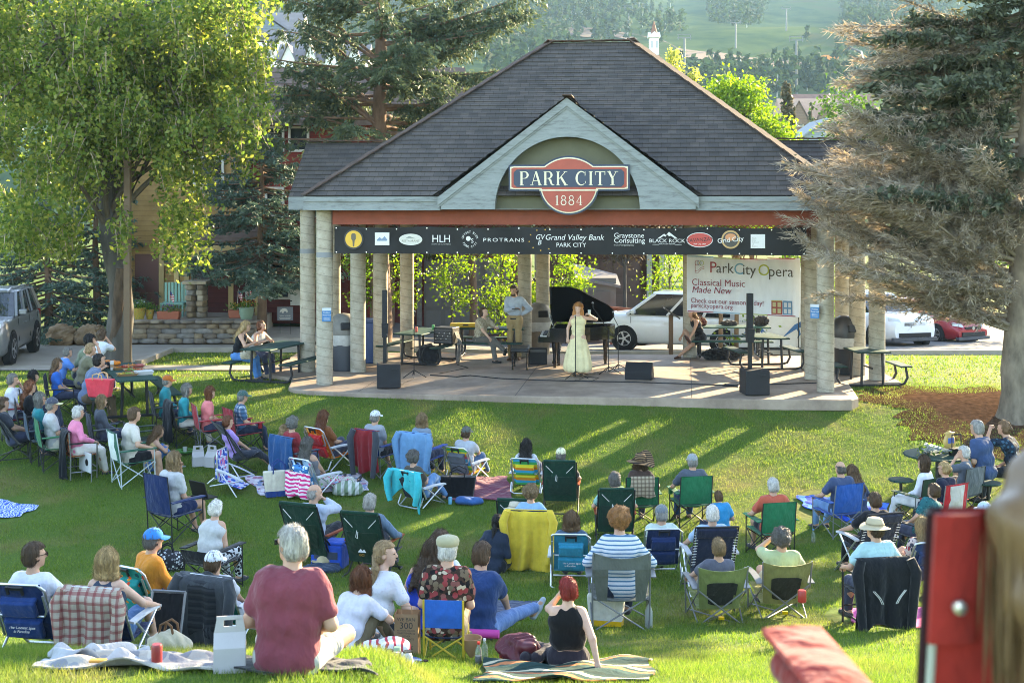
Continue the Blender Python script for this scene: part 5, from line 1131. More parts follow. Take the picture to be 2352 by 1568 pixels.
 for s in(-1,1):
  zl=hood-nose*.8-.12;b=MB();b.add([(s*W*.26,y1-.06,zl),(s*W*.44,y1-.27,zl+.06),(s*W*.445,y1-.30,zl+.17),(s*W*.28,y1-.13,zl+.12)],[[0,1,2,3]]);b.v=[(x,y+.035,z) for x,y,z in b.v];so3=b.build('headlight',LENS,t);q=so3.modifiers.new('t','SOLIDIFY');q.thickness=.05
  b=MB();b.box((s*W*.42,y0+.12,belt-.18),(.16,.12,.42));b.build('tail_light',TAIL,t,bevel=.02)
  b=MB();b.box((s*(W/2+.06),ws-.35,belt+.09),(.2,.12,.14));b.build('mirror',pm,t,bevel=.03)
  b=MB();b.box((s*(W/2-.008),(ws+rs)/2+.55,belt-.22),(.03,.2,.035));b.box((s*(W/2-.008),(ws+rs)/2-.55,belt-.22),(.03,.2,.035));b.build('door_handles',pm,t)
  b=MB()
  for yy in((ws+rs)/2,ws-.25,(ws+rs)/2-1.05):b.bar((s*(W/2*.965+.001),yy,belt-.06),(s*(W/2*1.002),yy,gclr+.25),.012,.012)
  b.build('door_gap',BLK_,t)
 zg=hood-nose*.8-.16;b=MB();b.box((0,y1-.03,zg),(W*.42,.06,.13));b.build('grille',BLK_,t,bevel=.01);b=MB();b.box((0,y1-.0,gclr+.2),(W*.62,.07,.15));b.build('lower_grille',BLK_,t,bevel=.01)
 b=MB();b.box((0,y1-.02,gclr+.06),(W*.86,.16,.12));b.build('front_bumper',mat('gray_plastic',(.07,.07,.075),.6),t,bevel=.02);b=MB();b.box((0,y0+.03,gclr+.1),(W*.86,.12,.2));b.build('rear_bumper',mat('gray_plastic',(.07,.07,.075),.6),t,bevel=.02)
 b=MB();b.lathe([(.001,0),(.055,0),(.06,.01),(.001,.014)],n=12);b.v=[(x,y1+.01+z*.5,zg+.01+y) for x,y,z in b.v];b.build('badge',RIM,t,True)
 return t
BLK_=mat('black_trim',(.012,.012,.013),.5)
sv=car((-13.7,34.0,gz(-13,34)+.03),R(-171),'parked_car','gray sport utility car cut off by the left edge',(.2,.205,.215),5.0,1.98,1.74,1.12,1.14,.95,-2.2,-1.45,1.45,.39,.25)
for s in(-1,1):MB().tube([(s*.62,-1.9,1.74),(s*.64,-1.6,1.81),(s*.64,.1,1.81),(s*.62,.35,1.75)],.022,6).build('roof_rail',RIM,sv)
p=gp(1565,39.6);vn=car((p.x+.05,40.2,p.z+.02),R(68),'parked_car','white minivan parked behind the grand piano',(.8,.8,.79),5.15,2.0,1.74,1.05,1.08,1.55,-2.35,-1.55,1.5,.34,.2,steep=True)
p=gp(2012,46.0);car((p.x,p.y,p.z+.02),R(196),'parked_car','white sport utility car facing the lawn behind the right columns',(.76,.77,.78),4.8,1.95,1.72,1.1,1.12,.8,-2.1,-1.4,1.4,.37,.28)
p=gp(2128,48.2);car((p.x,p.y,p.z+.02),R(207),'parked_car','low red hatchback facing the lawn next to a white car',(.32,.012,.02),4.5,1.76,1.45,.92,.95,1.0,-1.9,-1.35,1.35,.32,.16,nose=.25)
p=gp(1925,47.5);car((p.x,p.y,p.z+.02),R(180),'parked_car','dark maroon car half hidden behind the right pavilion columns',(.07,.02,.035),4.6,1.82,1.5,1.0,1.02,.9,-1.9,-1.35,1.35,.33,.18)
# utility trailer
p=gp(1775,38.6);tr=thing('utility_trailer','white enclosed trailer with blue mountain drawing behind the banner','trailer',(p.x,p.y,p.z),R(-4));TW_=paint((.66,.67,.67),.4)
MB().box((0,0,1.35),(2.5,3.4,2.1)).build('body',TW_,tr,bevel=.05);
for s in(-1,1):b=MB();b.lathe([(.2,-.1),(.33,-.1),(.33,.1),(.2,.1)],n=20);b.v=[(s*1.2+z,y*1.+.3,.33+x) for x,y,z in b.v];b.build('wheel',RUB,tr,True)
MB().box((0,-1.72,.25),(2.5,.08,.14)).build('bumper',BLK_,tr);BLU=paint((.03,.14,.36),.5);MTN=MB()
def mt(b,x,z,k):
 for P in([(-.5,0),(-.2,.32),(0,.42),(.16,.3),(.3,.34),(.5,.1),(.34,.2),(.2,.2),(.06,.3),(-.14,.22),(-.3,.12)],):b.prism([(x+p*k,z+q*k) for p,q in P],-1.712,-1.706,lambda p,q,t:(p,t,q))
 for o in(-.16,.06,.24):b.prism([(x+o*k,z+.24*k),(x+(o+.06)*k,z+.1*k),(x+(o+.02)*k,z-.02*k),(x+(o+.11)*k,z+.08*k),(x+(o+.07)*k,z+.24*k)],-1.7125,-1.7065,lambda p,q,t:(p,t,q))
mt(MTN,-.75,.62,.75);mt(MTN,.62,.6,1.15);MTN.build('mountain_drawing',BLU,tr)
for i,(s_,zz) in enumerate((('Mobile',1.78),('Recreation',1.62),('Trailer',1.46),('(435) 615-',1.30))):text(0,s_,.13,BLU,tr,(.62,-1.706,zz))
text(0,'* Kimball',.09,BLU,tr,(-1.15,-1.706,1.02))
b=MB();b.bar((.55,-1.74,.95),(.8,-1.74,.95),.03);b.bar((.5,-1.72,.3),(.5,-1.72,2.3),.02);b.build('door_latch',BLK_,tr)
# electric box, yard sign, pots, lamp post
p=at(675,735,39.6);t=thing('utility_box','white electrical cabinet on the dark red house wall','electrical box',(p.x,40.5,.75));MB().box((0,0,.42),(.46,.4,.82)).build('cabinet',paint((.5,.5,.47),.5),t,bevel=.015);b=MB();
for z in(.15,.7):b.box((-.2,-.21,z),(.06,.03,.03))
b.build('hinge',BLK_,t)
p=at(655,745,38.6);t=thing('yard_sign','gray yard sign with white bear drawing in the planting bed','sign',(p.x,p.y,.05));
MB().box((0,0,.6),(.46,.02,.4)).build('panel',paint((.13,.14,.16),.6),t);b=MB()
for s in(-.15,.15):b.tube([(s,0,-.1),(s,0,.42)],.006,5)
b.build('stake',BLK_,t);b=MB();b.prism([(-.16,.64),(-.14,.71),(-.08,.75),(.0,.76),(.06,.73),(.08,.66),(.05,.62),(.03,.67),(-.03,.67),(-.05,.62),(-.09,.62),(-.1,.66)],-.014,-.011,lambda p,q,t:(p,t,q));b.build('bear_drawing',WTR,t);text(0,'HIGH HORSE',.055,WTR,t,(0,-.012,.52),align='CENTER')
b=MB();b.box((0,-.0125,.475),(.34,.003,.008));b.box((0,-.0125,.45),(.3,.003,.008));b.build('printed_line',WTR,t)
TER=paint((.36,.10,.05),.7);GP=paint((.10,.16,.09),.6);YP=spots((.42,.30,.06),[(.5,.1,.05),(.08,.2,.1)],22,.3)
FG=leafm('pot_leaf',(.05,.12,.02),(.09,.17,.03),(.15,.22,.04));
def pot(p,label,kind,r,hgt,m,flowers,flag=0):
 t=thing('flower_pot',label,'flower pot',p,0,'flower pots on the terrace')
 if kind=='box':b=MB();b.box((0,0,hgt/2),(r*3.6,r*1.5,hgt),taper=1.08);b.build('pot',m,t,bevel=.02)
 else:MB().lathe([(r*.7,0),(r*.95,hgt*.5),(r,hgt*.9),(r*1.08,hgt*.92),(r*1.08,hgt),(r*.9,hgt),(r*.85,hgt*.9)],n=18).build('pot',m,t,True)
 n=160;C=rng.normal(size=(n,3))*[r*(1.2 if kind=='box' else .6),r*.45,.07]+[0,0,hgt+.08];V,Q=rquads(C,.07,.035);scatter_mesh('leaves',V,Q,FG,t)
 for c in flowers:
  C=rng.normal(size=(22,3))*[r*(.9 if kind=='box' else .5),r*.4,.05]+[0,0,hgt+.14];V,Q=rquads(C,.05,.045);scatter_mesh('blossoms',V,Q,cloth(c),t)
 for i in range(flag):
  x=.0+(i-.5)*.25 if flag>1 else 0;f=MB().tube([(x,0,hgt),(x+.03,0,hgt+.62)],.008,5).build('flagstaff',WTR,t);b=MB();
  b.grid(lambda u,v:(x+.03+.13*u,.03*math.sin(u*5),hgt+.6-.22*v-.16*u-.02*math.sin(u*4)),6,8);fl=b.build('flag',stripes([(.4,.03,.04),(.6,.58,.55)],.05),f,True);b=MB();b.grid(lambda u,v:(x+.029+.06*u,-.006+.03*math.sin(u*2.3),hgt+.6-.1*v-.07*u),3,3);b.build('canton',paint((.03,.05,.18)),fl)
tz=.51
pot((*at(320,745,38.2).xy,tz),'yellow patterned pot with white flowers on the terrace wall','r',.17,.34,YP,[(.6,.6,.55)]);pot((*at(344,748,38.4).xy,tz),'small green and yellow pot beside the larger patterned one','r',.12,.28,YP,[(.1,.2,.05)])
pot((*at(388,748,38.3).xy,tz),'long terracotta planter with one small flag','box',.17,.24,TER,[(.12,.03,.3),(.3,.1,.12)],1);pot((*at(545,742,38.8).xy,tz),'terracotta planter with orange flowers and a flag near the house corner','box',.13,.24,TER,[(.5,.2,.02),(.55,.4,.03)],1);pot((*at(566,748,38.2).xy,tz),'pale green glazed pot with orange flowers and a small flag','r',.22,.36,paint((.2,.28,.2),.4),[(.55,.15,.02),(.5,.35,.03)],1)
t=thing('patio_chair','mint green slatted patio chair on the porch','chair',(*at(400,735,39.4).xy,.5));MNT=paint((.17,.34,.28),.5);b=MB()
for i in range(7):b.box((-.3+i*.1,.2,.62),(.075,.03,.8))
b.build('backrest',MNT,t);MB().box((0,-.05,.4),(.7,.5,.06)).build('seat',MNT,t)
for x in(-.32,.32):
 for y in(-.25,.2):MB().box((x,y,.2),(.05,.05,.4)).build('leg',MNT,t)
p=hit(293,856);t=thing('lamp_post','tall brown steel post bolted to a concrete footing beside the tree','post',p);PB=mat('brown_steel',(.12,.075,.045),.5,.12,3)
MB().box((0,0,.05),(.62,.5,.16)).build('footing',CONC,t);MB().box((0,0,3.2),(.15,.15,6.2)).build('post',PB,t,bevel=.01);b=MB();b.box((0,0,.15),(.34,.3,.04));
for x in(-.13,.13):
 for y in(-.11,.11):b.tube([(x,y,.15),(x,y,.24)],.018,6)
b.build('base_plate',PB,t)
# ================================================================ trees
BARK=mat('gray_bark',(.075,.068,.06),.95,.4,6,1.,18,stretch=(1,1,.25));BARKB=mat('spruce_bark',(.17,.105,.07),.95,.35,8,.9,22,stretch=(1,1,.3));TWIG=mat('tan_twigs',(.3,.235,.16),.9,.25,3);DEADT=mat('dead_twigs',(.36,.29,.22),.95,.25,2)
def tubes_mesh(paths,n=5):  # paths: list of (pts array, radii array)
 VV,QQ,off=[],[],0;an=2*np.pi*np.arange(n)/n
 for P,r in paths:
  P=np.asarray(P,float);r=np.asarray(r,float);m=len(P);T=np.gradient(P,axis=0);T/=np.linalg.norm(T,axis=1,keepdims=True)+1e-9
  ref=np.where(np.abs(T[:,2:3])>.9,np.array([[1.,0,0]]),np.array([[0,0,1.]]));A=np.cross(T,ref);A/=np.linalg.norm(A,axis=1,keepdims=True)+1e-9;Bv=np.cross(T,A)
  V=P[:,None]+(A[:,None]*np.cos(an)[None,:,None]+Bv[:,None]*np.sin(an)[None,:,None])*r[:,None,None];VV.append(V.reshape(-1,3))
  i,k=np.meshgrid(np.arange(m-1),np.arange(n),indexing='ij');k2=(k+1)%n;QQ.append((np.stack([i*n+k,i*n+k2,(i+1)*n+k2,(i+1)*n+k],-1)+off).reshape(-1,4));off+=m*n
 return np.concatenate(VV),np.concatenate(QQ)
def bez(a,b,c,n=8,d=None):
 t=np.linspace(0,1,n)[:,None];a,b,c=map(np.asarray,(a,b,c));return(1-t)**2*a+2*t*(1-t)*b+t*t*c
def put(name,paths,m,par,n=5):
 V,Q=tubes_mesh(paths,n);return link(name,np_mesh(name,V,Q,m),par)
def leafy(p,label,crown,name='leafy_tree',nclump=60,per=90,leaf=.09,lw=.6,mt=None,trunk=.12,ht=None,droop=0,spread=.35,seed=1,stems=1,bark=None,group=None,strands=0,tw=True):
 """crown: list of (cx, cy, cz, rx, ry, rz) relative to the base"""
 g=np.random.default_rng(seed);t=thing(name,label,'tree',p,0,group);C=[]
 vol=np.array([c[3]*c[4]*c[5] for c in crown]);pick=g.choice(len(crown),nclump,p=vol/vol.sum())
 for k in pick:
  c=crown[k];d=g.normal(size=3);d/=np.linalg.norm(d);C.append(np.array(c[:3])+d*np.array(c[3:])*g.uniform(.35,1.)**.6)
 C=np.array(C);zlow=C[:,2].min();ztop=ht or C[:,2].mean()*1.05
 TP=bez((0,0,-.2),(g.uniform(-.1,.1),0,ztop*.5),(crown[0][0]*.4,crown[0][1]*.4,ztop),10);put('trunk',[(TP,np.linspace(trunk,trunk*.35,10))],bark or BARK,t,10)
 br=[]
 for c in C:
  s=TP[min(9,max(2,int(np.argmin(np.abs(TP[:,2]-(c[2]-.25*abs(c[2]-zlow))))))-1)];br.append((bez(s,(s+c)/2+[0,0,.25*np.linalg.norm(c[:2]-s[:2])],c,6),np.linspace(trunk*.28,.006,6)))
 tr=thing_part=put('limb',br,bark or BARK,t,5)
 L=[];D=[]
 for c in C:
  x=c+g.normal(size=(per,3))*spread*np.array([1,1,.8]);L.append(x);d=g.normal(size=(per,3));d[:,2]-=droop;D.append(d)
 L=np.concatenate(L);D=np.concatenate(D);V,Q=rquads(L,g.uniform(.7,1.25,len(L))*leaf,leaf*lw,D,g);o=scatter_mesh('crown',V,Q,mt,t);return t
LG=leafm('yellow_green_leaf',(.09,.165,.018),(.14,.225,.025),(.21,.28,.04),.5);MG=leafm('mid_green_leaf',(.06,.13,.018),(.10,.18,.025),(.15,.22,.03),.5);DG=leafm('deep_green_leaf',(.035,.085,.018),(.06,.12,.022),(.09,.15,.03),.42)
# --- the big leaning tree on the left, foliage in hanging sprays
base=hit(262,846);t=thing('broadleaf_tree','big leaning broadleaf tree with hollow trunk and drooping sprays','tree',base);g=np.random.default_rng(5)
def rel(x,y,dY=0):q=at(x,y,base.y+dY);return np.array(q-base)
TP=np.array([rel(262,856),rel(266,815),rel(273,770),rel(279,715),rel(276,660),rel(262,600),rel(250,540),rel(244,470),rel(250,380),rel(258,280),rel(262,180),rel(268,80),rel(270,-40)]);TR_=np.array([.43,.36,.33,.31,.28,.235,.2,.18,.16,.14,.12,.1,.08])
from_=np.linspace(0,12,60);TPs=np.stack([np.interp(from_,np.arange(13),TP[:,i]) for i in range(3)],1);TRs=np.interp(from_,np.arange(13),TR_)
V,Q=tubes_mesh([(TPs,TRs)],20);az=np.tile(np.arange(20),60);hz_=np.repeat(np.arange(60),20);V+=(np.sin(az*2*np.pi/20*3+hz_*.12)*.035*np.exp(-hz_/26.)+np.sin(az*2*np.pi/20*7+hz_*.3)*.012)[:,None]*np.array([1,1,0]);
tro=link('trunk',np_mesh('trunk',V,Q,BARK),t)
HB=mat('hollow_wood',(.075,.05,.035),1,.5,9,1.,26,stretch=(1,1,.3));b=MB();P=[Vector(rel(x,y,-.25)) for x,y in((286,618),(280,660),(272,700),(268,745),(258,790),(248,835))];b.tube([P[0]+Vector((.0,0,.02))]+P,[.17,.2,.19,.15,.13,.1,.05],10);b.build('hollow',HB,tro,True)
limbs=[];tips=[]
for i in range(46):
 k=g.uniform(.42,1)**.8*59;s=TPs[int(min(58,max(26,k)))];tx=g.uniform(-60,640);ty=g.uniform(-60,430)
 if tx>520 and ty>330:tx-=200
 e=rel(tx,ty,g.uniform(-2.6,2.6));m=(s+e)/2+[0,0,.35+.18*abs(e[0]-s[0])];pth=bez(s,m,e,10);limbs.append((pth,np.linspace(.075,.014,10)));tips.append(pth)
put('limb',limbs,mat('dark_limbs',(.09,.07,.05),.9),t,6)
sp_,L,D=[],[],[]
def in_crown(x,y):  # outline of the crown in the picture
 if x<150:return y<610
 if x<300:return y<560+40*math.sin(x*.05)
 if x<350:return y<500
 if x<475:return y<640-(0 if x>380 else 120)
 if x<620:return y<395+40*math.sin(x*.08)
 return y<60
CC=[rel(g.uniform(-40,640),g.uniform(-40,600),g.uniform(-2.6,2.4)) for _ in range(180)]
for i in range(4000):
 pth=tips[g.integers(len(tips))];c=pth[g.integers(3,10)]+g.normal(size=3)*[.55,.9,.45]
 x=HX+(c[0]+base.x)/(c[1]+base.y)*F;y=HY-(c[2]+base.z-CZ)/(c[1]+base.y)*F
 if i>1500:x=g.uniform(-40,640);y=g.uniform(-40,640);c=CC[i%180]+g.normal(size=3)*[.27,.27,.22];x=HX+(c[0]+base.x)/(c[1]+base.y)*F;y=HY-(c[2]+base.z-CZ)/(c[1]+base.y)*F
 ln=g.uniform(.22,.75);yb=y+ln*92
 if not in_crown(x,yb) or(x>300 and x<360 and yb>360) or(470<x<560 and 300<yb<345 and g.random()<.5):continue
 dx=g.normal(size=2)*.3;n=7;tt=np.linspace(0,1,n)[:,None];P=c+np.concatenate([dx[None]*tt*ln,-(tt**1.3)*ln],1);
 if i%2==0:sp_.append((P,np.linspace(.014,.005,n)))
 K=int(ln*32)+7;u=g.random(K);Lp=np.stack([np.interp(u,tt[:,0],P[:,q]) for q in range(3)],1)+g.normal(size=(K,3))*.095;L.append(Lp);d=g.normal(size=(K,3))*.8;d[:,2]-=.35;D.append(d)
L=np.concatenate(L);D=np.concatenate(D);V,Q=rquads(L,g.uniform(.085,.165,len(L)),g.uniform(.06,.1,len(L)),D,g)
scatter_mesh('crown',V,Q,leafm('aspen_leaf',(.06,.105,.022),(.13,.185,.036),(.28,.285,.07),.58,.3),t);put('hanging_twigs',sp_,TWIG,t,3)
# --- conifers
def spruce(p,label,H,Rad,z0=.6,nbr=110,per=1.,mt=None,seed=1,up=.18,sagk=.25,trunk=None,name='spruce_tree',needle=.16,nw=.05,bark=None,sector=None,lean=(0,0),shape=1.,hang=.1,bare=0,group=None):
 g=np.random.default_rng(seed);t=thing(name,label,'tree',p,0,group);tk=trunk or H*.016;zz=np.linspace(0,H,24);TPc=np.stack([lean[0]*zz/H+.03*np.sin(zz*1.7),lean[1]*zz/H,zz],1);put('trunk',[(np.vstack([[TPc[0]-[0,0,.3]],TPc]),np.concatenate([[tk*1.35],np.linspace(tk*1.15,.02,24)]))],bark or BARKB,t,10)
 br,L,D=[],[],[]
 for i in range(nbr):
  f=(i+g.random())/nbr;z=z0+(H-z0)*f**1.05;ln=Rad*(1-f)**shape*g.uniform(.7,1.12)+.15;a=g.uniform(0,6.283) if sector is None else g.uniform(*sector)
  o=np.array([np.interp(z,zz,TPc[:,0]),np.interp(z,zz,TPc[:,1]),z]);dr=np.array([math.cos(a),math.sin(a),0]);e=o+dr*ln+[0,0,ln*(up*(.2+f)-sagk*.4)];m=o+dr*ln*.55+[0,0,-ln*sagk*.55+ln*up*.3];P=bez(o,m,e,8);br.append((P,np.linspace(.012+.014*ln,.006,8)))
  side=np.array([-dr[1],dr[0],0]);nb=int((5+ln*6)*per)
  for j in range(nb):
   u=g.uniform(.12 if bare==0 else bare,1);s=np.array([np.interp(u,np.linspace(0,1,8),P[:,q]) for q in range(3)]);w_=g.choice([-1,1])*(1-u*.75)*ln*.38*g.uniform(.4,1);q=s+side*w_+dr*abs(w_)*.55+[0,0,-abs(w_)*.25-hang*g.random()]
   K=int(6+abs(w_)*20*per);v=g.random(K)[:,None];L.append(s+(q-s)*v+g.normal(size=(K,3))*[.03,.03,.025]);D.append(np.tile((q-s)/(np.linalg.norm(q-s)+1e-6),(K,1))+g.normal(size=(K,3))*.55)
 put('branch',br,bark or BARKB,t,5);L=np.concatenate(L);D=np.concatenate(D);V,Q=rquads(L,g.uniform(.7,1.3,len(L))*needle,nw,D,g);scatter_mesh('needles',V,Q,mt,t);return t
BSP=leafm('blue_spruce_needles',(.045,.085,.062),(.08,.13,.1),(.13,.18,.14),.18,.6);GSP=leafm('green_spruce_needles',(.05,.075,.04),(.075,.105,.055),(.12,.135,.06),.25,.6);YSP=leafm('olive_spruce_needles',(.06,.075,.03),(.10,.115,.04),(.16,.155,.06),.3,.6)
# the tall spruce behind the left wing: built branch by branch with long bare arms
p=gp(873,37.0);p=Vector((at(873,500,37.).x,37.,-.3));t=spruce(p,'tall blue spruce with bare lower limbs behind the left wing',15.5,4.0,6.0,76,1.15,GSP,11,.3,.2,.30,needle=.19,nw=.055,shape=.5,hang=.42,bare=.2)
g=np.random.default_rng(3);br,L,D=[],[],[]
for(x0,y0,x1,y1,k) in((880,300,700,150,0),(880,260,690,120,0),(875,210,672,60,0),(880,150,690,40,0),(885,200,1010,175,1),(885,130,1120,95,1),(885,100,1200,45,1),(885,85,1235,0,1),(885,70,1100,-20,1),(878,40,760,-20,0),(885,250,1060,215,1),(885,160,1140,150,1),(878,285,640,195,2),(878,320,660,250,2),(878,240,620,215,2),(885,280,1000,285,2)):
 for r_ in range(2):
  dY=g.uniform(-1.5,1.5);o=np.array(at(x0,y0,37.)-p);e=np.array(at(x1+g.normal()*16,y1+g.normal()*12,37.+dY)-p);P=bez(o,(o+e)/2+[0,0,-.25 if k==1 else .25],e,10);br.append((P,np.linspace(.06,.012,10)));ln=np.linalg.norm(e-o)
  for j in range(int(ln*(26 if k==1 else 12))):
   u=g.uniform(.2 if k==1 else .35,1);s=np.array([np.interp(u,np.linspace(0,1,10),P[:,q]) for q in range(3)]);q=s+g.normal(size=3)*[.22,.4,.06]+[0,0,-.1-.34*g.random()];K=16;v=g.random(K)[:,None];L.append(s+(q-s)*v+g.normal(size=(K,3))*.04);D.append(np.tile(q-s,(K,1))/np.linalg.norm(q-s)+g.normal(size=(K,3))*.4)
put('long_branch',br,BARKB,t,6);L=np.concatenate(L);D=np.concatenate(D);V,Q=rquads(L,g.uniform(.1,.2,len(L)),.05,D,g);scatter_mesh('needles',V,Q,leafm('mixed_needles',(.042,.07,.045),(.075,.11,.065),(.14,.15,.07),.3,.6),t)
spruce(Vector((at(600,700,38.5).x,38.5,-.2)),'broad blue spruce in front of the red house',6.3,2.7,1.9,120,1.1,BSP,12,.12,.3,.14,needle=.17,nw=.055,shape=.5,hang=.12)
spruce(Vector((at(110,700,39.5).x,39.5,-.2)),'low blue spruce behind the gray car',5.2,2.6,.6,90,1.,BSP,13,.1,.35,.12,needle=.17,nw=.055,shape=.6)
spruce(Vector((at(235,700,41.).x,40.4,-.2)),'slim blue spruce behind the leaning tree',6.6,1.9,.8,80,1.,BSP,14,.1,.35,.12,needle=.16,nw=.05,shape=.7)
spruce(Vector((*at(1806,330,70).xy,.5)),'far brown tipped spruce right of the roof',9.9,1.7,1,190,1.2,leafm('brown_needles',(.07,.08,.05),(.11,.10,.06),(.17,.12,.07),.2),15,.1,.3,.2,needle=.26,nw=.1)
spruce(Vector((*at(1865,330,105).xy,1)),'tiny distant spruce in front of the brown lodges',11,1.5,1,60,.6,GSP,16,.1,.3,.2,needle=.34,nw=.12)
spruce(Vector((at(1085,640,42).x,42.6,-.4)),'spruce boughs hanging before the gray garage doors',8.5,2.2,2.9,60,.9,YSP,17,.05,.4,.13,needle=.16,nw=.05)
spruce(Vector((at(905,640,45).x,43.4,-.3)),'dark spruce behind the left pavilion columns',9,2.3,2.4,70,.9,GSP,18,.05,.4,.14,needle=.17,nw=.055)
# --- small leafy trees seen under and beside the roof
sm='small leafy trees behind the pavilion'
for i,(x,Y,h_,lb,rx,n,zc_) in enumerate(((838,36.8,3.6,'young leafy tree between the left pavilion columns',.6,18,2.35),(930,38.2,3.4,'thin leafy tree beside the fourth left column',.45,13,2.1),(1040,38.6,3.2,'slender bright tree before the gray garage doors',.5,14,1.9),(1150,39.2,4.0,'bushy bright tree left of the rear center columns',.65,22,1.9),(1285,37.6,4.2,'bright leafy tree right behind the trash bin at the rear center',.9,40,1.75),(1535,41.5,4.4,'leafy tree above the white minivan',.95,40,2.1),(1860,41.0,4.6,'leafy tree behind the right rear columns',1.2,44,2.2),(1900,36.4,2.6,'low leafy bush beside the trailer',.4,14,.9))):
 p=gp(x,Y);leafy(p,lb,[(0,0,zc_-p.z*0,rx,rx,h_*.34)],'young_tree',n,60,.105,.62,LG if i not in(0,7) else MG,.045,h_*.75,.2,.2,20+i,group=sm)
for i,(x,Y,z_,s_) in enumerate(((1655,36.3,0,1),(1690,36.5,0,1),(1725,36.2,0,1))):
 leafy(gp(x,Y),'bare lower trunk %s of the leafy clump behind the white banner'%('leftmost','between the other two','rightmost')[i] if False else('leftmost slim trunk','middle slim trunk','rightmost slim trunk')[i]+' of the three trees behind the white banner',[(0,0,4.2,.9,.9,1.2),(0,-.1,.7,.3,.3,.35)],'young_tree',30,50,.1,.62,LG,.075,4,.2,.2,40+i,bark=mat('tan_bark',(.2,.13,.08),.9,.3,5,.7),group=sm)
leafy(Vector((*at(1690,330,62).xy,0)),'bright yellow green tree behind the right roof slope',[(0,0,7.9,1.6,1.6,1.9),(1.4,0,6.4,1.5,1.5,1.5),(-.9,0,8.3,.7,.7,1.3)],'leafy_tree',130,90,.2,.6,LG,.2,6,.1,.38,50)
leafy(Vector((*at(1560,250,72).xy,1)),'thin upright pale tree beside the church steeple',[(-.2,0,10.3,.34,.34,1.5),(.75,0,9.2,.32,.32,1.1),(.3,0,7.2,.7,.5,.9)],'leafy_tree',40,50,.2,.6,leafm('pale_leaf',(.2,.24,.05),(.28,.3,.07),(.34,.33,.1),.5),.12,8,.1,.22,51)
leafy(Vector((*at(1945,330,46).xy,-.6)),'deep green tree left of the big right spruce',[(0,0,7.4,.7,.8,1.3),(.4,0,5.8,1.1,1,1.6)],'leafy_tree',70,80,.15,.6,DG,.14,5,.1,.3,52)
leafy(Vector((at(690,240,60).x,60,0)),'pale sunlit tree before the condominiums',[(0,0,7.6,1.9,1.5,1.7)],'leafy_tree',50,70,.2,.6,LG,.16,7,.1,.35,53)
leafy(Vector((at(2250,700,52).x,52,-1.3)),'green tree behind the red hatchback',[(0,0,4.4,3.2,2,2.2),(3,0,5,2.5,2,2.2)],'leafy_tree',90,80,.17,.6,MG,.18,5,.1,.4,54)
leafy(Vector((at(1440,600,50).x,50.5,-1.2)),'dusky tree crown in front of the brown garage',[(0,0,4.1,2.0,1,1.1)],'leafy_tree',46,80,.14,.5,leafm('brown_leaf',(.05,.04,.025),(.09,.07,.04),(.13,.1,.05),.3),.1,4,.1,.34,55)
# --- the great half-dead spruce on the right
base=hit(2318,962);t=thing('dying_spruce','huge half dead spruce with bare gray lower limbs at the right','tree',base);g=np.random.default_rng(21)
def rel(x,y,dY=0):q=at(x,y,base.y+dY);return np.array(q-base)
TP=np.array([rel(2330,985),rel(2332,940),rel(2334,900),rel(2330,850),rel(2336,780),rel(2342,700),rel(2350,560),rel(2358,300),rel(2366,0),rel(2376,-500)]);TR_=[.42,.31,.27,.26,.25,.24,.23,.2,.16,.06];f_=np.linspace(0,9,46);TPs=np.stack([np.interp(f_,np.arange(10),TP[:,i]) for i in range(3)],1);TRs=np.interp(f_,np.arange(10),TR_);V,Q=tubes_mesh([(TPs,TRs)],22);az=np.tile(np.arange(22),46);h_=np.repeat(np.arange(46),22);V+=(np.sin(az*2*np.pi/22*4)*.045*np.exp(-h_/4.))[:,None]*np.array([1,1,0]);link('trunk',np_mesh('trunk',V,Q,mat('furrowed_bark',(.17,.135,.10),.95,.45,5,1.,15,stretch=(1,1,.4))),t)
br,tw_,Ld,Dd,Lg,Dg,Lb,Db=[],[],[],[],[],[],[],[]
def limb(x0,y0,x1,y1,dY,dead,dens,r0=.055,sagv=.0):
 o=rel(x0,y0);e=rel(x1,y1,dY);m=(o+e)/2+[0,0,sagv];P=bez(o,m,e,12);P[1:]+=np.cumsum(g.normal(size=(11,3))*.018,0);br.append((P,np.linspace(r0,.009,12)));ax_=e-o;ln=np.linalg.norm(ax_);ax_/=ln;sd_=np.cross(ax_,[0,0,1.]);sd_/=np.linalg.norm(sd_)
 for j in range(int(ln*dens)):
  u=g.uniform(.12,1);s=np.array([np.interp(u,np.linspace(0,1,12),P[:,q]) for q in range(3)]);w_=(1-u*.7)*min(ln*.34,1.15)*g.uniform(.35,1);si=g.choice([-1,1]);dr=ax_*.75+sd_*si*g.uniform(.3,.9)+[0,0,g.normal()*.22-.05];dr/=np.linalg.norm(dr);q=s+dr*w_;mid=(s+q)/2+g.normal(size=3)*.03*w_;T2=bez(s,mid,q,4);tw_.append((T2,np.linspace(.0085,.003,4)))
  K=int(w_*(34 if dead else 20));v=g.random((K,1));pts=s+(q-s)*v;d2=dr+g.normal(size=(K,3))*.42
  if dead:d2[:,2]-=.05;Ld.append(pts+d2*.07);Dd.append(d2)
  if dead and g.random()<.55:Lb.append(pts[::2]+g.normal(size=(len(pts[::2]),3))*.03);Db.append(d2[::2])
  if not dead:K2=int(w_*62);v=g.random((K2,1));Lg.append(s+(q-s)*v+g.normal(size=(K2,3))*.04);Dg.append(dr+g.normal(size=(K2,3))*.5)
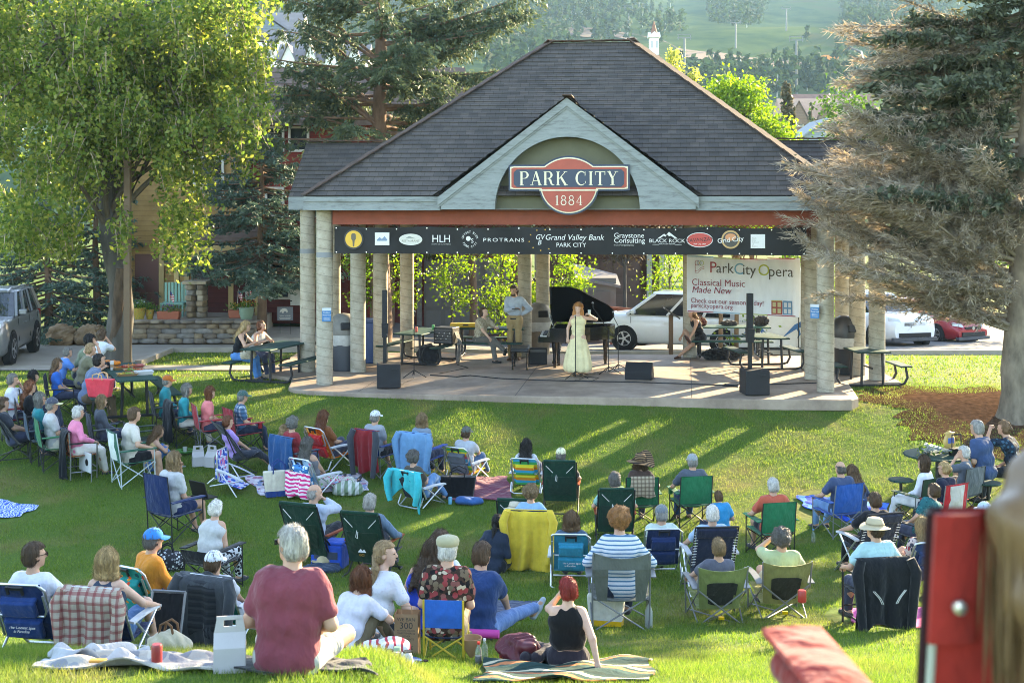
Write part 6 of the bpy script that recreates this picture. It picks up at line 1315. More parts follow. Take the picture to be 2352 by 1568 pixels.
for k in range(66):  # bare sweeping lower limbs
 y0=g.uniform(430,770);x1=g.choice([g.uniform(1790,1960),g.uniform(1860,2150),g.uniform(2000,2300)]);y1=y0-60+g.uniform(-150,70)-(2330-x1)*.05
 if x1<1880:y1=g.uniform(355,560)
 y1=min(y1,705);limb(2338,y0,x1,y1,g.uniform(-2.2,1.9),True,27,.05,-.2)
for k in range(14):limb(2340,g.uniform(420,740),g.uniform(2360,2700),g.uniform(380,700),g.uniform(-2.5,2),True,9,.045,-.2)
for k in range(44):  # browned left edge higher up
 y0=g.uniform(40,480);x1=g.uniform(1925,2090)-(y0-40)*.05;limb(2350,y0,x1,y0+g.uniform(-90,60),g.uniform(-1.6,1.6),True,20,.04,-.1)
for k in range(92):  # live green boughs
 y0=g.uniform(-420,470);x1=g.uniform(1990,2320)+(0 if y0>-60 else 40);limb(2354,y0,x1,y0+g.uniform(-60,90),g.uniform(-2.2,2.2),False,15,.045,-.15)
for k in range(60):y0=g.uniform(-420,480);limb(2356,y0,g.uniform(2400,2680),y0+g.uniform(-60,90),g.uniform(-2.2,2.2),False,12,.045,-.15)
put('limb',br,mat('limb_bark',(.2,.16,.12),.95,.3,4,.5),t,6);put('twigs',tw_,DEADT,t,3)
Ld=np.concatenate(Ld);Dd=np.concatenate(Dd);V,Q=rquads(Ld,g.uniform(.1,.24,len(Ld)),.013,Dd,g);scatter_mesh('bare_twiglets',V,Q,leafm('dry_twig',(.19,.16,.125),(.31,.265,.21),(.46,.4,.32),.25,.9),t)
Lb=np.concatenate(Lb);Db=np.concatenate(Db);V,Q=rquads(Lb,.1,.032,Db,g);scatter_mesh('dry_needles',V,Q,leafm('dry_needles',(.16,.125,.075),(.24,.185,.115),(.33,.26,.17),.35,.9),t)
Lg=np.concatenate(Lg);Dg=np.concatenate(Dg);V,Q=rquads(Lg,g.uniform(.1,.21,len(Lg)),.06,Dg,g);scatter_mesh('needles',V,Q,leafm('live_needles',(.055,.072,.045),(.09,.108,.068),(.145,.155,.10),.25,.6),t)
# ================================================================ banners
bu0,bu1=pu(768,-.2),pu(1852,-.2);bz1,bz0=3.41,2.83
X,Y=wld(bu0,-.2);bn=thing('sponsor_banner','long black vinyl banner with white sponsor names under the red beam','banner',(X,Y,0),TH);BLN=bu1-bu0
VIN=mat('black_vinyl',(.009,.0095,.011),.5,.2,3,spec=.22);b=MB()
def bsag(x):return .035*abs(math.sin(x/BLN*math.pi*5))
b.grid(lambda u,v:(u*BLN,.012*math.sin(u*BLN*5.3+v*3)+.018*math.sin(u*31)*v,bz0+(bz1-bz0)*v-bsag(u*BLN)*(v-.0)*.9),120,8,(0,.006,0));b.build('vinyl',VIN,bn,True,ang=80)
b=MB()
for i in range(16):
 for z in(bz0+.03,bz1-.035-bsag(.05+i*BLN/15.1)*.8):b.lathe([(.006,-.004),(.014,-.004),(.014,.002),(.006,.002)],(0,0,0),8);b.v[-32:]=[(.05+i*(BLN-.1)/15+x,-.026+zz,z+y) for x,y,zz in b.v[-32:]]
b.build('grommets',metal((.6,.6,.6)),bn)
WTX=paint((.62,.62,.60),.5);YTX=paint((.62,.36,.03),.5);GTX=paint((.36,.35,.33),.5)
bx=lambda p:pu(p,-.2)-bu0
def bz_(y,p):return pz(y,pu(p,-.2),-.2)
def btx(s,px_,y,h,m=WTX,sx=1.,sp=1.,al='CENTER',sh=0):text(0,s,h/107*1.38,m,bn,(bx(px_),-.036,bz_(y,px_)),ext=.001,align=al,sx=sx,space=sp,shear=sh)
def disc(par,x,z,rx,rz_,y,m,name='disc',n=32,th=.003):
 MB().prism([(x+rx*math.cos(2*math.pi*i/n),z+rz_*math.sin(2*math.pi*i/n)) for i in range(n)],y-th,y,f3).build(name,m,par)
def brect(par,x0,x1,z0,z1,y,m,name='patch',th=.003):MB().box(((x0+x1)/2,y-th/2,(z0+z1)/2),(x1-x0,th,z1-z0)).build(name,m,par)
x,z=bx(813),bz_(549,813);disc(bn,x,z,.215,.215,-.031,paint((.03,.03,.032),.6),'emblem_ring');disc(bn,x,z,.18,.18,-.035,YTX,'emblem_disc');b=MB();b.prism([(x-.05,z+.0),(x-.05,z+.09),(x-.03,z+.12),(x+.03,z+.12),(x+.05,z+.09),(x+.05,z+.0),(x+.025,z-.03),(x+.012,z-.16),(x-.012,z-.16),(x-.025,z-.03)],-.043,-.039,f3);b.build('microphone_drawing',paint((.07,.06,.04)),bn)
brect(bn,bx(862),bx(895),bz_(563,878),bz_(534,878),-.033,paint((.58,.58,.57)),'logo_card');x,z=bx(878),bz_(551,878);b=MB();b.prism([(x-.11,z),(x-.05,z+.06),(x,z+.02),(x+.06,z+.08),(x+.12,z),(x+.1,z-.02),(x-.1,z-.02)],-.041,-.037,f3);b.build('hills_drawing',paint((.12,.2,.3)),bn);btx('ARTS COUNCIL',878,561,3,paint((.1,.15,.3))) if False else None
x,z=bx(944),bz_(550,944);disc(bn,x,z,.25,.12,-.033,paint((.58,.57,.54)),'logo_oval');disc(bn,x,z,.235,.105,-.037,paint((.5,.49,.44)),'oval_inset');text(0,'RESTAURANT',.062,paint((.1,.09,.07)),bn,(x,-.041,z-.05),align='CENTER',ext=.001);b=MB();b.prism([(x-.12,z+.02),(x-.03,z+.075),(x+.05,z+.04),(x+.13,z+.02)],-.041,-.038,f3);b.build('hills_drawing',paint((.2,.22,.2)),bn)
btx('HLH',1014,556,17,sx=.95);btx('HOGAN LEE HUTCHINSON',1014,562,2.6,GTX)
x,z=bx(1080),bz_(550,1080)
def ringtext(s,r,a0,a1,up):
 for i,ch in enumerate(s):
  a=R(a0+(a1-a0)*i/(len(s)-1));text(0,ch,.065,WTX,bn,(x+r*math.cos(a),-.036,z+r*math.sin(a)-.0),rot=(R(90),(R(90)-a)*1 if up else(R(-90)-a),0),ext=.001,align='CENTER')
ringtext('OFFSET BIER',.135,165,15,True);ringtext('PARK CITY',.175,210,330,False);disc(bn,x-.035,z+.02,.05,.05,-.036,WTX,'emblem_disc');text(0,'S',.13,WTX,bn,(x+.02,-.036,z-.07),ext=.001)
btx('PROTRANS',1157,555,8.5,sx=1.35,sp=1.25);b=MB()
for i in range(7):
 a=R(75+i*38);xx,zz=bx(1245)-.0+.27*math.cos(a),bz_(551,1245)+.22*math.sin(a);b.prism([(xx+(.02 if k%2==0 else .008)*math.sin(k*math.pi/5),zz+(.02 if k%2==0 else .008)*math.cos(k*math.pi/5)) for k in range(10)],-.04,-.037,f3)
b.build('gold_stars',YTX,bn);btx('GV',1240,550,12,sx=.9,sh=.25);btx('B',1239,562,11,sh=.25)
btx('Grand Valley Bank',1319,551,13,sx=.98,sh=.22);btx('PARK CITY',1312,567,9.5,sx=1.05)
btx('Graystone',1410,546,11.5,al='LEFT');btx('Consulting',1410,557.5,11.5,al='LEFT');btx('from MorganStanley',1410,564.5,4,GTX,al='LEFT')
btx('BLACK ROCK',1532,557,8.5,sx=1.1);x,z=bx(1532),bz_(548,1532);b=MB();b.prism([(x-.2,z),(x-.06,z+.1),(x-.02,z+.07),(x+.04,z+.14),(x+.22,z),(x+.17,z),(x+.08,z+.06),(x+.04,z+.05),(x+.0,z+.09),(x-.03,z+.04),(x-.07,z+.06),(x-.15,z)],-.039,-.035,f3);b.build('peaks_drawing',WTX,bn);brect(bn,x-.3,x-.16,z-.125,z-.118,-.036,WTX,'rule');brect(bn,x+.16,x+.3,z-.125,z-.118,-.036,WTX,'rule');btx('MOUNTAIN RESORT',1532,561.5,2.8)
x,z=bx(1607),bz_(551,1607);disc(bn,x,z,.27,.155,-.033,paint((.55,.55,.55)),'logo_oval');disc(bn,x,z,.255,.14,-.037,paint((.42,.03,.025)),'oval_inset');text(0,"DAVANZA'S",.105,BLK_,bn,(x,-.042,z-.03),rot=(R(90),R(-4),0),align='CENTER',ext=.001);text(0,'Park City, Utah',.04,WTX,bn,(x,-.042,z-.095),align='CENTER',ext=.001)
x,z=bx(1678),bz_(550,1678);disc(bn,x,z,.19,.19,-.033,paint((.42,.26,.1)),'emblem_ring');disc(bn,x,z,.155,.155,-.037,paint((.03,.03,.03)),'emblem_disc');disc(bn,x,z+.05,.11,.075,-.041,paint((.5,.2,.08)),'sunset_drawing');text(0,'Grid City',.14,WTX,bn,(x,-.046,z-.05),rot=(R(90),R(-6),0),align='CENTER',ext=.001)
brect(bn,bx(1724),bx(1757),bz_(570,1740),bz_(538,1740),-.033,paint((.6,.6,.6)),'logo_card')
for i,s_ in enumerate(('Park','City','School','of','Ballet')):text(0,s_,.05,GTX,bn,(bx(1727),-.038,bz_(549+i*4.6,1740)),ext=.001)
# the white opera banner
A,B_=at(1578,716,32.85),at(1836,720,31.2);ang=math.atan2(B_.y-A.y,B_.x-A.x);WB=(B_.xy-A.xy).length;HB_=at(1578,583,32.85).z-A.z
ob=thing('opera_banner','white opera banner tied between the right rear columns','banner',A,ang);BWH=NT('white_vinyl').set(.45,.3);n=BWH.noise(BWH.coord((1,1,.3)),6,4);BWH.l(BWH.ramp(n,[(.3,(.63,.69,.78)),(.7,(.73,.79,.88))]),0,BWH.b,'Base Color');BWH.bump(n,.4,.03)
tb=BWH.n('BsdfTranslucent');tb.inputs[0].default_value=(.6,.6,.6,1);mx=BWH.n('MixShader');mx.inputs[0].default_value=.05;BWH.l(BWH.b,0,mx,1);BWH.l(tb,0,mx,2);BWH.l(mx,0,BWH.out,0)
b=MB();b.grid(lambda u,v:(u*WB+.04*math.sin(v*3.1)*(1 if u>.5 else-.3),.012*math.sin(u*17+v*4),v*HB_-(.06*4*u*(1-u))*v+.0-.12*u*(1-v)*0-.04*u*v),60,20,(0,.005,0));b.build('vinyl',BWH.m,ob,True,ang=80)
kx=lambda p:(p-1578)/(1836-1578)*WB
kz=lambda y:(716-y)/(716-583)*HB_
def otx(s,px_,y,h,c,sx=1.,sh=0,al='LEFT'):text(0,s,h/91*1.38,paint(c,.5),ob,(kx(px_),-.022,kz(y)),ext=.001,sx=sx,shear=sh,align=al)
cr,cb,cg,ck,cm=(.30,.03,.06),(.12,.33,.5),(.36,.42,.06),(.06,.06,.065),(.22,.02,.06)
otx('P',1632,624,26,cr);otx('ark',1648,624,24,ck);otx('C',1689,626,26,cb);otx('ity',1709,626,24,ck);otx('O',1744,627,26,cg);otx('pera',1768,628,24,ck,.98)
otx('Classical Music',1590,654,15.5,cm,1.02);otx('Made New',1590,671,15.5,cm,1.02,.2);otx('Check out our season today!',1588,694,11.5,cm,.95);otx('parkcityopera.org',1588,705,11,cm,.95)
b=MB()
for(cx,c_) in((1603,cr),(1608,cb),(1614,cg)):
 b=MB();P=[(kx(cx)+.055*math.cos(a*.2618),-.02,kz(603)+.06*math.sin(a*.2618)) for a in range(25)];b.tube(P,.006,5);b.build('emblem_ring',paint(c_,.5),ob)
b=MB();b.tube([(kx(1598.5),-.02,kz(603)),(kx(1598.5),-.02,kz(626)),(kx(1606),-.02,kz(625)),(kx(1612),-.02,kz(618)),(kx(1620),-.02,kz(616))],.006,5);b.tube([(kx(1598.5),-.02,kz(622)),(kx(1606),-.02,kz(620)),(kx(1612),-.02,kz(614)),(kx(1620),-.02,kz(611))],.005,5);b.build('emblem_line',paint(cr,.5),ob)
for i,c_ in enumerate((cr,cb,cg,cr)):
 brect(ob,kx(1580+i*62),kx(1580+i*62+62),.012,.035,-.017,paint(c_,.5),'border_stripe');brect(ob,kx(1580+i*62),kx(1580+i*62+62),HB_-.045-.06*.9*(1 if i in(1,2) else .45),HB_-.025-.06*.9*(1 if i in(1,2) else .45),-.02,paint((cb,cg,cr,cr)[i],.5),'border_stripe')
def bldg(x0,x1,c,c2,rnd):
 w_=x1-x0;brect(ob,x0,x1,.05,.36,-.02,paint(c,.5),'house_drawing');brect(ob,x0,x1,.36,.385,-.021,paint(c2,.5),'house_cornice')
 for i in range(2):
  for j in range(2):brect(ob,x0+w_*(.12+.46*i),x0+w_*(.42+.46*i),.08+.15*j,.19+.15*j,-.024,paint((.5,.52,.55) if rnd else(.45,.4,.2),.5),'house_window')
bldg(kx(1775),kx(1799),(.3,.04,.03),(.4,.3,.05),0);bldg(kx(1801),kx(1821),(.08,.2,.35),(.08,.2,.35),1)
# ================================================================ picnic tables
GRN=NT('green_plastic_mesh').set(.6,.15);co=GRN.coord();v=GRN.n('TexVoronoi');v.inputs['Scale'].default_value=34;v.inputs['Randomness'].default_value=0;GRN.l(co,0,v,'Vector');GRN.l(GRN.ramp(v,[(.0,(.004,.008,.007)),(.34,(.012,.022,.018)),(.42,(.022,.06,.05))],'Distance'),0,GRN.b,'Base Color');GRN=GRN.m
def picnic(p,yaw,L,label,sides=(-1,1),w=.75,h=.76):
 t=thing('picnic_table',label,'picnic table',p,yaw,'green mesh picnic tables');b=MB();b.box((0,0,h),(w,L,.035));b.build('tabletop',GRN,t,bevel=.012)
 for s in sides:MB().box((s*(w/2+.33),0,.45),(.27,L,.035)).build('bench_seat',GRN,t,bevel=.012)
 for y in(-L*.36,L*.36):
  for s in(-1,1):MB().tube([(s*.22,y,h-.02),(s*.24,y,.06)],.03,8).build('leg',BLK,t,True)
  b=MB();P=[]
  for s in(-1,1):
   if s in sides:q=[(s*(w/2+.36),y,.43),(s*(w/2+.40),y,.2),(s*(w/2+.33),y,.07),(s*(w/2+.2),y,.04)]
   else:q=[(s*.3,y,.04)]
   P+=q if s<0 else q[::-1]
  b.tube(P,.028,8);b.build('bench_frame',BLK,t,True)
 b=MB();b.bar((0,-L*.36,.4),(0,L*.36,.4),.03);b.build('stretcher',BLK,t);return t
T1=gp(292,26.0);T1y=R(24);picnic(T1,T1y,2.9,'long dark green picnic table with food trays under the leaning tree')
T2=gp(633,29.6);picnic(T2,R(-18),1.9,'green picnic table on the grass left of the pavilion')
def sp_at(x,y):Yv=CZ*F/(y-HY);return Vector(((x-HX)/F*Yv,Yv,0.))  # on the slab
picnic(sp_at(968,832),R(-20),1.7,'stage table holding the amplifier rack');picnic(sp_at(1120,822),R(84),1.9,'stage table behind the seated pianist with the yellow case');picnic(sp_at(1672,818),R(86),2.1,'long stage table beside the woman in black');picnic(sp_at(1758,846),R(8),1.3,'short stage table seen end on at the right')
q=hit(2000,888);picnic((q.x,q.y+.3,q.z),R(3),1.0,'short picnic table on the lawn right of the pavilion')
q=hit(2155,1150);rt=thing('round_table','round green mesh table with round stools beside the right crowd','picnic table',q,R(15));MB().lathe([(.02,.74),(.55,.74),(.565,.755),(.55,.77),(.02,.775)],n=36).build('tabletop',GRN,rt,True);MB().tube([(0,0,0),(0,0,.74)],.045,10).build('leg',BLK,rt,True)
for a in(200,290,20):
 c,s_=.95*math.cos(R(a)),.95*math.sin(R(a));MB().lathe([(.02,.44),(.19,.44),(.2,.455),(.19,.47),(.02,.475)],(c,s_,0),24).build('stool_seat',GRN,rt,True);MB().tube([(0,0,.15),(c*.8,s_*.8,.12),(c,s_,.2),(c,s_,.45)],.025,8).build('stool_leg',BLK,rt,True)
 # ================================================================ stage equipment
PIA=mat('piano_lacquer',(.008,.008,.009),.12,.1,3,spec=.6,coat=.6)
pp=sp_at(1262,846);pn=thing('grand_piano','open black grand piano with raised lid behind the singer','piano',pp,R(-4));rim=[(0,0),(.5,0),(.72,.1),(.95,.34),(1.2,.55),(1.42,.74),(1.55,.95),(1.56,1.2),(1.46,1.38),(1.3,1.42),(0,1.42)]
MB().prism(rim,.62,.95,lambda p,q,t:(p,q,t)).build('case',PIA,pn,bevel=.008);MB().box((-.13,.71,.68),(.28,1.42,.13)).build('keybed',PIA,pn,bevel=.01);b=MB();b.box((-.15,.71,.752),(.16,1.22,.02));kb_=b.build('keys',paint((.6,.58,.53),.3),pn);b=MB()
for i in range(36):
 if i%7 not in(2,6):b.box((-.12,.13+i*.0335,.768),(.095,.014,.016))
b.build('black_keys',BLK_,kb_)
al=R(40);hl=lambda x,y,t:(x,1.42-(1.42-y)*math.cos(al)+t*math.sin(al)*-1,.97+(1.42-y)*math.sin(al)+t*math.cos(al));MB().prism([(x-.02,y-.02 if y<1.3 else y) for x,y in rim],0,.022,hl).build('lid',PIA,pn,bevel=.004)
MB().tube([(.75,.2,.95),(.75,.62,1.55)],.011,6).build('lid_prop',PIA,pn);b=MB();b.box((.06,.71,1.08),(.03,.8,.24),rot=Matrix.Rotation(-.35,3,'Y'));b.build('music_desk',PIA,pn);b=MB();b.box((.02,.66,1.1),(.012,.5,.26),rot=Matrix.Rotation(-.35,3,'Y'));b.build('sheet_music',paint((.62,.61,.57),.8),pn)
for(x,y) in((.12,.14),(.12,1.28),(1.32,1.0)):b=MB();b.lathe([(.075,.62),(.07,.5),(.045,.3),(.05,.12),(.035,.06),(.035,0)],(x,y,0),12);b.build('leg',PIA,pn,True)
b=MB();b.box((.2,.71,.3),(.06,.24,.6));b.box((.12,.71,.07),(.16,.22,.05));b.build('pedal_lyre',PIA,pn)
q=sp_at(1196,845);t=thing('piano_bench','black padded piano bench in front of the piano keys','bench',q,R(-4));MB().box((0,0,.46),(.42,.8,.09)).build('seat',mat('black_leather',(.02,.02,.02),.4),t,bevel=.02)
for x in(-.17,.17):
 for y in(-.34,.34):MB().lathe([(.026,.42),(.02,.05),(.024,0)],(x,y,0),8).build('leg',PIA,t)
GRL=mat('speaker_grille',(.02,.02,.022),.7,.25,120,.5,160)
def speaker(x,y,label):
 p=sp_at(x,y);t=thing('column_speaker',label,'speaker',p,R(6),'column loudspeakers at the stage front');p_=MB();p_.box((0,.25,.27),(.5,.5,.5));p_.build('subwoofer',GRL,t,bevel=.02);b=MB();b.box((.12,-.004,.40),(.1,.02,.05));b.build('handle_recess',BLK_,t)
 MB().box((-.08,.3,.8),(.075,.075,.6)).build('spacer_pole',BLK_,t);b=MB();b.box((-.08,.3,1.56),(.115,.13,1.0));b.build('upper_column',GRL,t,bevel=.008);b=MB();b.add([(-.14,.22,1.06),(-.02,.22,1.06),(-.02,.40,1.06),(-.14,.40,1.06),(-.15,.17,1.35),(-.01,.17,1.35),(-.01,.40,1.35),(-.15,.40,1.35)],[[3,2,1,0],[4,5,6,7],[0,1,5,4],[1,2,6,5],[2,3,7,6],[3,0,4,7]]);b.build('driver_box',GRL,t);return t
speaker(893,894,'column loudspeaker on black subwoofer at the left stage front');speaker(1741,910,'column loudspeaker on black subwoofer at the right stage front')
q=sp_at(1466,872);t=thing('stage_monitor','black wedge monitor lying on the slab near the singer','speaker',q,R(-14));MB().prism([(-.02,0),(.36,0),(.38,.16),(.16,.38),(-.06,.18)],-.3,.3,lambda p,q,t:(t,p,q)).build('cabinet',GRL,t,bevel=.015);b=MB()
for s in(-.305,.305):b.box((s,.15,.18),(.012,.2,.05))
b.build('handle',BLK_,t)
q=sp_at(1233,838);t=thing('bass_amplifier','black amplifier box on the floor behind the piano bench','amplifier',q);MB().box((0,.2,.2),(.5,.35,.38)).build('cabinet',GRL,t,bevel=.015);b=MB();b.box((0,.02,.34),(.44,.015,.06));b.build('control_panel',paint((.06,.06,.06)),t)
def micstand(p,label,h=1.45,boom=None,mic=True):
 t=thing('microphone_stand',label,'microphone stand',p,0,'microphone stands on the stage');MB().tube([(0,0,.05),(0,0,h)],.011,6).build('pole',BLK_,t)
 for a in(100,220,340):MB().tube([(0,0,.16),(.3*math.cos(R(a)),.3*math.sin(R(a)),.012)],.01,6).build('leg',BLK_,t)
 e=Vector((0,0,h))
 if boom:e=Vector((boom[0],boom[1],h+boom[2]));MB().tube([Vector((-boom[0]*.4,-boom[1]*.4,h-boom[2]*.4)),e],.009,6).build('boom',BLK_,t)
 if mic:b=MB();b.tube([e,e+Vector((.0,.07,.05)),e+Vector((0,.13,.09))],[.012,.014,.018],8);m_=b.build('microphone',BLK_,t,True);MB().lathe([(.001,-.025),(.02,-.018),(.026,0),(.02,.018),(.001,.026)],e+Vector((0,.15,.10)),10).build('grille_ball',metal((.4,.4,.4),.5),m_,True)
 return t
micstand(sp_at(951,866),'straight microphone stand standing before the left stage table',1.36);micstand(sp_at(1322,869),'microphone stand right in front of the singer in yellow',1.28);micstand(sp_at(1398,858),'boom microphone stand leaning toward the open piano',1.0,(-.35,.1,.5));micstand(sp_at(1420,852),'second boom stand at the tail of the piano',1.05,(-.1,.1,.2))
q=sp_at(1375,850);
def cable(pts,label,r=.012):P=[sp_at(x,y)+Vector((0,0,r)) for x,y in pts];b=MB();b.tube(P,r,5);o=b.build('cable',BLK_,None,True);tag(o,label,'cable','cables on the stage floor')
cable([(988,862),(1050,866),(1080,863),(1150,870),(1250,874),(1330,876),(1450,878),(1600,883),(1680,886),(1740,884),(1880,880)],'long black cable lying across the whole front of the stage');cable([(951,868),(930,878),(905,890)],'short cable between left microphone stand and left subwoofer',.008);cable([(1065,800),(1060,825),(1050,838),(1075,845),(1010,858)],'looping cable hanging down from the amplifier rack',.008);cable([(1690,886),(1665,883),(1660,887),(1695,889),(1700,885)],'coiled cable beside the right subwoofer',.012);cable([(1330,872),(1345,866),(1375,868),(1360,875),(1320,874)],'loose cable at the feet of the singer',.008)
def bin_(p,label,m,lid,bag=True,sc=1.):
 t=thing('trash_bin',label,'trash bin',p);t.scale=(sc,)*3;MB().lathe([(.25,0),(.27,.04),(.3,.82),(.31,.84)],n=28).build('barrel',m,t,True);b=MB();b.lathe([(.33,.84),(.335,.88),(.33,1.0),(.30,1.14),(.24,1.26),(.14,1.32),(.001,1.34)],n=28);l=b.build('dome_lid',lid,t,True);b=MB();b.box((.1,-.285,1.05),(.26,.09,.17),rot=Matrix.Rotation(.35,3,'Z')@Matrix.Rotation(-.25,3,'X'));b.build('opening',BLK_,l,bevel=.02)
 if bag:b=MB();b.lathe([(.318,.86),(.326,.8),(.318,.72),(.308,.64),(.304,.6)],n=26);b.v=[(x*(1+.02*math.sin(i*2.3)),y*(1+.02*math.sin(i*2.3)),z+.012*math.sin(i*1.7)) for i,(x,y,z) in enumerate(b.v)];b.build('bag_rim',mat('bin_liner',(.4,.39,.36),.35,.2,9),t,True)
 return t
bin_(sp_at(789,850),'gray trash bin with domed lid behind the front left column',paint((.075,.08,.09),.6),mat('tan_plastic',(.17,.16,.14),.6));bin_(sp_at(1238,812),'tan trash bin with domed lid beside the standing man',mat('tan_barrel',(.22,.17,.12),.7),mat('tan_plastic',(.2,.18,.15),.6))
q=hit(1942,868);bin_((q.x,q.y,q.z+.1),'dark trash bin with domed lid right of the front right column',paint((.03,.032,.036),.5),paint((.035,.036,.04),.4))
q=sp_at(856,832);t=thing('recycling_bin','tall blue recycling bin behind the third left column','recycling bin',q);MB().box((0,0,.5),(.55,.5,1.0),taper=1.1).build('bin',paint((.02,.06,.17),.5),t,bevel=.03);MB().box((0,0,1.03),(.64,.6,.08)).build('lid',paint((.018,.05,.14),.5),t,bevel=.02)
q=gp(1515,51);t=thing('wheeled_bin','blue wheeled bin against the brown garage wall','recycling bin',(q.x,50.8,q.z));MB().box((0,0,.6),(.6,.6,1.1),taper=1.15).build('bin',paint((.015,.035,.11),.5),t,bevel=.03);MB().box((0,-.02,1.2),(.74,.74,.08)).build('lid',paint((.014,.03,.1),.5),t,bevel=.02)
# small stage things
tp=sp_at(968,832);q=tp+Vector((.62,-.05,.475));t=thing('amplifier_rack','black rack of amplifiers with tangled leads on the table bench','amplifier rack',q,R(-20));MB().box((0,0,.2),(.5,.45,.4)).build('case',BLK_,t,bevel=.012);b=MB()
for i in range(5):b.box((0,-.23,.06+i*.07),(.44,.015,.05))
pf=b.build('rack_panels',paint((.05,.05,.055),.4),t);b=MB()
for i in range(9):b.lathe([(.001,.012),(.012,.012),(.014,0)],(0,0,0),8);b.v[-24:]=[(-.18+i*.045+x,-.245-z,.13+.07*(i%3)+y) for x,y,z in b.v[-24:]]
b.build('knobs',RIM,pf);b=MB()
for i in range(8):b.tube([(.25,-.1+.03*i,.3),(.34+.01*i,-.1+.03*i,.1-.03*i),(.3,-.12+.03*i,-.46)],.006,4)
b.build('leads',mat('gray_lead',(.2,.19,.18)),t)
D=SDF();D.el((0,0,.24),(.3,.2,.25));D.rc((-.12,-.12,.2),(.12,-.12,.2),.12,k=.05);V,Q=D.mesh(.025,.006,3);o=link('backpack',np_mesh('backpack',V,Q,cloth((.015,.015,.017))),None);o.location=sp_at(985,838);tag(o,'black backpack slumped under the left stage table','backpack');b=MB();b.tube([(-.1,-.24,.42),(-.16,-.27,.25),(-.1,-.24,.1)],.018,6);b.build('strap',BLK_,o)
q=sp_at(1120,822);t=thing('yellow_case','yellow hard case lying on the rear stage table','case',q+Vector((-.55,.05,.78)));MB().box((0,0,.05),(.8,.34,.1)).build('shell',paint((.5,.3,.01),.4),t,bevel=.03);MB().box((0,-.175,.06),(.14,.02,.03)).build('handle',BLK_,t)
def can(p,label,c,top=(.5,.5,.52),r=.033,h=.122,name='drink_can',cat='can'):t=thing(name,label,cat,p);MB().lathe([(r*.8,0),(r,.008),(r,h-.012),(r*.82,h)],n=16).build('body',paint(c,.3),t,True);MB().lathe([(r*.8,h-.004),(r*.76,h-.006),(.001,h-.006)],n=16).build('top',metal(top),t);return t
can(tp+Vector((-.1,-.35,.78)),'red drink can on the left stage table',(.45,.04,.02));can(tp+Vector((.27,.25,.78)),'green drink can on the left stage table',(.04,.3,.08))
def blobbag(name,label,cat,p,rz,dims,m,strap=None,lump=.008,handles=True):
 x,y,z=dims;D=SDF();D.rc((-x*.3,0,z*.35),(x*.3,0,z*.35),z*.33,k=.05);D.el((0,0,z*.45),(x*.5,y*.5,z*.48),k=.08);V,Q=D.mesh(max(.012,min(dims)*.06),lump,int(p[0]*77));V[:,2]=np.maximum(V[:,2],.004);t=thing(name,label,cat,p,rz);link('body',np_mesh('bag',V,Q,m),t)
 if handles:
  for s in(-1,1):b=MB();b.tube([(-x*.2,s*y*.2,z*.85),(-x*.15,s*y*.22,z*1.12),(0,s*y*.2,z*1.22),(x*.15,s*y*.22,z*1.12),(x*.2,s*y*.2,z*.85)],.011,6);b.build('handle',strap or m,t,True)
 return t
blobbag('handbag','dark brown handbag on the stage table before the woman in black','bag',sp_at(1672,818)+Vector((-.72,-.05,.78)),0,(.3,.2,.22),cloth((.05,.015,.012)));blobbag('shoulder_bag','black rounded bag on the right stage table','bag',sp_at(1672,818)+Vector((.85,.0,.78)),0,(.34,.2,.28),cloth(BLACK));blobbag('jacket_bundle','crumpled black jacket on the stage table','jacket',sp_at(1672,818)+Vector((.05,.05,.78)),0,(.42,.25,.12),cloth(BLACK),handles=False,lump=.012);blobbag('instrument_case','long black soft case lying under the right stage table','case',sp_at(1660,826),R(4),(1.1,.4,.32),cloth(BLACK),handles=False,lump=.012)
q=gp(1541,35.4);t=thing('interpretive_sign','slanted information sign on a brown post behind the slab','sign',q);MB().box((0,0,.55),(.11,.11,1.2)).build('post',mat('brown_steel',(.12,.075,.045),.5,.12,3),t);MB().box((.02,-.02,1.2),(.5,.4,.04),rot=Matrix.Rotation(.6,3,'Y')).build('panel',paint((.05,.05,.05)),t)
for(u,v,lb,sx_) in((.06,-.185,'blue and white notice taped to the front left column',1),(10.45,-.06,'blue notice taped to the front right column',1)):
 X,Y=wld(u,v);t=thing('paper_notice',lb,'notice',(X+.03 if v<-.1 else X-.12,Y+(.0 if v<-.1 else-.02),1.52 if v<-.1 else 1.68),TH+(.3 if v<-.1 else-.5));MB().box((0,-.01,.0),(.19,.006,.29)).build('sheet',paint((.03,.16,.36),.5),t);MB().box((0,-.014,.115),(.19,.004,.06)).build('header',paint((.5,.55,.6),.5),t);text(0,'Pavilion',.045,WTX,t,(0,-.014,.03),align='CENTER',ext=.001);text(0,'Reserved',.045,WTX,t,(0,-.014,-.02),align='CENTER',ext=.001);b=MB()
 for i in range(3):b.box((0,-.0145,-.06-i*.022),(.13,.003,.007))
 b.build('printed_line',WTX,t)
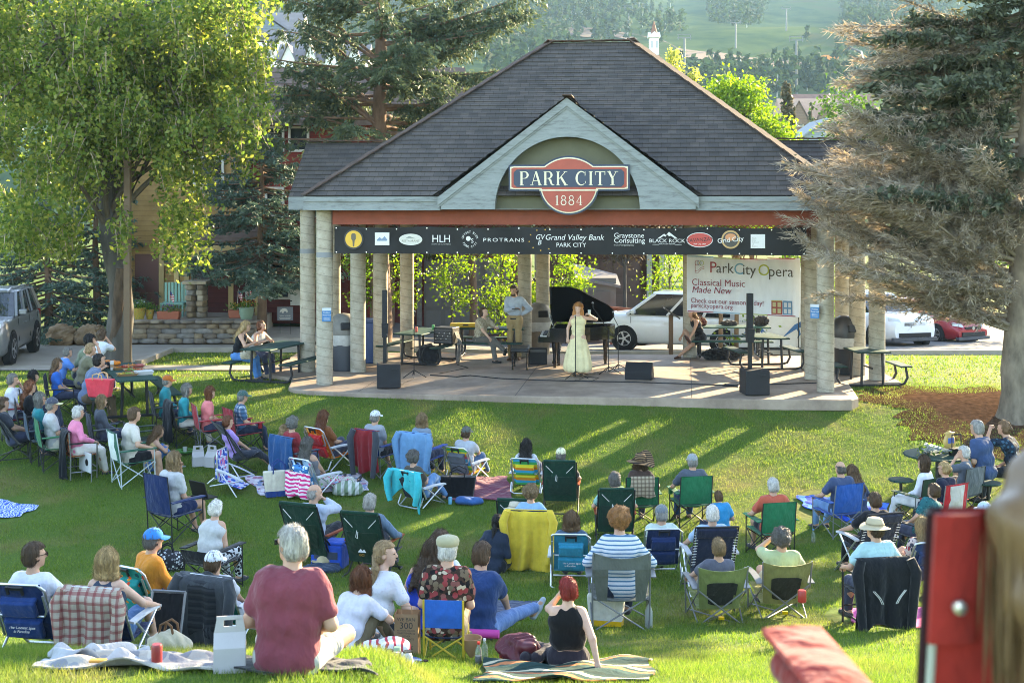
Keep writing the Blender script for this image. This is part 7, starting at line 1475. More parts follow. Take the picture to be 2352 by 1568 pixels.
 # ================================================================ performers
SG='performers on the stage';YEL=cloth((.72,.62,.36),.8,.4)
q=sp_at(1328,864);G=person(q,R(176),'singer in a strapless pale yellow gown at the microphone','stand',('crop',YEL),('none','#ffffff'),('curly','ginger'),None,'p',1.62,.95,True,rc=0,bend=0,arms=((-.27,.2,.66),'side'),group=SG,vox=.014,head=(-6,0),shoes=(.25,.16,.08));hl_=G['Hq'];D=SDF()
for x in(-.07,0,.07):D.rc(hl_(x,-.05,-.05),hl_(x*1.3,-.06,-.22),.06,.05,.04)
V,Q=D.mesh(.014,.004,2);link('hair',np_mesh('hair',V,Q,hairm('ginger')),G['t'])
b=MB();n=56;prof=[(.152,1.13),(.15,1.02),(.16,.96),(.20,.86),(.25,.7),(.30,.5),(.335,.3),(.345,.2),(.31,.13),(.26,.115)];
for j,(r,z) in enumerate(prof):
 for i in range(n):a=2*math.pi*i/n;f=1+.075*j/8*math.sin(a*11+.6*math.sin(a*3))+.05*j/8*math.sin(a*5+j*.3);b.v.append((r*.9*f*math.cos(a),r*.78*f*math.sin(a)-.02,z*.94))
b.f=[[j*n+i,j*n+(i+1)%n,(j+1)*n+(i+1)%n,(j+1)*n+i] for j in range(len(prof)-1) for i in range(n)];b.mi=[0]*len(b.f);sk=b.build('gown',YEL,G['t'],True,ang=80);sk.modifiers.new('t','SOLIDIFY').thickness=.01
w_=G['HD'][-1];b=MB();b.lathe([(.03,0),(.036,.09),(.036,.095),(.03,.09)],(0,0,0),12);cu=thing('paper_cup','small pale cup raised in the hand of the singer','cup',tuple(G['t'].location+Matrix.Rotation(R(176),3,'Z')@Vector(w_+np.array([0,.05,.02]))));b.build('body',paint((.5,.52,.48)),cu,True)
q=sp_at(1182,826);G=person(q,R(165),'standing bearded man in light blue shirt and khaki trousers','stand',('long',(.40,.45,.52),'tucked'),('pants',(.36,.25,.12)),('short','brown'),None,'l',1.84,1.0,rc=0,bend=0,arms=('hip','fold'),group=SG,head=(-10,12),shoes=(.2,.1,.05));Hq=G['Hq'];D=SDF();D.rc(Hq(-.035,.06,-.09),Hq(.035,.06,-.09),.03,k=.03);V,Q=D.mesh(.012,.002,1);link('beard',np_mesh('beard',V,Q,hairm('brown')),G['t']);b=MB();b.lathe([(.001,0),(.165,0),(.165,.035),(.001,.035)],Vector(G['P'])+Vector((0,0,.02)),24,1.05,.85);b.build('belt',BLK_,G['t'],True)
b=MB();b.box((0,0,0),(.2,.27,.012));hd=G['HD'][1];t_=thing('tablet_computer','dark tablet held by the standing man','tablet',tuple(G['t'].location+Matrix.Rotation(R(165),3,'Z')@Vector(hd+np.array([-.02,.08,.0]))));b.build('body',BLK_,t_)
q=sp_at(1106,829);person(q,R(-128),'seated man in a beige print shirt and gray trousers on stage bench','chair',('tee',spots((.40,.34,.24),[(.25,.2,.12),(.5,.45,.35)],30,.4)),('pants',(.13,.12,.105)),('short','brown'),None,'p',1.74,1.,arms=(('table'),(.25,.5,.12)),legs='crossed',hs=.45,rc=-8,group=SG,head=(0,-18),shoes=(.02,.018,.016))
q=sp_at(1604,822);person(q,R(118),'seated woman in black bending to her sandal at the stage table','chair',('tank',(.012,.012,.014)),('shorts',(.012,.012,.014)),('long','lbrown'),None,'l',1.66,.98,True,arms=((-.1,.5,-.15),(.15,.45,.1)),legs='ankle',hs=.45,rc=-22,group=SG,head=(0,-25),shoes=(.07,.03,.02))
# ================================================================ the audience
TYPH={'quad':1.25,'sport':1.22,'beach':1.02,'lowbeach':.93,'low':1.06,'sling':1.04,'lounge':1.22,'moon':1.08,'director':1.32,'kid':1.04}
HSEAT={'quad':.37,'sport':.35,'beach':.22,'lowbeach':.14,'low':.24,'sling':.23,'lounge':.39,'moon':.26,'director':.43,'kid':.24}
RCL={'quad':12,'sport':14,'beach':24,'lowbeach':26,'low':24,'sling':22,'lounge':22,'moon':26,'director':6,'kid':-4}
def face(p,dx=0):a=math.atan2(-(1.55-p.x),28.3-p.y);return a+R(dx)
FIX={}
def S(x,yt,yb,kind,clabel,plabel,ck=None,pk=None,dyaw=0,px=None,Y=None):
 """person on a chair: picture column, head top, chair base; returns chair, plane, axes, person"""
 p0=gp(x,Y) if Y else hit(x,yb);yaw=face(p0,dyaw);fw=Vector((-math.sin(yaw),math.cos(yaw),0));p=p0+fw*.25;p.z=gz(p.x,p.y);s=F/p.y
 want=(CZ-p.z)-(yt-HY)/s;r=want/TYPH[kind]
 if not .88<r<1.14 and not Y and yb<1420 and plabel:
  return S(x,yt,yb+(3 if r<1 else-3),kind,clabel,plabel,ck,pk,dyaw)
 r=min(1.13,max(.88,r));kc=min(1.1,max(.92,r));ch,T,M=chair(kind,p,yaw,clabel,scale=kc,**(ck or{}))
 G=None
 if plabel:
  k=dict(H=1.70*r,hs=HSEAT[kind]*kc,rc=RCL[kind],pose='chair');k.update(pk or{});G=person(p,yaw+R(k.pop('turn',0)),plabel,**k)
 return ch,T,M,G
def Gd(x,yt,yb,pose,plabel,pk=None,dyaw=0,Y=None,typ=.88):
 p=gp(x,Y) if Y else hit(x,yb);s=F/p.y;want=(CZ-p.z)-(yt-HY)/s;r=want/typ
 if not .84<r<1.18 and not Y and yb<1420 and not(pk or{}).get('kid'):return Gd(x,yt,yb+(3 if r<1 else-3),pose,plabel,pk,dyaw,Y,typ)
 r=min(1.16,max(.6 if(pk or{}).get('kid') else .86,r));k=dict(H=1.70*r,pose=pose,rc=-6,bend=16);k.update(pk or{});k.pop('kid',0);return person(p,face(p,dyaw),plabel,**k)
def dr(c,**k):ch,T,M,G=c;return k.pop('f',drape)(k.pop('name'),k.pop('label'),k.pop('cat'),T,M,k.pop('m'),**k)
JEAN=(.06,.11,.2);DJEAN=(.02,.03,.055);WHT_=(.47,.47,.465)
# ---- far left cluster
S(8,858,1010,'quad','red folding chair at the far left edge','gray haired man in pale tee at the far left edge',dict(c1='#8c1f26'),dict(top=('tee','#c9cdd6'),hair=('short','sgray'),arms=('chin','lap')))
S(56,853,985,'quad','dark folding chair under the black haired guest','black haired guest behind the red haired woman at far left',dict(c1='#1c1f24'),dict(top=('tee','#16181d'),hair=('bob','black'),fem=True))
S(48,874,1030,'quad','black folding chair of the long auburn haired woman','long auburn haired woman in black at the far left',dict(c1='#15171b'),dict(top=('tee','#14161a'),hair=('long','auburn'),fem=True))
S(4,915,1056,'moon','black high backed sling chair at the left edge','dark curly haired man in the black sling chair at left edge',dict(c1='#191b1e'),dict(top=('tee','#3a3d44'),hair=('wavy','brown')))
S(70,902,1062,'quad','slate blue folding chair behind a teal jacket','gray bobbed woman in a teal jacket at far left',dict(c1='#33475a'),dict(top=('jacket','#157a80'),hair=('bob','sgray'),fem=True,glasses=True))
S(98,913,1082,'quad','green folding chair of the man in a two tone cap','man in gray and cream cap and white tee at left',dict(c1='#1d6b41'),dict(top=('tee',WHT_),hair=('short','sgray'),hat=('cap','#4c4f5c','#cdbf93'),bottom=('shorts','#cfc8ba'),glasses='sun'))
c=S(150,932,1100,'director','steel folding armchair with patterned seat under a black jacket','white haired woman in a pink sweater',dict(c1=spots((.25,.08,.04),[(.5,.2,.05),(.05,.03,.02)],16),frame=metal((.3,.3,.31)),wood=None),dict(top=('long','#e07f9e'),hair=('wavy','white'),fem=True,bottom=('pants','#d8d2c8'),arms='rest',girth=1.12))
dr(c,name='black_jacket',label='long black jacket hung over the pink sweater woman\'s armchair',cat='jacket',m=cloth('#14181d'),length=.8,wide=.75,seed=2)
t=thing('side_table','white folding side table panel attached beside the steel armchair','table',hit(196,1102)+Vector((0,0,.0)),R(-50));MB().box((0,0,.32),(.5,.03,.34)).build('panel',paint((.55,.56,.57),.4),t,bevel=.02);b=MB()
for s_ in(-.22,.22):b.tube([(s_,.02,0),(s_,.02,.5)],.011,6)
b.build('leg',GRYST,t);disc(t,.1,.32,.06,.06,-.016,BLK_,'cup_ring')
S(112,826,935,'quad','black folding chair at the head of the left table','girl with long wavy brown hair and blue tee',dict(c1='#202226'),dict(top=('tee','#1f5fb0'),hair=('long','lbrown'),fem=True))
c=S(212,909,1010,'quad','charcoal folding chair beside the red tote','sandy haired guest low in a charcoal chair by the red tote',dict(c1='#3a3f47'),dict(top=('jacket','#4a4f58'),hair=('bob','dblond'),fem=True))
S(273,936,1119,'quad','green and white folding chair with pale steel frame','brown haired man in beige tee with tattooed arm at left',dict(c1='#1a5a44',c2='#cfd6cf',frame=paint((.45,.5,.5),.4)),dict(top=('tee','#c7bfb2'),hair=('short','lbrown'),bottom=('shorts','#1b1c20'),rc=2,arms='rest',girth=1.05),dyaw=-4)
S(300,990,1062,'quad','empty dark olive folding chair between beige tee man and table',None,dict(c1='#1f2f22',hb=.75))
S(356,864,985,'quad','black folding chair of the man in the orange cap','man in orange cap and teal hoodie',dict(c1='#17181b'),dict(top=('jacket','#17787f'),hair=('short','sgray'),hat=('cap','#b0602a'),rc=4,turn=-14))
c=S(398,884,1003,'quad','black folding chair covered by a black rain jacket','silver haired woman in teal sweater',dict(c1='#15161a'),dict(top=('long','#1b8a92'),hair=('bob','sgray'),fem=True,bottom=('pants','#d6d0c5'),rc=2,turn=-14))
dr(c,name='rain_jacket',label='black rain jacket draped over the chair of the silver haired woman',cat='jacket',m=cloth('#16181c'),length=.75,wide=1.15,seed=3)
S(455,891,1032,'quad','red folding chair with steel frame at left','auburn haired woman in salmon pink top',dict(c1='#a3262c',frame=GRYST),dict(top=('tee','#dd7d7c'),hair=('bob','auburn'),fem=True,girth=1.2,turn=-10,rc=6),dyaw=-6)
S(532,899,1040,'quad','dark red folding chair with cup holder arms','man in dark green cap and blue plaid shirt',dict(c1='#8e2029',cups=True),dict(top=('tee',plaid((.06,.13,.22),(.5,.55,.6),(.02,.04,.08),.07)),hair=('short','sgray'),hat=('cap','#3e5a58'),bottom=('pants',DJEAN),turn=-14,rc=6))
S(518,958,1086,'moon','black mesh high backed sling chair facing the stage','short auburn haired woman in lavender top curled in sling chair',dict(c1='#24272b'),dict(top=('tee','#a488c8'),hair=('short','auburn'),fem=True,bottom=('pants','#3b3f48'),legs='fwd',H=1.5),dyaw=-12)
Gd(345,981,1075,'knees','woman with very long brown hair and bare shoulders on the grass',dict(top=('tank','#b99a6b'),hair=('long','lbrown'),fem=True,bottom=('pants','#3f6ea6'),arms='knee',shoes=(.3,.3,.3)),dyaw=-8)
c=S(372,1038,1245,'quad','tall navy folding chair of the boy with a laptop','sandy haired boy with a laptop in the tall navy chair',dict(c1='#142a55',hb=.98),dict(top=('tee',WHT_),hair=('bob','dblond'),bottom=('shorts','#223055'),arms=('chin','lap'),rc=6))
q=c[3]['t'].location;t=thing('laptop','black laptop raised on the knees of the boy in the navy chair','laptop',q+Vector((.27,.31,.56)),R(-40));MB().box((0,0,.12),(.38,.02,.26),rot=Matrix.Rotation(.3,3,'X')).build('screen_lid',BLK_,t,bevel=.006);MB().box((0,.1,-.01),(.38,.24,.018)).build('keyboard_base',BLK_,t)
# ---- the left table
def bench(lx,ly,H,yaw_off,label,**k):
 M=Matrix.Rotation(T1y,3,'Z');p=T1+M@Vector((lx,ly,0));p.z=gz(p.x,p.y);kk=dict(pose='chair',hs=.47,rc=-10,H=H,arms='table');kk.update(k);return person(p,T1y+R(-90 if lx<0 else 90)+R(yaw_off),label,**kk)
bench(-.78,-.55,1.82,6,'man in blue gray blazer leaning on the left table',top=('jacket','#5a6b86'),hair=('short','black'),bottom=('pants','#6b5b48'),rc=-16,head=(0,-8))
bench(-.78,.35,1.68,4,'blond guest hidden behind the man in the blazer',top=('tee','#6d6a55'),hair=('short','dblond'))
bench(-.78,.95,1.76,0,'black haired woman in a sage sleeveless dress at left table',top=('tank','#6f7a63'),hair=('bob','black'),fem=True,arms=('table','chin'),rc=-14)
bench(-.42,1.78,1.72,40,'young man in glasses and white shirt leaning over the far table end',top=('tee','#c9cfd6'),hair=('wavy','brown'),glasses=True,arms=('table','chin'),rc=-18,legs='sit')
bench(-1.15,.72,1.4,8,'small child in denim blue shirt behind the left bench',top=('tee','#4f7fc0'),hair=('short','sgray'))
p=T1+Matrix.Rotation(T1y,3,'Z')@Vector((-.66,-1.25,.47));t=thing('tote_bag','large coral red tote bag on the end of the left bench','bag',p,R(-12));RT=cloth('#d4414c');b=MB()
b.prism([(-.2,0),(.2,0),(.27,.34),(-.27,.34)],-.09,.09,lambda p,q,t:(p,t*(1+.15*q),q));b.build('bag',RT,t,bevel=.02)
for s in(-.1,.1):MB().tube([(-.1,s,.33),(-.09,s*1.2,.42),(0,s*1.2,.45),(.09,s*1.2,.42),(.1,s,.33)],.012,6).build('handle',cloth('#c9a070'),t,True)
M1=Matrix.Rotation(T1y,3,'Z')
def ontable(lx,ly):return T1+M1@Vector((lx,ly,.779))
def tray(lx,ly,label,c,food,rz=0):
 t=thing('food_tray',label,'food tray',ontable(lx,ly),T1y+rz);b=MB();b.add([(-.16,-.1,0),(.16,-.1,0),(.16,.1,0),(-.16,.1,0),(-.2,-.14,.05),(.2,-.14,.05),(.2,.14,.05),(-.2,.14,.05)],[[0,1,2,3],[4,5,1,0],[5,6,2,1],[6,7,3,2],[7,4,0,3]]);b.build('tray',paint(c,.6),t)
 for k,fc in enumerate(food):C=rng.normal(size=(40,3))*[.07,.05,.012]+[-.06+.06*k,0,.035];V,Q=rquads(C,.05,.035);scatter_mesh('food',V,Q,cloth(fc),t)
tray(-.1,-.75,'cardboard tray of nachos nearest the white container',(.35,.2,.1),['#c9a040','#7aa040']);tray(.1,-.2,'cardboard tray of salad in the middle of the table',(.35,.22,.12),['#5f8f35','#c05030']);tray(-.05,.3,'cardboard tray of tacos beside the paper cup',(.33,.2,.1),['#d08030','#b03020']);tray(.2,.5,'small food tray at the far end of the table',(.4,.1,.08),['#c08040'])
t=thing('takeout_container','white foam container on the left table','container',ontable(.22,-.7),T1y);b=MB();b.add([(-.15,-.1,0),(.15,-.1,0),(.15,.1,0),(-.15,.1,0),(-.18,-.13,.07),(.18,-.13,.07),(.18,.13,.07),(-.18,.13,.07)],[[0,1,2,3],[4,5,1,0],[5,6,2,1],[6,7,3,2],[7,4,0,3]]);b.build('container',paint(WHT_,.6),t)
def cup(p,label,h=.16,r=.042,c=(.55,.53,.5)):t=thing('paper_cup',label,'cup',p);MB().lathe([(r*.72,0),(r,h),(r*1.06,h),(r*1.06,h+.012),(r*.9,h+.02)],n=16).build('cup',paint(c,.6),t,True);MB().lathe([(r*.84,h*.35),(r*.93,h*.72)],n=16).build('sleeve',paint((.3,.2,.12)),t)
cup(ontable(-.26,.25),'tall white paper cup on the left table')
blobbag('orange_cloth','bundled orange cloth on the far end of the left table','cloth',ontable(-.2,.95),0,(.4,.3,.12),cloth('#d8771e'),handles=False);blobbag('black_pouch','small black pouch behind the orange cloth','bag',ontable(-.3,.62),.5,(.25,.2,.14),cloth(BLACK),handles=False)
# ---- two women at the table left of the stage
M2=Matrix.Rotation(R(-18),3,'Z')
def bench2(lx,ly,yaw,label,**k):p=T2+M2@Vector((lx,ly,0));p.z=gz(p.x,p.y);kk=dict(pose='chair',hs=.47,rc=-12,arms='table');kk.update(k);return person(p,yaw,label,**kk)
bench2(-.72,-.35,R(-96),'long blond woman in black top and flared jeans at the table left of the stage',top=('tank','#15161a'),hair=('long','blond'),bottom=('pants','#4a7fb8'),fem=True,H=1.7)
bench2(-.72,.42,R(-120),'auburn haired woman in white top leaning over the table left of stage',top=('tank',WHT_),hair=('short','auburn'),fem=True,H=1.66,rc=-16,head=(20,-15))
blobbag('handbag','cream handbag on the lap of the long blond woman','bag',T2+M2@Vector((-.42,-.5,.5)),R(20),(.34,.16,.2),cloth('#b3a892'),cloth('#7a6a50'))
# ---- middle row left of center
Gd(634,980,1108,'kneel','woman with low ponytail and striped white blouse kneeling at the picnic blanket',dict(top=('tee',stripes([(.55,.58,.62),(.55,.58,.62),(.3,.38,.5)],.03,0)),hair=('pony','dblond'),fem=True,bottom=('pants',DJEAN),glasses=True),dyaw=-20,typ=1.0)
c=S(655,959,1060,'quad','dark folding chair under a navy towel','gray curly haired guest behind the kneeling woman',dict(c1='#1e2a40'),dict(top=('tee','#8c2f35'),hair=('curly','sgray'),fem=True));dr(c,name='navy_towel',label='navy towel hung over the chair behind the kneeling woman',cat='towel',m=cloth('#1d4a77'),length=.62,wide=1.25,slant=.25,seed=4)
c=S(738,948,1083,'beach','orange leaf print beach chair with steel frame','curly auburn haired woman in the orange beach chair',dict(c1=spots('#d9701a',['#e9b060','#b84a12','#d9701a'],9,.5),c2='#c8282c'),dict(top=('tee','#7a4a2a'),hair=('long','auburn'),fem=True))
c=S(704,1008,1145,'lowbeach','low white framed beach chair with blue pink print','long gray haired woman on the picnic blanket',dict(c1=spots('#9fc0dc',['#c06a90','#2f5fa8','#d8dce2'],10,.5),c2=spots('#3f86c0',['#d8e4ee','#203c80'],14,.4),frame=WH),dict(top=('tank','#6a6a70'),hair=('long','dgray'),fem=True,bottom=('pants',spots((.55,.5,.5),[(.6,.1,.2),(.2,.4,.15)],18,.4)),legs='out'))
dr(c,name='striped_towel',label='pink zebra striped towel hanging behind the low beach chair',cat='towel',m=stripes(['#d8377f','#e8d9df'],.07,2,.12),over=-.22,length=.62,wide=1.15,off=.08,seed=5)
c=S(848,943,1091,'quad','navy folding chair under the dark red jacket','man in a white cap in the red jacket chair',dict(c1='#1d3c78',frame=GRYST),dict(top=('tee','#8a8f98'),hair=('short','sgray'),hat=('cap','#cfd2d6'),bottom=('shorts','#2a2d33')))
dr(c,name='red_jacket',label='dark red jacket with gray cuffs draped over a folding chair',cat='jacket',m=cloth('#7c1f24'),length=.7,wide=1.08,sleeves=.78,hem=-.1,m2=cloth('#3d4046'),seed=6)
c=S(958,951,1093,'quad','navy folding chair under the denim jacket','sandy bobbed woman behind the denim jacket',dict(c1='#1d4290',frame=GRYST),dict(top=('tee','#6f7f90'),hair=('bob','dblond'),fem=True))
dr(c,name='denim_jacket',label='pale denim jacket spread over a folding chair',cat='jacket',m=cloth('#5f8bb0'),length=.64,wide=1.3,sleeves=.6,collar=True,seed=7)
c=S(1056,991,1105,'lowbeach','low beach chair with rainbow stripes','man in a gray cap hugging his knees in the rainbow chair',dict(c1=stripes(['#2f9fc4','#2f9fc4','#b8567a','#d98a2c','#c8b832','#3f9f5a','#b8c23a','#2f88b8'],.36,2),c2='#5c6068',frame=WH),dict(top=('tee','#a7abb2'),hair=('short','brown'),hat=('cap','#575b57'),bottom=('pants',JEAN),legs='knees',arms='wrap',rc=6),dyaw=-8)
c=S(946,1040,1158,'lowbeach','low black camp chair under a teal jacket','woman with curly gray hair and jeans leaning back',dict(c1='#22262b',frame=BLK),dict(top=('tee','#4a4640'),hair=('curly','dgray'),fem=True,bottom=('pants','#5a83ac'),legs='crossed'),dyaw=-16)
dr(c,name='teal_jacket',label='bright teal jacket hung askew over a low camp chair',cat='jacket',m=cloth('#1fb0b8'),length=.42,wide=1.45,sleeves=.5,seed=8,tri=True)
S(1208,1012,1120,'lowbeach','low beach chair with bright bands behind the green chair','black haired guest in front of the crowd center',dict(c1=stripes(['#2f9fc4','#d98a2c','#c8b832','#3f9f5a'],.2,2),frame=WH),dict(top=('tee','#b8bcc4'),hair=('long','black'),fem=True))
S(1188,1118,1185,'low','dark green reclining chair with white cords beside the plum blanket','guest in a tan sun hat slouched low with raised knees',dict(c1='#12382c',c2='#16332a'),dict(top=('tee','#8a8378'),hair=('short','gray'),hat=('bucket','#c9bda6'),rc=58,legs='knees',bottom=('pants','#55585f')))
S(1287,1035,1180,'low','dark green reclining chair with white cords right of the first','man in a cream cap and charcoal tee',dict(c1='#12382c',c2='#16332a'),dict(top=('tee','#33363b'),hair=('short','dgray'),hat=('cap','#d8d3ae'),arms='rest',rc=14,bottom=('shorts','#9a958c')))
c=S(1216,1113,1262,'quad','folding chair hidden under a yellow raincoat','sandy curly haired woman in denim shirt by yellow raincoat',dict(c1='#22304a'),dict(top=('long','#7fa6c8'),hair=('curly','dblond'),fem=True,arms='rest',bottom=('pants','#3a3d44')))
dr(c,name='yellow_raincoat',label='long mustard yellow raincoat draped over a chair',cat='raincoat',m=cloth('#d0b23c'),length=.86,wide=1.3,sleeves=.7,seed=9,fold=.05,hem=.1)
S(1414,1090,1250,'low','dark green padded chair with steel top bar','balding man with curly gray hair and leaf print shirt',dict(c1='#143a2e',c2='#16332a',hb=1) if False else dict(c1='#143a2e',c2='#16332a'),dict(top=('tee',spots('#86b3a8',['#3f6f78','#2c5560'],22,.35)),hair=('wavy','dgray'),rc=12,girth=1.1,arms='rest'))
c=S(1474,1043,1193,'quad','green folding chair with a plaid towel on top','woman in a huge striped straw sun hat',dict(c1='#1c5c40'),dict(top=('tee','#4a3a34'),hair=('bob','brown'),fem=True,hat=('sun',stripes([(.03,.02,.014),(.22,.14,.075)],.024,2,.0)),head=(-8,-12),arms=('lap','rest')))
dr(c,name='plaid_towel',label='folded tan plaid towel over the green chair of the sun hat woman',cat='towel',m=plaid((.36,.29,.2),(.1,.07,.05),(.1,.07,.05),.06),length=.3,wide=.72,seed=10,fold=.004)
S(1597,1043,1212,'quad','bright green folding chair with cup holders alone at right of center','man in a gray cap and slate shirt in the bright green chair',dict(c1='#1b6b47',cups=True),dict(top=('tee','#4d5560'),hair=('short','gray'),hat=('cap','#8d9598'),bottom=('pants','#2c4a74'),arms='rest',shoes=(.06,.03,.02),girth=1.06))
# ---- row with the green padded chairs on the left
LOGO=cloth('#c98f2a')
def logo(c,z=.45,y=-.42):
 ch=c[0];b=MB();yy=y;b.prism([(-.06,z),(-.02,z+.05),(.01,z+.02),(.03,z+.045),(.065,z)],yy-.003,yy,f3);b.build('mountain_logo',WTX,ch);text(0,'GCI',.045,LOGO,ch,(-.04,yy,z-.05),ext=.001)
c=S(706,1119,1306,'low','dark green padded rocker chair with wooden arms, the left one','bald man in pale blue shirt resting chin on hand',dict(c1='#113527',c2='#11301f'),dict(top=('long','#aab4c6'),hair=('bald','gray'),arms=('rest','chin'),head=(-40,0),bottom=('pants','#2a2c31'),legs='ankle',rc=10));logo(c,.38,-.41)
c=S(842,1139,1322,'low','dark green padded rocker chair with wooden arms and hanging cord beside the blue cooler','silver haired woman in gray blue sweater in padded chair',dict(c1='#113527',c2='#11301f'),dict(top=('long','#5a6f84'),hair=('short','gray'),arms='rest',bottom=('pants','#30343c'),legs='crossed',rc=16));logo(c,.38,-.41)
# ---- center block of chairs
c=S(1312,1178,1338,'beach','bright teal backpack beach chair','brown haired guest in the bright teal beach chair',dict(c1='#15788f',c2='#1787a6'),dict(top=('tee','#44586a'),hair=('bob','lbrown')))
text(0,'The Coolest Spot',.035,WTX,c[0],(-.12,-.345,.36),(R(68),0,0),ext=.001);text(0,'in Paradise',.035,WTX,c[0],(-.09,-.332,.32),(R(68),0,0),ext=.001)
c=S(1426,1171,1445,'sport','gray folding chair with crossed steel legs and headrest band','woman with curly ginger hair and blue striped sweater',dict(c1='#5b6058',frame=GRYST),dict(top=('long',stripes([(.56,.58,.6),(.56,.58,.6),(.06,.16,.28)],.042,2)),hair=('curly','ginger'),fem=True,arms='rest',bottom=('pants',DJEAN),rc=0,girth=1.08));logo(c,.78,-.405)
S(1521,1162,1332,'beach','navy beach chair with a bare steel corner','guest in a gray baseball cap and pale mint tee',dict(c1='#1c2f55',c2='#1f3560'),dict(top=('tee','#b9c6bd'),hair=('short','gray'),hat=('cap','#6f767c'),legs='crossed',bottom=('shorts','#b8a88f')))
S(1639,1162,1338,'lounge','navy laced recliner in the center right row','white haired man in the navy recliner',dict(c1='#1b2740',c2='#1a2338'),dict(top=('tee','#9db4cc'),hair=('short','white'),arms='rest',glasses=True))
Gd(1656,1135,1225,'cross','child in bright blue tee on the grass behind the white haired man',dict(top=('tee','#1787b8'),hair=('short','lbrown'),kid=1),typ=.84)
c=S(1652,1235,1428,'sling','olive sling chair of the woman with a bun','woman with sandy hair in a low bun',dict(c1='#7f8a52',c2='#25271f',frame=GRYST),dict(top=('tee','#5a5c68'),hair=('bun','dblond'),fem=True,arms=('rest','lap'),rc=26,bottom=('shorts','#c9c2b4'),glasses=True));text(0,'L.L.Bean',.065,cloth('#c9c48f'),c[0],(-.13,-.47,.655),(R(75),0,0),ext=.001)
c=S(1798,1216,1417,'sling','olive sling chair right beside its twin','man with curly gray brown hair in pale green shirt',dict(c1='#8b8a55',c2='#2a2b20',frame=GRYST),dict(top=('tee','#a9b486'),hair=('curly','dgray'),arms=('face','rest'),rc=22,bottom=('shorts','#b9ad90'),legs='sit'),dyaw=-4);text(0,'L.L.Bean',.065,cloth('#c9c48f'),c[0],(-.13,-.47,.655),(R(75),0,0),ext=.001)
can(gp(1842,13.9)+Vector((0,0,.3)),'red drink in a clear cup held in the olive chair arm',(.4,.03,.02),(.6,.6,.6),.045,.13,'drink_cup','cup')
# ---- right block
S(1786,1098,1276,'quad','bright green folding chair right of center with black frame','white haired man in rust red shirt',dict(c1='#1d6f4a'),dict(top=('tee','#b3543f'),hair=('short','white'),arms='rest',bottom=('shorts','#22252c'),girth=1.08,glasses='sun'))
S(1945,1058,1225,'quad','royal blue folding chair with steel frame','bald man in slate tee leaning to a companion',dict(c1='#1f55a0',frame=GRYST),dict(top=('tee','#3b4a66'),hair=('bald','dgray'),bottom=('pants','#6f97c4'),legs='sit',arms='rest'))
Gd(1972,1075,1190,'cross','long haired woman on the blue blanket beside the bald man',dict(top=('tee','#3a4a68'),hair=('long','lbrown'),fem=True),typ=.86)
c=S(2030,1195,1446,'director','tall black armchair draped with a track jacket','man in a tan brimmed hat and pale aqua shirt',dict(c1='#1a1b1d',frame=BLK),dict(top=('tee','#9fc2c4'),hair=('short','brown'),hat=('bucket','#b3a488'),arms='rest',glasses=True,head=(30,0),turn=4));TJ=cloth('#1d1f23')
tj=dr(c,name='track_jacket',label='black track jacket with white piping over the tall armchair',cat='jacket',m=TJ,length=.76,wide=1.2,sleeves=.9,seed=11,hem=.3)
b=MB();W_=(c[1][1]-c[1][0]).length*.5
for s in(-1,1):
 for o in(0,.018):b.tube([Vector((s*.17*1+s*o,-.145,-.30)),Vector((s*.1+s*o,-.15,-.38)),Vector((s*.07+s*o,-.145,-.44))],.0045,4)
 b.tube([Vector((s*.31,-.08,-.62)),Vector((s*.25,-.1,-.84))],.005,4)
pb_=b.build('piping',WTX,tj);pb_.rotation_euler=(0,0,face(c[3]['t'].location))
S(2016,1131,1328,'lounge','navy laced recliner behind the tan brimmed hat','dark haired man in black in the right recliner',dict(c1='#262d3d',c2='#252c3a'),dict(top=('tee','#1c1d22'),hair=('short','brown'),arms='rest',bottom=('pants','#1a1b1f')))
S(2143,1106,1250,'quad','black and blue folding chair leaning under the teal check shirt','man in teal checked shirt leaning sideways',dict(c1='#1a1d22',c2='#16557a',hb=.62),dict(top=('tee',spots('#1f5a60',['#14414a','#2a6f72'],40,.4)),hair=('short','brown'),rc=8,lean=24,head=(0,-10)),dyaw=10)
c=S(2189,1060,1195,'quad','red folding chair with pale gray center panel','woman with blond low bun and navy top',dict(c1='#b4242c',c2='#b9b3ae',frame=GRYST),dict(top=('long','#1d2436'),hair=('bun','blond'),fem=True,glasses='sun',head=(25,0)))
S(2138,1049,1175,'quad','dark green folding chair near the round table','brown haired woman in a white blouse',dict(c1='#2f4a35'),dict(top=('long','#d4d6de'),hair=('bob','brown'),fem=True,bottom=('pants','#d9d7d4'),turn=24))
S(2232,1026,1150,'quad','gray folding chair beside the round table','white haired man with long hair resting chin near the round table',dict(c1='#565c60'),dict(top=('tee','#4c5560'),hair=('short','white'),arms=('chin','lap'),turn=30))
person(q_:=hit(2256,1162),R(40),'gray haired man in navy polo seated on a round stool','chair',('tee','#33486b'),('shorts','#2a2d33'),('short','gray'),H=1.78,hs=.47,rc=-6,arms='lap',girth=1.08)
person(hit(2322,1158),R(50),'brown ponytailed woman in dark floral top on a stool','chair',('tee',spots('#1c2a3a',['#35566a','#101820'],18,.4)),('pants','#22252c'),('bun','lbrown'),H=1.74,hs=.47,rc=-8,arms=('face','lap'),fem=True)
S(2282,1153,1320,'quad','dark folding chair mostly hidden by the nearest red chair','guest in a pale blue cap behind the nearest red chair',dict(c1='#22252b'),dict(top=('tee','#8b9cab'),hair=('short','gray'),hat=('cap','#a9c0d6')))
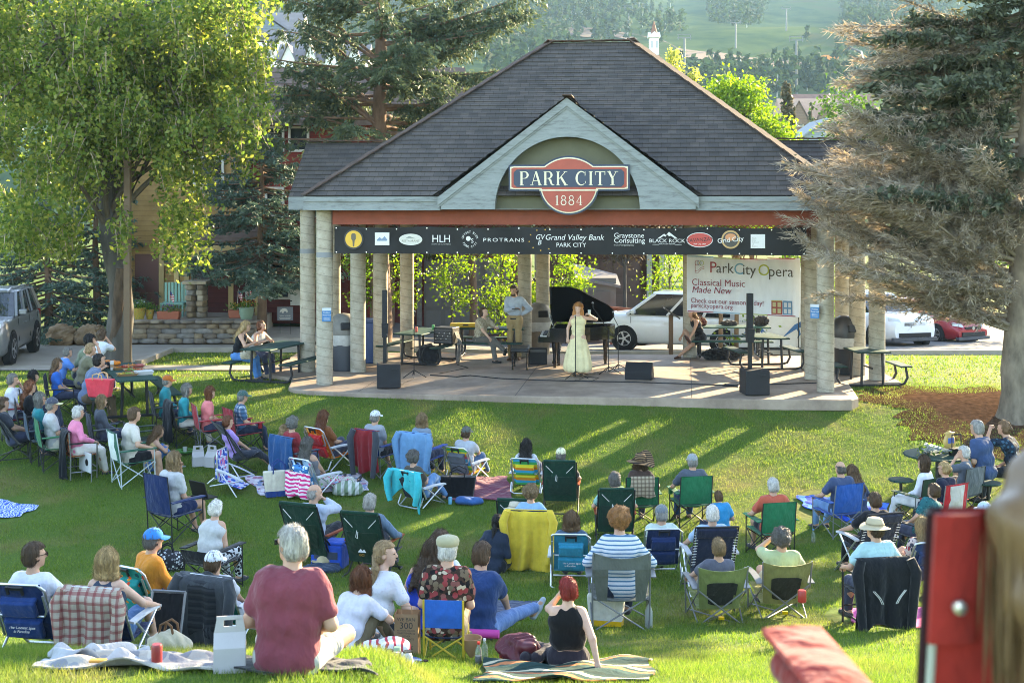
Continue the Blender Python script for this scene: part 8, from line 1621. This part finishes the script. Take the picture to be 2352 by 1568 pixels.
S(2124,1190,1370,'beach','pale framed beach chair beside the nearest red chair','long blond woman in patterned top beside the nearest red chair',dict(c1='#24406a',c2='#24406a'),dict(top=('tee',spots('#b9a8a0',['#8a3a44','#3a3a48'],20,.45)),hair=('long','blond'),fem=True,legs='crossed',bottom=('shorts','#c9bfae')))
# ---- front left
c=S(62,1256,1498,'beach','navy backpack beach chair at the lower left edge','short brown haired woman in white tee at the lower left',dict(c1='#16305c',c2='#1c3f78'),dict(top=('tee','#cdd0d8'),hair=('short','brown'),fem=True,glasses='sun',head=(-45,0),arms='rest',bottom=('shorts',spots('#a9a6b8',['#6a5a78','#d8d4dc'],30,.4)),rc=16),dyaw=12,Y=11.9)
text(0,'The Coolest Spot',.036,WTX,c[0],(-.13,-.345,.36),(R(68),0,0),ext=.001);text(0,'in Paradise',.036,WTX,c[0],(-.09,-.332,.32),(R(68),0,0),ext=.001)
c=S(236,1267,1500,'beach','navy beach chair under a plaid flannel shirt','straight blond haired woman with bare knees',dict(c1='#16305c',c2='#1c3f78'),dict(top=('tank','#3a4658'),hair=('bob','blond'),fem=True,arms='rest',bottom=('shorts','#4a6f9a'),legs='knees',skin='p',rc=20),dyaw=6,Y=11.7)
dr(c,name='flannel_shirt',label='red and cream plaid flannel shirt draped over a beach chair',cat='shirt',m=plaid((.42,.35,.28),(.20,.025,.03),(.22,.03,.035),.075),length=.86,wide=1.1,sleeves=.8,seed=12,fold=.04,off=.11,hem=.12)
S(318,1231,1420,'beach','teal floral print beach chair','person in bright blue cap and orange jacket',dict(c1=spots('#138078',['#d98a2c','#c8482c','#0f4a50'],11,.34),c2=spots('#118a88',['#d98a2c','#c8482c'],11,.3)),dict(top=('long','#cf7f2a'),hair=('short','dgray'),hat=('cap','#2a7fc8'),arms='fold',glasses='sun',rc=6,turn=-20),dyaw=-10,Y=13.7)
S(462,1152,1325,'quad','low black camp chair with wide back','white haired woman in white sleeveless top',dict(c1='#1a1b1f',hb=.6),dict(top=('tank',WHT_),hair=('wavy','white'),fem=True,girth=1.2,rc=-4,bottom=('pants',spots('#c8ccd2',['#22252c','#3a3f48'],24,.5)),arms='lap'))
c=S(498,1252,1452,'beach','teal floral beach chair under a gray jacket','person in a white baseball cap behind the gray jacket',dict(c1=spots('#138078',['#d98a2c','#c8482c'],11,.34)),dict(top=('tee','#b8bcc4'),hair=('short','brown'),hat=('cap','#cfd3da'),legs='out',bottom=('pants','#55627a'),rc=36),dyaw=-6,Y=13.2)
dr(c,name='quilted_jacket',label='charcoal jacket with quilted lining draped over a beach chair',cat='jacket',m=cloth('#3f4347'),off=.1,hem=.15,length=.74,wide=1.3,sleeves=.84,seed=13,inner=stripes(['#2f3235','#393c40','#2a2d30'],.07,2),collar=True)
# maroon man, nearest
Gd(662,1222,1550,'cross','large gray haired man in maroon tee and pale shorts cross legged on the rise',dict(top=('tee','#7a3b45'),hair=('short','gray'),bottom=('shorts','#a9a79f'),arms='lap',girth=1.24,head=(58,0),glasses='sun',rc=-4,bend=10,vox=.009,shoes=None),Y=7.82)
Gd(797,1310,1500,'cross','woman with brown bob and white tee beside the maroon shirt man',dict(top=('tee','#cfcbd6'),hair=('bob','auburn'),fem=True,legs='knees',arms=('knee','knee'),bottom=('pants','#6f624c'),rc=-12,vox=.010),dyaw=-24,Y=11.9,typ=.88)
Gd(866,1254,1425,'cross','girl with blond ponytail looking right in white dotted tee',dict(top=('tee',spots('#d3d2d8',['#b98a9a','#8f9aa8'],60,.22)),hair=('pony','dblond'),fem=True,legs='side',arms=('side',(.2,.3,.25)),bottom=('pants','#1e2128'),head=(-62,0),kid=1,skin='p',rc=0),dyaw=-22,Y=13.2,typ=.86)
Gd(958,1244,1412,'out','long dark haired woman in royal blue sleeveless top',dict(top=('tank','#1f46b4'),hair=('long','brown'),fem=True,arms=('side','lap'),bottom=('pants','#22262e'),head=(-20,0),lean=8),dyaw=-12,Y=13.6)
Gd(1003,1232,1375,'cross','little girl with wavy hair and red bow',dict(top=('tee','#d2d2d8'),hair=('long','brown'),fem=True,kid=1,arms=('lap',(.3,.1,.3))),Y=14.2,typ=.86)
p=gp(1003,14.2);
c=S(1016,1256,1512,'kid','small blue camp chair with yellow frame','man in khaki flat cap and patchwork shirt',dict(c1='#1f5fb0',c2='#1a2a44',frame=paint((.5,.36,.03),.4)),dict(top=('tee',spots('#3a2a22',['#8a3a3a','#6a5a48','#1c1a1c','#7a4a44','#b0a08a'],22,.62)),hair=('short','white'),hat=('flat','#a39c7c'),H=1.66,rc=-6,bottom=('shorts','#6a6458'),girth=1.05,legs='sit',vox=.0105),dyaw=2,Y=11.75)
Gd(1092,1232,1408,'out','broad dark haired man in navy tee and jeans sitting on the grass',dict(top=('tee','#1f3a66'),hair=('short','brown'),legs='mixed',arms='knee',bottom=('pants','#5a78a6'),girth=1.25,H=1.82,shoes=(.35,.4,.45),rc=-2),dyaw=-22,Y=13.4)
Gd(1133,1186,1308,'cross','woman with dark hair bun in a navy shell jacket on the grass',dict(top=('jacket','#26303f'),hair=('pony','black'),fem=True,legs='mixed',bottom=('pants','#1c1f26')),dyaw=-14)
Gd(1305,1340,1530,'out','woman with cropped red hair and black tank leaning on one hand',dict(top=('crop','#131416'),hair=('short','red'),fem=True,arms=('chin','back'),bottom=('pants','#2c2830'),skin='p',rc=8,bend=8,head=(28,0),glasses=True,legs='side',girth=1.08,vox=.0095),Y=11.35,typ=.84)
# nearest red chair, out of focus, with its owner
NP=Vector((.912,2.42,2.33));nc,T,M=chair('quad',NP,R(5),'red folding chair with pale steel post very close to the camera',c1='#8e2a24',frame=paint((.40,.44,.40),.4),scale=1.08,hb=.99)
Gn=person(NP+Vector((.2,.04,-.04)),R(10),'blond woman seated in the nearest red chair with hair hanging over its back',pose='chair',hs=.4,top=('tank','#6a4a40'),hair=('long','dblond'),fem=True,arms='lap',H=1.66,vox=.014,group='people in the audience')
D=SDF()
for x in(-.32,-.285,-.25):D.rc((x,-.2,.558),(x,.2,.573),.026,.028,.02)
D.rc((-.31,.21,.57),(-.26,.21,.57),.03,k=.03);V,Q=D.mesh(.012);link('armrest_pad',np_mesh('pad',V,Q,cloth('#74221e')),nc);b=MB();cp=[(-.285+.042*math.cos(a*.5236),.13+.045*math.sin(a*.5236),.606) for a in range(13)];b.tube(cp,.008,8);b.build('cup_ring',BLK,nc,True)
D=SDF();iv=Matrix.Rotation(R(-10),3,'Z');lp=lambda x,y,Y:np.array(iv@(at(x,y,Y)-NP-Vector((.2,.04,-.04))))
for k in range(7):
 x0=2316+k*34;D.rc(lp(x0+50,1090-40*min(k,3),2.0),lp(x0+18,1195,1.93),.03,.042,.03);D.rc(lp(x0+18,1195,1.93),lp(x0+58+8*(k%2),1370,1.91),.042,.04,.03);D.rc(lp(x0+58+8*(k%2),1370,1.91),lp(x0+92+10*(k%3),1620+50*(k%3),1.93),.04,.03,.03)
V,Q=D.mesh(.012,.003,5);gq=np.random.default_rng(8);si=gq.integers(0,len(V),1500);hl2=gq.uniform(.12,.34,1500);V2,Q2=rquads(V[si]+gq.normal(size=(1500,3))*.004-np.array([0,0,.5])*hl2[:,None],hl2,.0035,np.array([0,0,-1.])+gq.normal(size=(1500,3))*.04,gq)
link('hair',np_mesh('hair',np.concatenate([V,V2]),np.concatenate([Q,Q2+len(V)]),mat('blond_hair',(.12,.072,.034),.42,.3,9,stretch=(1,1,.08))),Gn['t'])
trim=MB();k_=.27*1.0;trim.tube([(-k_-.014,-.29,.43),(-k_-.014,-.325,.7),(-k_-.014,-.365,.99)],.007,8);trim.tube([(-k_-.014,-.365,.99),(0,-.34,.975),(k_,-.365,.99)],.009,6);trim.build('dark_piping',cloth('#2a1418'),nc,True);trim=MB();trim.grid(lambda u,v:(-k_-.012+.065*u,-.357-.024*v-.004*math.sin(u*3.1),.80+.19*v),6,6,(0,.01,0));trim.build('corner_panel',cloth('#8e2a24'),nc,True);trim=MB();trim.lathe([(.001,-.004),(.010,-.004),(.010,.004),(.001,.006)],(0,0,0),10);trim.v=[(-k_+.02+x,-.385-z,.86+y) for x,y,z in trim.v];trim.build('rivet',ALU,nc)
# ================================================================ picnic things on the grass
def blanket(name,label,cs,m,rip=.02,cat='blanket',n=36,thick=.012):
 P=[hit(x,y) if not isinstance(x,Vector) else x for x,y in cs];c=(P[0]+P[1]+P[2]+P[3])/4;t=None;b=MB();g=np.random.default_rng(int(abs(c.x)*100));ph=g.uniform(0,6,6)
 def fn(u,v):
  q=(P[0]*(1-u)+P[1]*u)*(1-v)+(P[3]*(1-u)+P[2]*u)*v;x=q.x+.03*math.sin(v*9+ph[0]);y=q.y+.03*math.sin(u*11+ph[1]);r=rip*(.5+.5*math.sin(u*13+3*math.sin(v*5+ph[2])+ph[3]))*(.5+.5*math.sin(v*11+2*math.sin(u*6+ph[4])))
  return x-c.x,y-c.y,gz(x,y)+.025+r*1.6-c.z
 b.grid(fn,n,n//2+8,(0,0,-thick));o=b.build(name,m,None,True,ang=80);o.location=c;tag(o,label,cat)
 rx=max(abs(p.x-c.x) for p in P);ry=max(abs(p.y-c.y) for p in P);EXC.append((c.x,c.y,rx*.98,ry*.98,0));return o
V3=lambda x,Y:(gp(x,Y),0)
blanket('picnic_blanket','blue and white woven blanket at the left edge',[(-60,1192),(40,1190),(92,1166),(-40,1143)],stripes(['#2f56b0','#c8d0e2','#4a6fc4','#aab8dc'],.1,0,.3),.006)
blanket('picnic_blanket','pale patterned picnic blanket under the long gray haired woman',[(600,1140),(850,1128),(830,1090),(560,1098)],spots('#c8bcc4',['#a8788c','#7a8fb0','#d8d2d6'],10,.5),.012)
blanket('picnic_blanket','plum red blanket beside the black basket',[(1030,1150),(1180,1150),(1165,1098),(1045,1098)],cloth('#7a3f50'),.012)
blanket('picnic_blanket','bright blue blanket under the royal blue chair',[(1850,1168),(2030,1225),(2045,1160),(1830,1140)],stripes(['#1f4fc0','#3f7fd8','#1a3f98'],.25,0,.3),.015)
blanket('picnic_mat','magenta mat beside the tall black armchair',[(1965,1432),(2140,1448),(2150,1398),(1930,1400)],cloth('#c83f86'),.012)
blanket('picnic_blanket','navy blanket under the family group',[(1010,1425),(1200,1425),(1255,1385),(1060,1382)],cloth('#1e3050'),.012)
blanket('picnic_blanket','dark green blanket with orange and cream stripes under the red haired woman',[V3(1095,10.25),V3(1500,10.35),V3(1495,11.75),V3(1125,11.85)],stripes(['#1c3a38','#1c3a38','#2a4a48','#b8724a','#20403c','#b8ae94','#1c3a38','#15302c'],.42,1,.16),.03,n=60)
blanket('picnic_blanket','blue blanket beside the small yellow framed chair',[V3(830,10.7),V3(955,10.7),V3(965,11.6),V3(840,11.6)],cloth('#1d4a86'),.015)
blanket('gray_blanket','rumpled gray and cream blanket lying on the near rise',[V3(80,7.85),V3(545,7.75),V3(520,8.25),V3(150,8.35)],spots('#a5a098',['#7f8086','#b5b0a6','#8a8c90'],9,.55),.035,n=60)
blanket('dark_mat','black edged mat under the maroon shirt man',[V3(530,7.7),V3(860,7.75),V3(840,8.1),V3(540,8.2)],cloth('#3c3c3e'),.015)
blanket('bundled_throw','bundled soft gray throw on the near gray blanket',[V3(105,8.05),V3(345,8.0),V3(300,8.42),V3(130,8.42)],cloth('#a3a6aa',.95,.9),.05,'throw',64)
can(gp(360,7.85)+Vector((0,0,.035)),'dark red soda can on the near gray blanket',(.28,.03,.03))
t=thing('snack_wrapper','small orange snack wrapper on the gray blanket','wrapper',gp(225,7.85)+Vector((0,0,.05)));MB().box((0,0,.008),(.1,.05,.015)).build('wrapper',paint((.6,.25,.02),.3),t,bevel=.006)
def gablebox(p,label,rz,k=1.,m=None):
 t=thing('carton_box',label,'box',p,rz);t.scale=(k,)*3;m=m or paint((.47,.445,.44),.6);MB().box((0,0,.1),(.24,.17,.2)).build('box',m,t);b=MB();b.prism([(-.085,.2),(.085,.2),(.008,.3),(-.008,.3)],-.12,.12,lambda p,q,t:(t,p,q));b.build('gable_top',m,t);b=MB();b.prism([(-.12,.29),(.12,.29),(.1,.4),(.045,.4),(.045,.345),(-.045,.345),(-.045,.4),(-.1,.4)],-.006,.006,f3);b.bar((-.1,0,.41),(.1,0,.41),.012,.03);b.build('handle',m,t)
gablebox(gp(528,7.82),'white gable carton with handle beside the maroon shirt man',R(10),.78)
gablebox(hit(455,1070),'open white takeout box on the grass, left one',R(20),.85);gablebox(hit(487,1072),'open white takeout box nearest the black sling chair',R(-25),.9)
t=thing('plastic_plate','green plate with a white cup near the long brown haired woman','plate',hit(425,1040),R(10));MB().lathe([(.02,.02),(.15,.02),(.19,.05),(.195,.05),(.15,.012),(.02,.01)],n=24).build('plate',paint((.12,.4,.1),.4),t,True);MB().lathe([(.03,.02),(.042,.11)],(0,0,0),12).build('cup',paint(WHT_,.5),t,True)
def tote(p,rz,label,m,m2,w=.42,h=.36,d=.16,hm=None):
 t=thing('tote_bag',label,'bag',p,rz);b=MB();b.prism([(-w*.42,0),(w*.42,0),(w*.5,h),(-w*.5,h)],-d/2,d/2,lambda p,q,t:(p+.02*math.sin(q*9),t*(1-.35*q/h),q));b.build('bag',m,t,bevel=.02);b=MB();b.prism([(-w*.43,0),(w*.43,0),(w*.44,h*.22),(-w*.44,h*.22)],-d/2-.004,d/2+.004,lambda p,q,t:(p,t*(1-.35*q/h),q));b.build('base_panel',m2,t)
 for s in(-1,1):MB().tube([(-w*.2,s*d*.34,h*.9),(-w*.2,s*d*.5,h*1.25),(0,s*d*.5,h*1.42),(w*.2,s*d*.5,h*1.25),(w*.2,s*d*.34,h*.9)],.011,6).build('handle',hm or m2,t,True)
tote(hit(640,1138),R(20),'cream canvas tote with navy base beside the kneeling woman',cloth('#cfc6b2'),cloth('#24407a'),.5,.42);tote(gp(1392,14.3),R(-14),'yellow and white tote on the grass under the gray chair',cloth('#d8d4c4'),cloth('#e0b020'),.42,.34);tote(hit(1052,1140),R(-4),'large black basket tote on the plum blanket',cloth('#131315'),cloth('#1a1a1c'),.6,.34,.3)
blobbag('duffel_bag','green and white striped duffel bag at the blanket edge','bag',hit(800,1136),R(4),(.5,.26,.24),stripes([(.55,.56,.52),(.2,.27,.18)],.12,0),cloth('#c9c9c0'));blobbag('carry_bag','blue and gray padded carry bag on the grass near the black basket','bag',hit(1078,1157),R(3),(.46,.22,.12),cloth('#2f5a90'),handles=False);can(hit(1034,1158),'pale blue drink can standing on the grass',(.12,.4,.55))
t=thing('cooler_bag','royal blue soft cooler bag between the padded rocker chairs','cooler',hit(758,1302),R(-14));MB().box((0,0,.17),(.46,.3,.34)).build('body',cloth('#1f4fb0'),t,bevel=.03);b=MB();b.box((0,-.153,.2),(.34,.012,.1));b.box((0,-.155,.08),(.4,.012,.06));b.build('pocket',cloth('#3a4250'),t);MB().box((.02,0,.36),(.42,.28,.04)).build('lid',cloth('#2558be'),t,bevel=.015)
blobbag('red_bag','red bag behind the blue cooler','bag',hit(800,1285),0,(.22,.16,.3),cloth('#c0302c'),handles=False);blobbag('navy_cushion','flat slate cushion on the grass before the cooler','cushion',hit(738,1312),0,(.52,.3,.1),cloth('#39465a'),handles=False)
def loosecap(p,rz,label,m):t=thing('loose_cap',label,'cap',p,rz);D=SDF();D.el((0,0,.03),(.095,.11,.1));D.cut(lambda X,Y,Z:(.03-Z).astype(np.float32)+0*X+0*Y);V,Q=D.mesh(.01);V[:,2]-=.028;link('crown',np_mesh('cap',V,Q,m),t);b=MB();b.grid(lambda u,v:(math.sin((u-.5)*2.3)*(.09+.02*v),math.cos((u-.5)*2.3)*.1+.08*v*math.cos((u-.5)*2.2),.012+.004*v),12,4,(0,0,.005));b.build('brim',m,t,True)
loosecap(hit(745,1306)+Vector((0,0,.1)),R(110),'loose tan cap lying on the slate cushion',cloth('#c2b28c'))
blobbag('patterned_bag','black and white patterned bag beside the orange jacket','bag',hit(384,1310),R(12),(.4,.24,.3),spots((.03,.03,.035),[(.5,.5,.5),(.2,.2,.22)],26,.4),cloth(BLACK));t=thing('folded_chair','folded black camp chair leaning by the floral beach chair','chair',gp(372,12.6),R(-10));b=MB()
for s in(-.17,.17):b.tube([(s,0,0),(s,.16,.52)],.014,6)
b.tube([(-.17,.16,.52),(.17,.16,.52)],.014,6);b.build('frame',GRYST,t);b=MB();b.grid(lambda u,v:(-.16+.32*u,.01+.15*v,.05+.45*v),4,4,(0,.02,0));b.build('fabric',cloth(BLACK),t)
blobbag('canvas_satchel','fringed beige canvas satchel with patterned strap on the grass','bag',gp(388,11.2),R(-20),(.36,.2,.3),cloth('#b3a88f'),cloth('#6a4a30'))
t=thing('paper_bag','brown paper grocery bag with printed words and twisted handle','bag',gp(936,12.1),R(-6));KR=mat('kraft_paper',(.36,.22,.12),.85,.1,3,.2,30);b=MB();b.box((0,0,.2),(.22,.14,.42));b.f.pop(1);b.mi.pop();b.build('bag',KR,t);INK=paint((.05,.045,.04),.8);b=MB();b.tube([(-.05,-.05,.4),(-.045,-.05,.48),(.045,-.05,.48),(.05,-.05,.4)],.005,5);b.build('handle',KR,t)
for s_,z,h_ in(('WE BAN',.345,.045),('300',.275,.085),('FLAVORS COLORS',.25,.02),('SWEETENERS &',.225,.024),('OTHER',.198,.024),('INGREDIENTS',.172,.024),('PEACE',.085,.045),('OF MIND',.05,.03)):text(0,s_,h_,INK,t,(0,-.0705,z),align='CENTER',ext=.0005)
def bottle(p,label,c,cap,liquid=None,h=.2,r=.03):t=thing('drink_bottle',label,'bottle',p);MB().lathe([(r*.9,0),(r,.01),(r,h*.6),(r*.45,h*.82),(r*.4,h*.9)],n=16).build('bottle',clearm() if c is None else paint(c,.3),t,True);MB().lathe([(r*.45,h*.9),(r*.45,h),(.001,h)],n=12).build('cap',paint(cap,.4),t,True);(liquid and MB().lathe([(r*.93,.004),(r*.95,h*.4),(.001,h*.4)],n=14).build('drink',paint(liquid,.3),t,True))
bottle(gp(1099,11.5),'small juice bottle with red cap on the grass',None,(.5,.03,.02),(.6,.26,.02));bottle(gp(1113,11.8),'clear water bottle with white cap behind the juice bottle',None,(.6,.6,.6));bottle(gp(1490,14.1),'brushed steel bottle beside the gray chair leg',(.32,.35,.33),(.3,.32,.3),None,.3,.042);bottle(hit(1868,1245),'clear water bottle on the blue blanket',None,(.1,.3,.6));bottle(gp(1268,13.9),'water bottle with blue label beside the sneakers',None,(.5,.55,.6),(.1,.3,.5))
t=thing('paper_cone','crumpled brown paper wrapping beside the juice bottle','wrapper',gp(1083,11.9),R(30));MB().lathe([(.02,.02),(.07,.1),(.1,.2),(.09,.2),(.05,.1)],n=14).build('paper',KR,t,True)
t=thing('rolled_mat','bright pink rolled mat on the navy blanket','mat',gp(1108,13.2)+Vector((0,0,.04)),R(-8));b=MB();b.lathe([(.015,-.17),(.045,-.17),(.045,.17),(.015,.17)],n=18);b.v=[(z,x,y+.03) for x,y,z in b.v];b.build('mat',paint((.55,.05,.3),.6),t,True)
blobbag('leather_bag','oxblood leather bag slumped on the striped green blanket','bag',gp(1190,11.5)+Vector((0,0,.03)),R(-30),(.34,.24,.26),mat('oxblood_leather',(.11,.022,.03),.35,.2,6,.3,14),handles=False,lump=.014);blobbag('striped_sack','white sack with red stripes on the blue blanket','bag',gp(885,11.2)+Vector((0,0,.03)),R(5),(.42,.26,.2),stripes([(.6,.58,.57),(.6,.58,.57),(.4,.05,.07)],.07,0,.1),handles=False);can(gp(912,10.95)+Vector((0,0,.03)),'pale green can on the blue blanket',(.3,.42,.25))
def sneaker(p,rz,label,c,c2):
 t=thing('sneaker',label,'shoe',p,rz,'shoes left on the grass');D=SDF();D.rc((0,-.09,.07),(0,.02,.06),.048,.042,.02);D.rc((0,.02,.055),(0,.15,.04),.042,.034,.02);D.rc((0,-.1,.11),(0,-.06,.11),.04,k=.02);V,Q=D.mesh(.009);link('upper',np_mesh('shoe',V,Q,cloth(c)),t);b=MB();b.prism([(.05*math.cos(a)*(1 if math.cos(a)>0 else 1),.155*math.sin(a)+.02) for a in[i*math.pi/12 for i in range(24)]],.0,.035,lambda p,q,t:(p,q,t));b.build('sole',paint(c2,.6),t,bevel=.008);b=MB()
 for i in range(4):b.bar((-.025,.01+i*.022,.105-i*.008),(.025,.02+i*.022,.105-i*.008),.007)
 b.build('laces',WTX,t);b=MB();b.lathe([(.001,0),(.032,0),(.034,.012)],(0,-.075,.142),12);b.build('collar_opening',BLK_,t)
sneaker(gp(902,10.35),R(-15),'black and white sneaker, heel toward the camera','#2a2a2e',(.5,.5,.5));sneaker(gp(933,10.3),R(10),'white and gray sneaker with red stripe beside the black one','#b9b9b6',(.52,.5,.5))
t=thing('sunglasses','folded sunglasses left on the blue blanket edge','sunglasses',gp(968,10.9)+Vector((0,0,.03)),R(20));b=MB()
for s in(-.035,.035):b.lathe([(.001,0),(.026,0),(.026,.008),(.001,.008)],(s,0,.01),10)
b.bar((-.06,.0,.014),(.06,0,.014),.006);b.build('frame',DARKGL,t)
ch,T,M=chair('lowbeach',hit(525,1128),R(-120),'empty low beach chair with blue floral print tipped back on the grass',c1=spots('#c7cbe0',['#3a62c0','#c86a9a','#2f4a98'],12,.55),frame=WH,scale=.9);ch.rotation_euler=(R(-22),R(0),R(-100));ch.location.z+=.02
# round table things
rl=rt.location;t=thing('flower_bouquet','bouquet in clear wrapping on the round table','bouquet',rl+Vector((-.12,-.1,.775)),R(60));C=rng.normal(size=(60,3))*[.09,.12,.05]+[0,0,.1];V,Q=rquads(C,.09,.04);scatter_mesh('leaves',V,Q,MG,t);C=rng.normal(size=(24,3))*[.07,.08,.03]+[0,.12,.14];V,Q=rquads(C,.06,.05);scatter_mesh('blossoms',V,Q,cloth('#c9c95a'),t);b=MB();b.lathe([(.02,-.3),(.16,.1),(.17,.12)],n=14);b.v=[(x,z,y*.6+.09) for x,y,z in b.v];b.build('wrapping',clearm(),t,True)
t=thing('snack_bag','tall tan snack bag on the round table','bag',rl+Vector((.22,.12,.775)),R(20));D=SDF();D.el((0,0,.17),(.11,.05,.17));D.rc((-.1,0,.32),(.1,0,.32),.012,k=.05);D.rc((-.1,0,.02),(.1,0,.02),.015,k=.05);V,Q=D.mesh(.012,.003,2);link('bag',np_mesh('bag',V,Q,paint((.5,.33,.1),.35)),t);MB().box((0,-.05,.2),(.12,.012,.09)).build('label',paint((.06,.12,.35),.4),t,bevel=.005)
t=thing('bottle_carrier','black wire bottle carrier on the round table','carrier',rl+Vector((.25,-.15,.775)),R(20));b=MB()
for s in(-.09,.09):b.tube([(s,0,0),(s,0,.34)],.009,6)
b.tube([(-.09,0,.34),(.09,0,.34)],.012,6);b.box((0,0,.06),(.22,.12,.12));b.build('frame',BLK_,t)
# ================================================================ grass and far haze
def keep(X,Y):
 k=~in_poly(X,Y,[(x,y-.03) for x,y in sp]);
 for(cx,cy,rx,ry,a) in EXC:k&=((X-cx)/rx)**2+((Y-cy)/ry)**2>1
 k&=~((Y>31.15)&(Y<32.5)&(X<-4.7));k&=~((Y>32.3)&(X<-9.2));k&=~((Y>35.5)&(X<-4.5));k&=~((Y>34.5)&(X>-4.7)&(X<9.3))
 k&=~((X>9)&(Y>36));return k
g=np.random.default_rng(99);VV=[];
for(y0,y1,dens,h0,wd) in((7.2,9.2,4200,.045,.0048),(9.2,12.5,3400,.045,.0055),(12.5,17,1500,.042,.0085),(17,22,1350,.04,.0085),(22,29,850,.042,.012),(29,40,120,.055,.032)):
 X1=.41*y1+1.2;n=int(dens*2*X1*(y1-y0));X=g.uniform(-X1,X1,n);Y=g.uniform(y0,y1,n);m=(np.abs(X)<.405*Y+.8)&keep(X,Y);X,Y=X[m],Y[m];n=len(X)
 cl=np.sin(X*3.1+1.7*np.sin(Y*2.3))*np.sin(Y*2.7+1.3*np.sin(X*1.9))*.35+1;h=h0*cl*g.uniform(.5,1.35,n);a=g.uniform(0,6.283,n);ln=h*g.uniform(.15,.95,n);la=g.uniform(0,6.283,n)
 Z=ground(X,Y);b0=np.stack([X,Y,Z-.008],-1);sd_=np.stack([np.cos(a),np.sin(a),0*a],-1)*(wd*.5*g.uniform(.7,1.3,n))[:,None];tp=b0+np.stack([np.cos(la)*ln,np.sin(la)*ln,h+.008],-1)
 VV.append(np.stack([b0-sd_,b0+sd_,tp],1))
VV=np.concatenate(VV).reshape(-1,3);Fq=np.arange(len(VV)).reshape(-1,3);print('BLADES',len(Fq))
N=NT('grass_blades').set(.5,.3);gi=N.n('NewGeometry');r=N.ramp(gi,[(0,(.058,.122,.012)),(.45,(.102,.18,.018)),(.85,(.17,.225,.03)),(1,(.19,.22,.05))],'Random Per Island');co=N.coord();n1=N.noise(co,.7,5);c2=N.mix(N.ramp(n1,[(.47,(0,0,0)),(.7,(.62,.62,.62))]),r,(.2,.185,.055));c2=N.mix(1.,c2,N.ramp(N.noise(co,2.3,3),[(.3,(.72,.78,.75)),(.7,(1.15,1.1,1.1))]),'MULTIPLY');N.l(c2,0,N.b,'Base Color')
tr=N.n('BsdfTranslucent');hs=N.n('HueSaturation');hs.inputs['Value'].default_value=1.7;N.l(c2,0,hs,'Color');N.l(hs,0,tr,'Color');mx=N.n('MixShader');mx.inputs[0].default_value=.45;N.l(N.b,0,mx,1);N.l(tr,0,mx,2);N.l(mx,0,N.out,0)
tag(link('grass',np_mesh('grass',VV,Fq,N.m,False,3)),kind='stuff')
hzm=bpy.data.materials.new('haze_air');hzm.use_nodes=True;t_=hzm.node_tree;t_.nodes.clear();o_=t_.nodes.new('ShaderNodeOutputMaterial');v_=t_.nodes.new('ShaderNodeVolumePrincipled');v_.inputs['Color'].default_value=(.5,.78,1,1);v_.inputs['Density'].default_value=.00018;v_.inputs['Anisotropy'].default_value=0;t_.links.new(v_.outputs[0],o_.inputs['Volume'])
hb=MB();hb.box((60,560,85),(3600,1900,220));ho=hb.build('haze',hzm);tag(ho,kind='stuff')
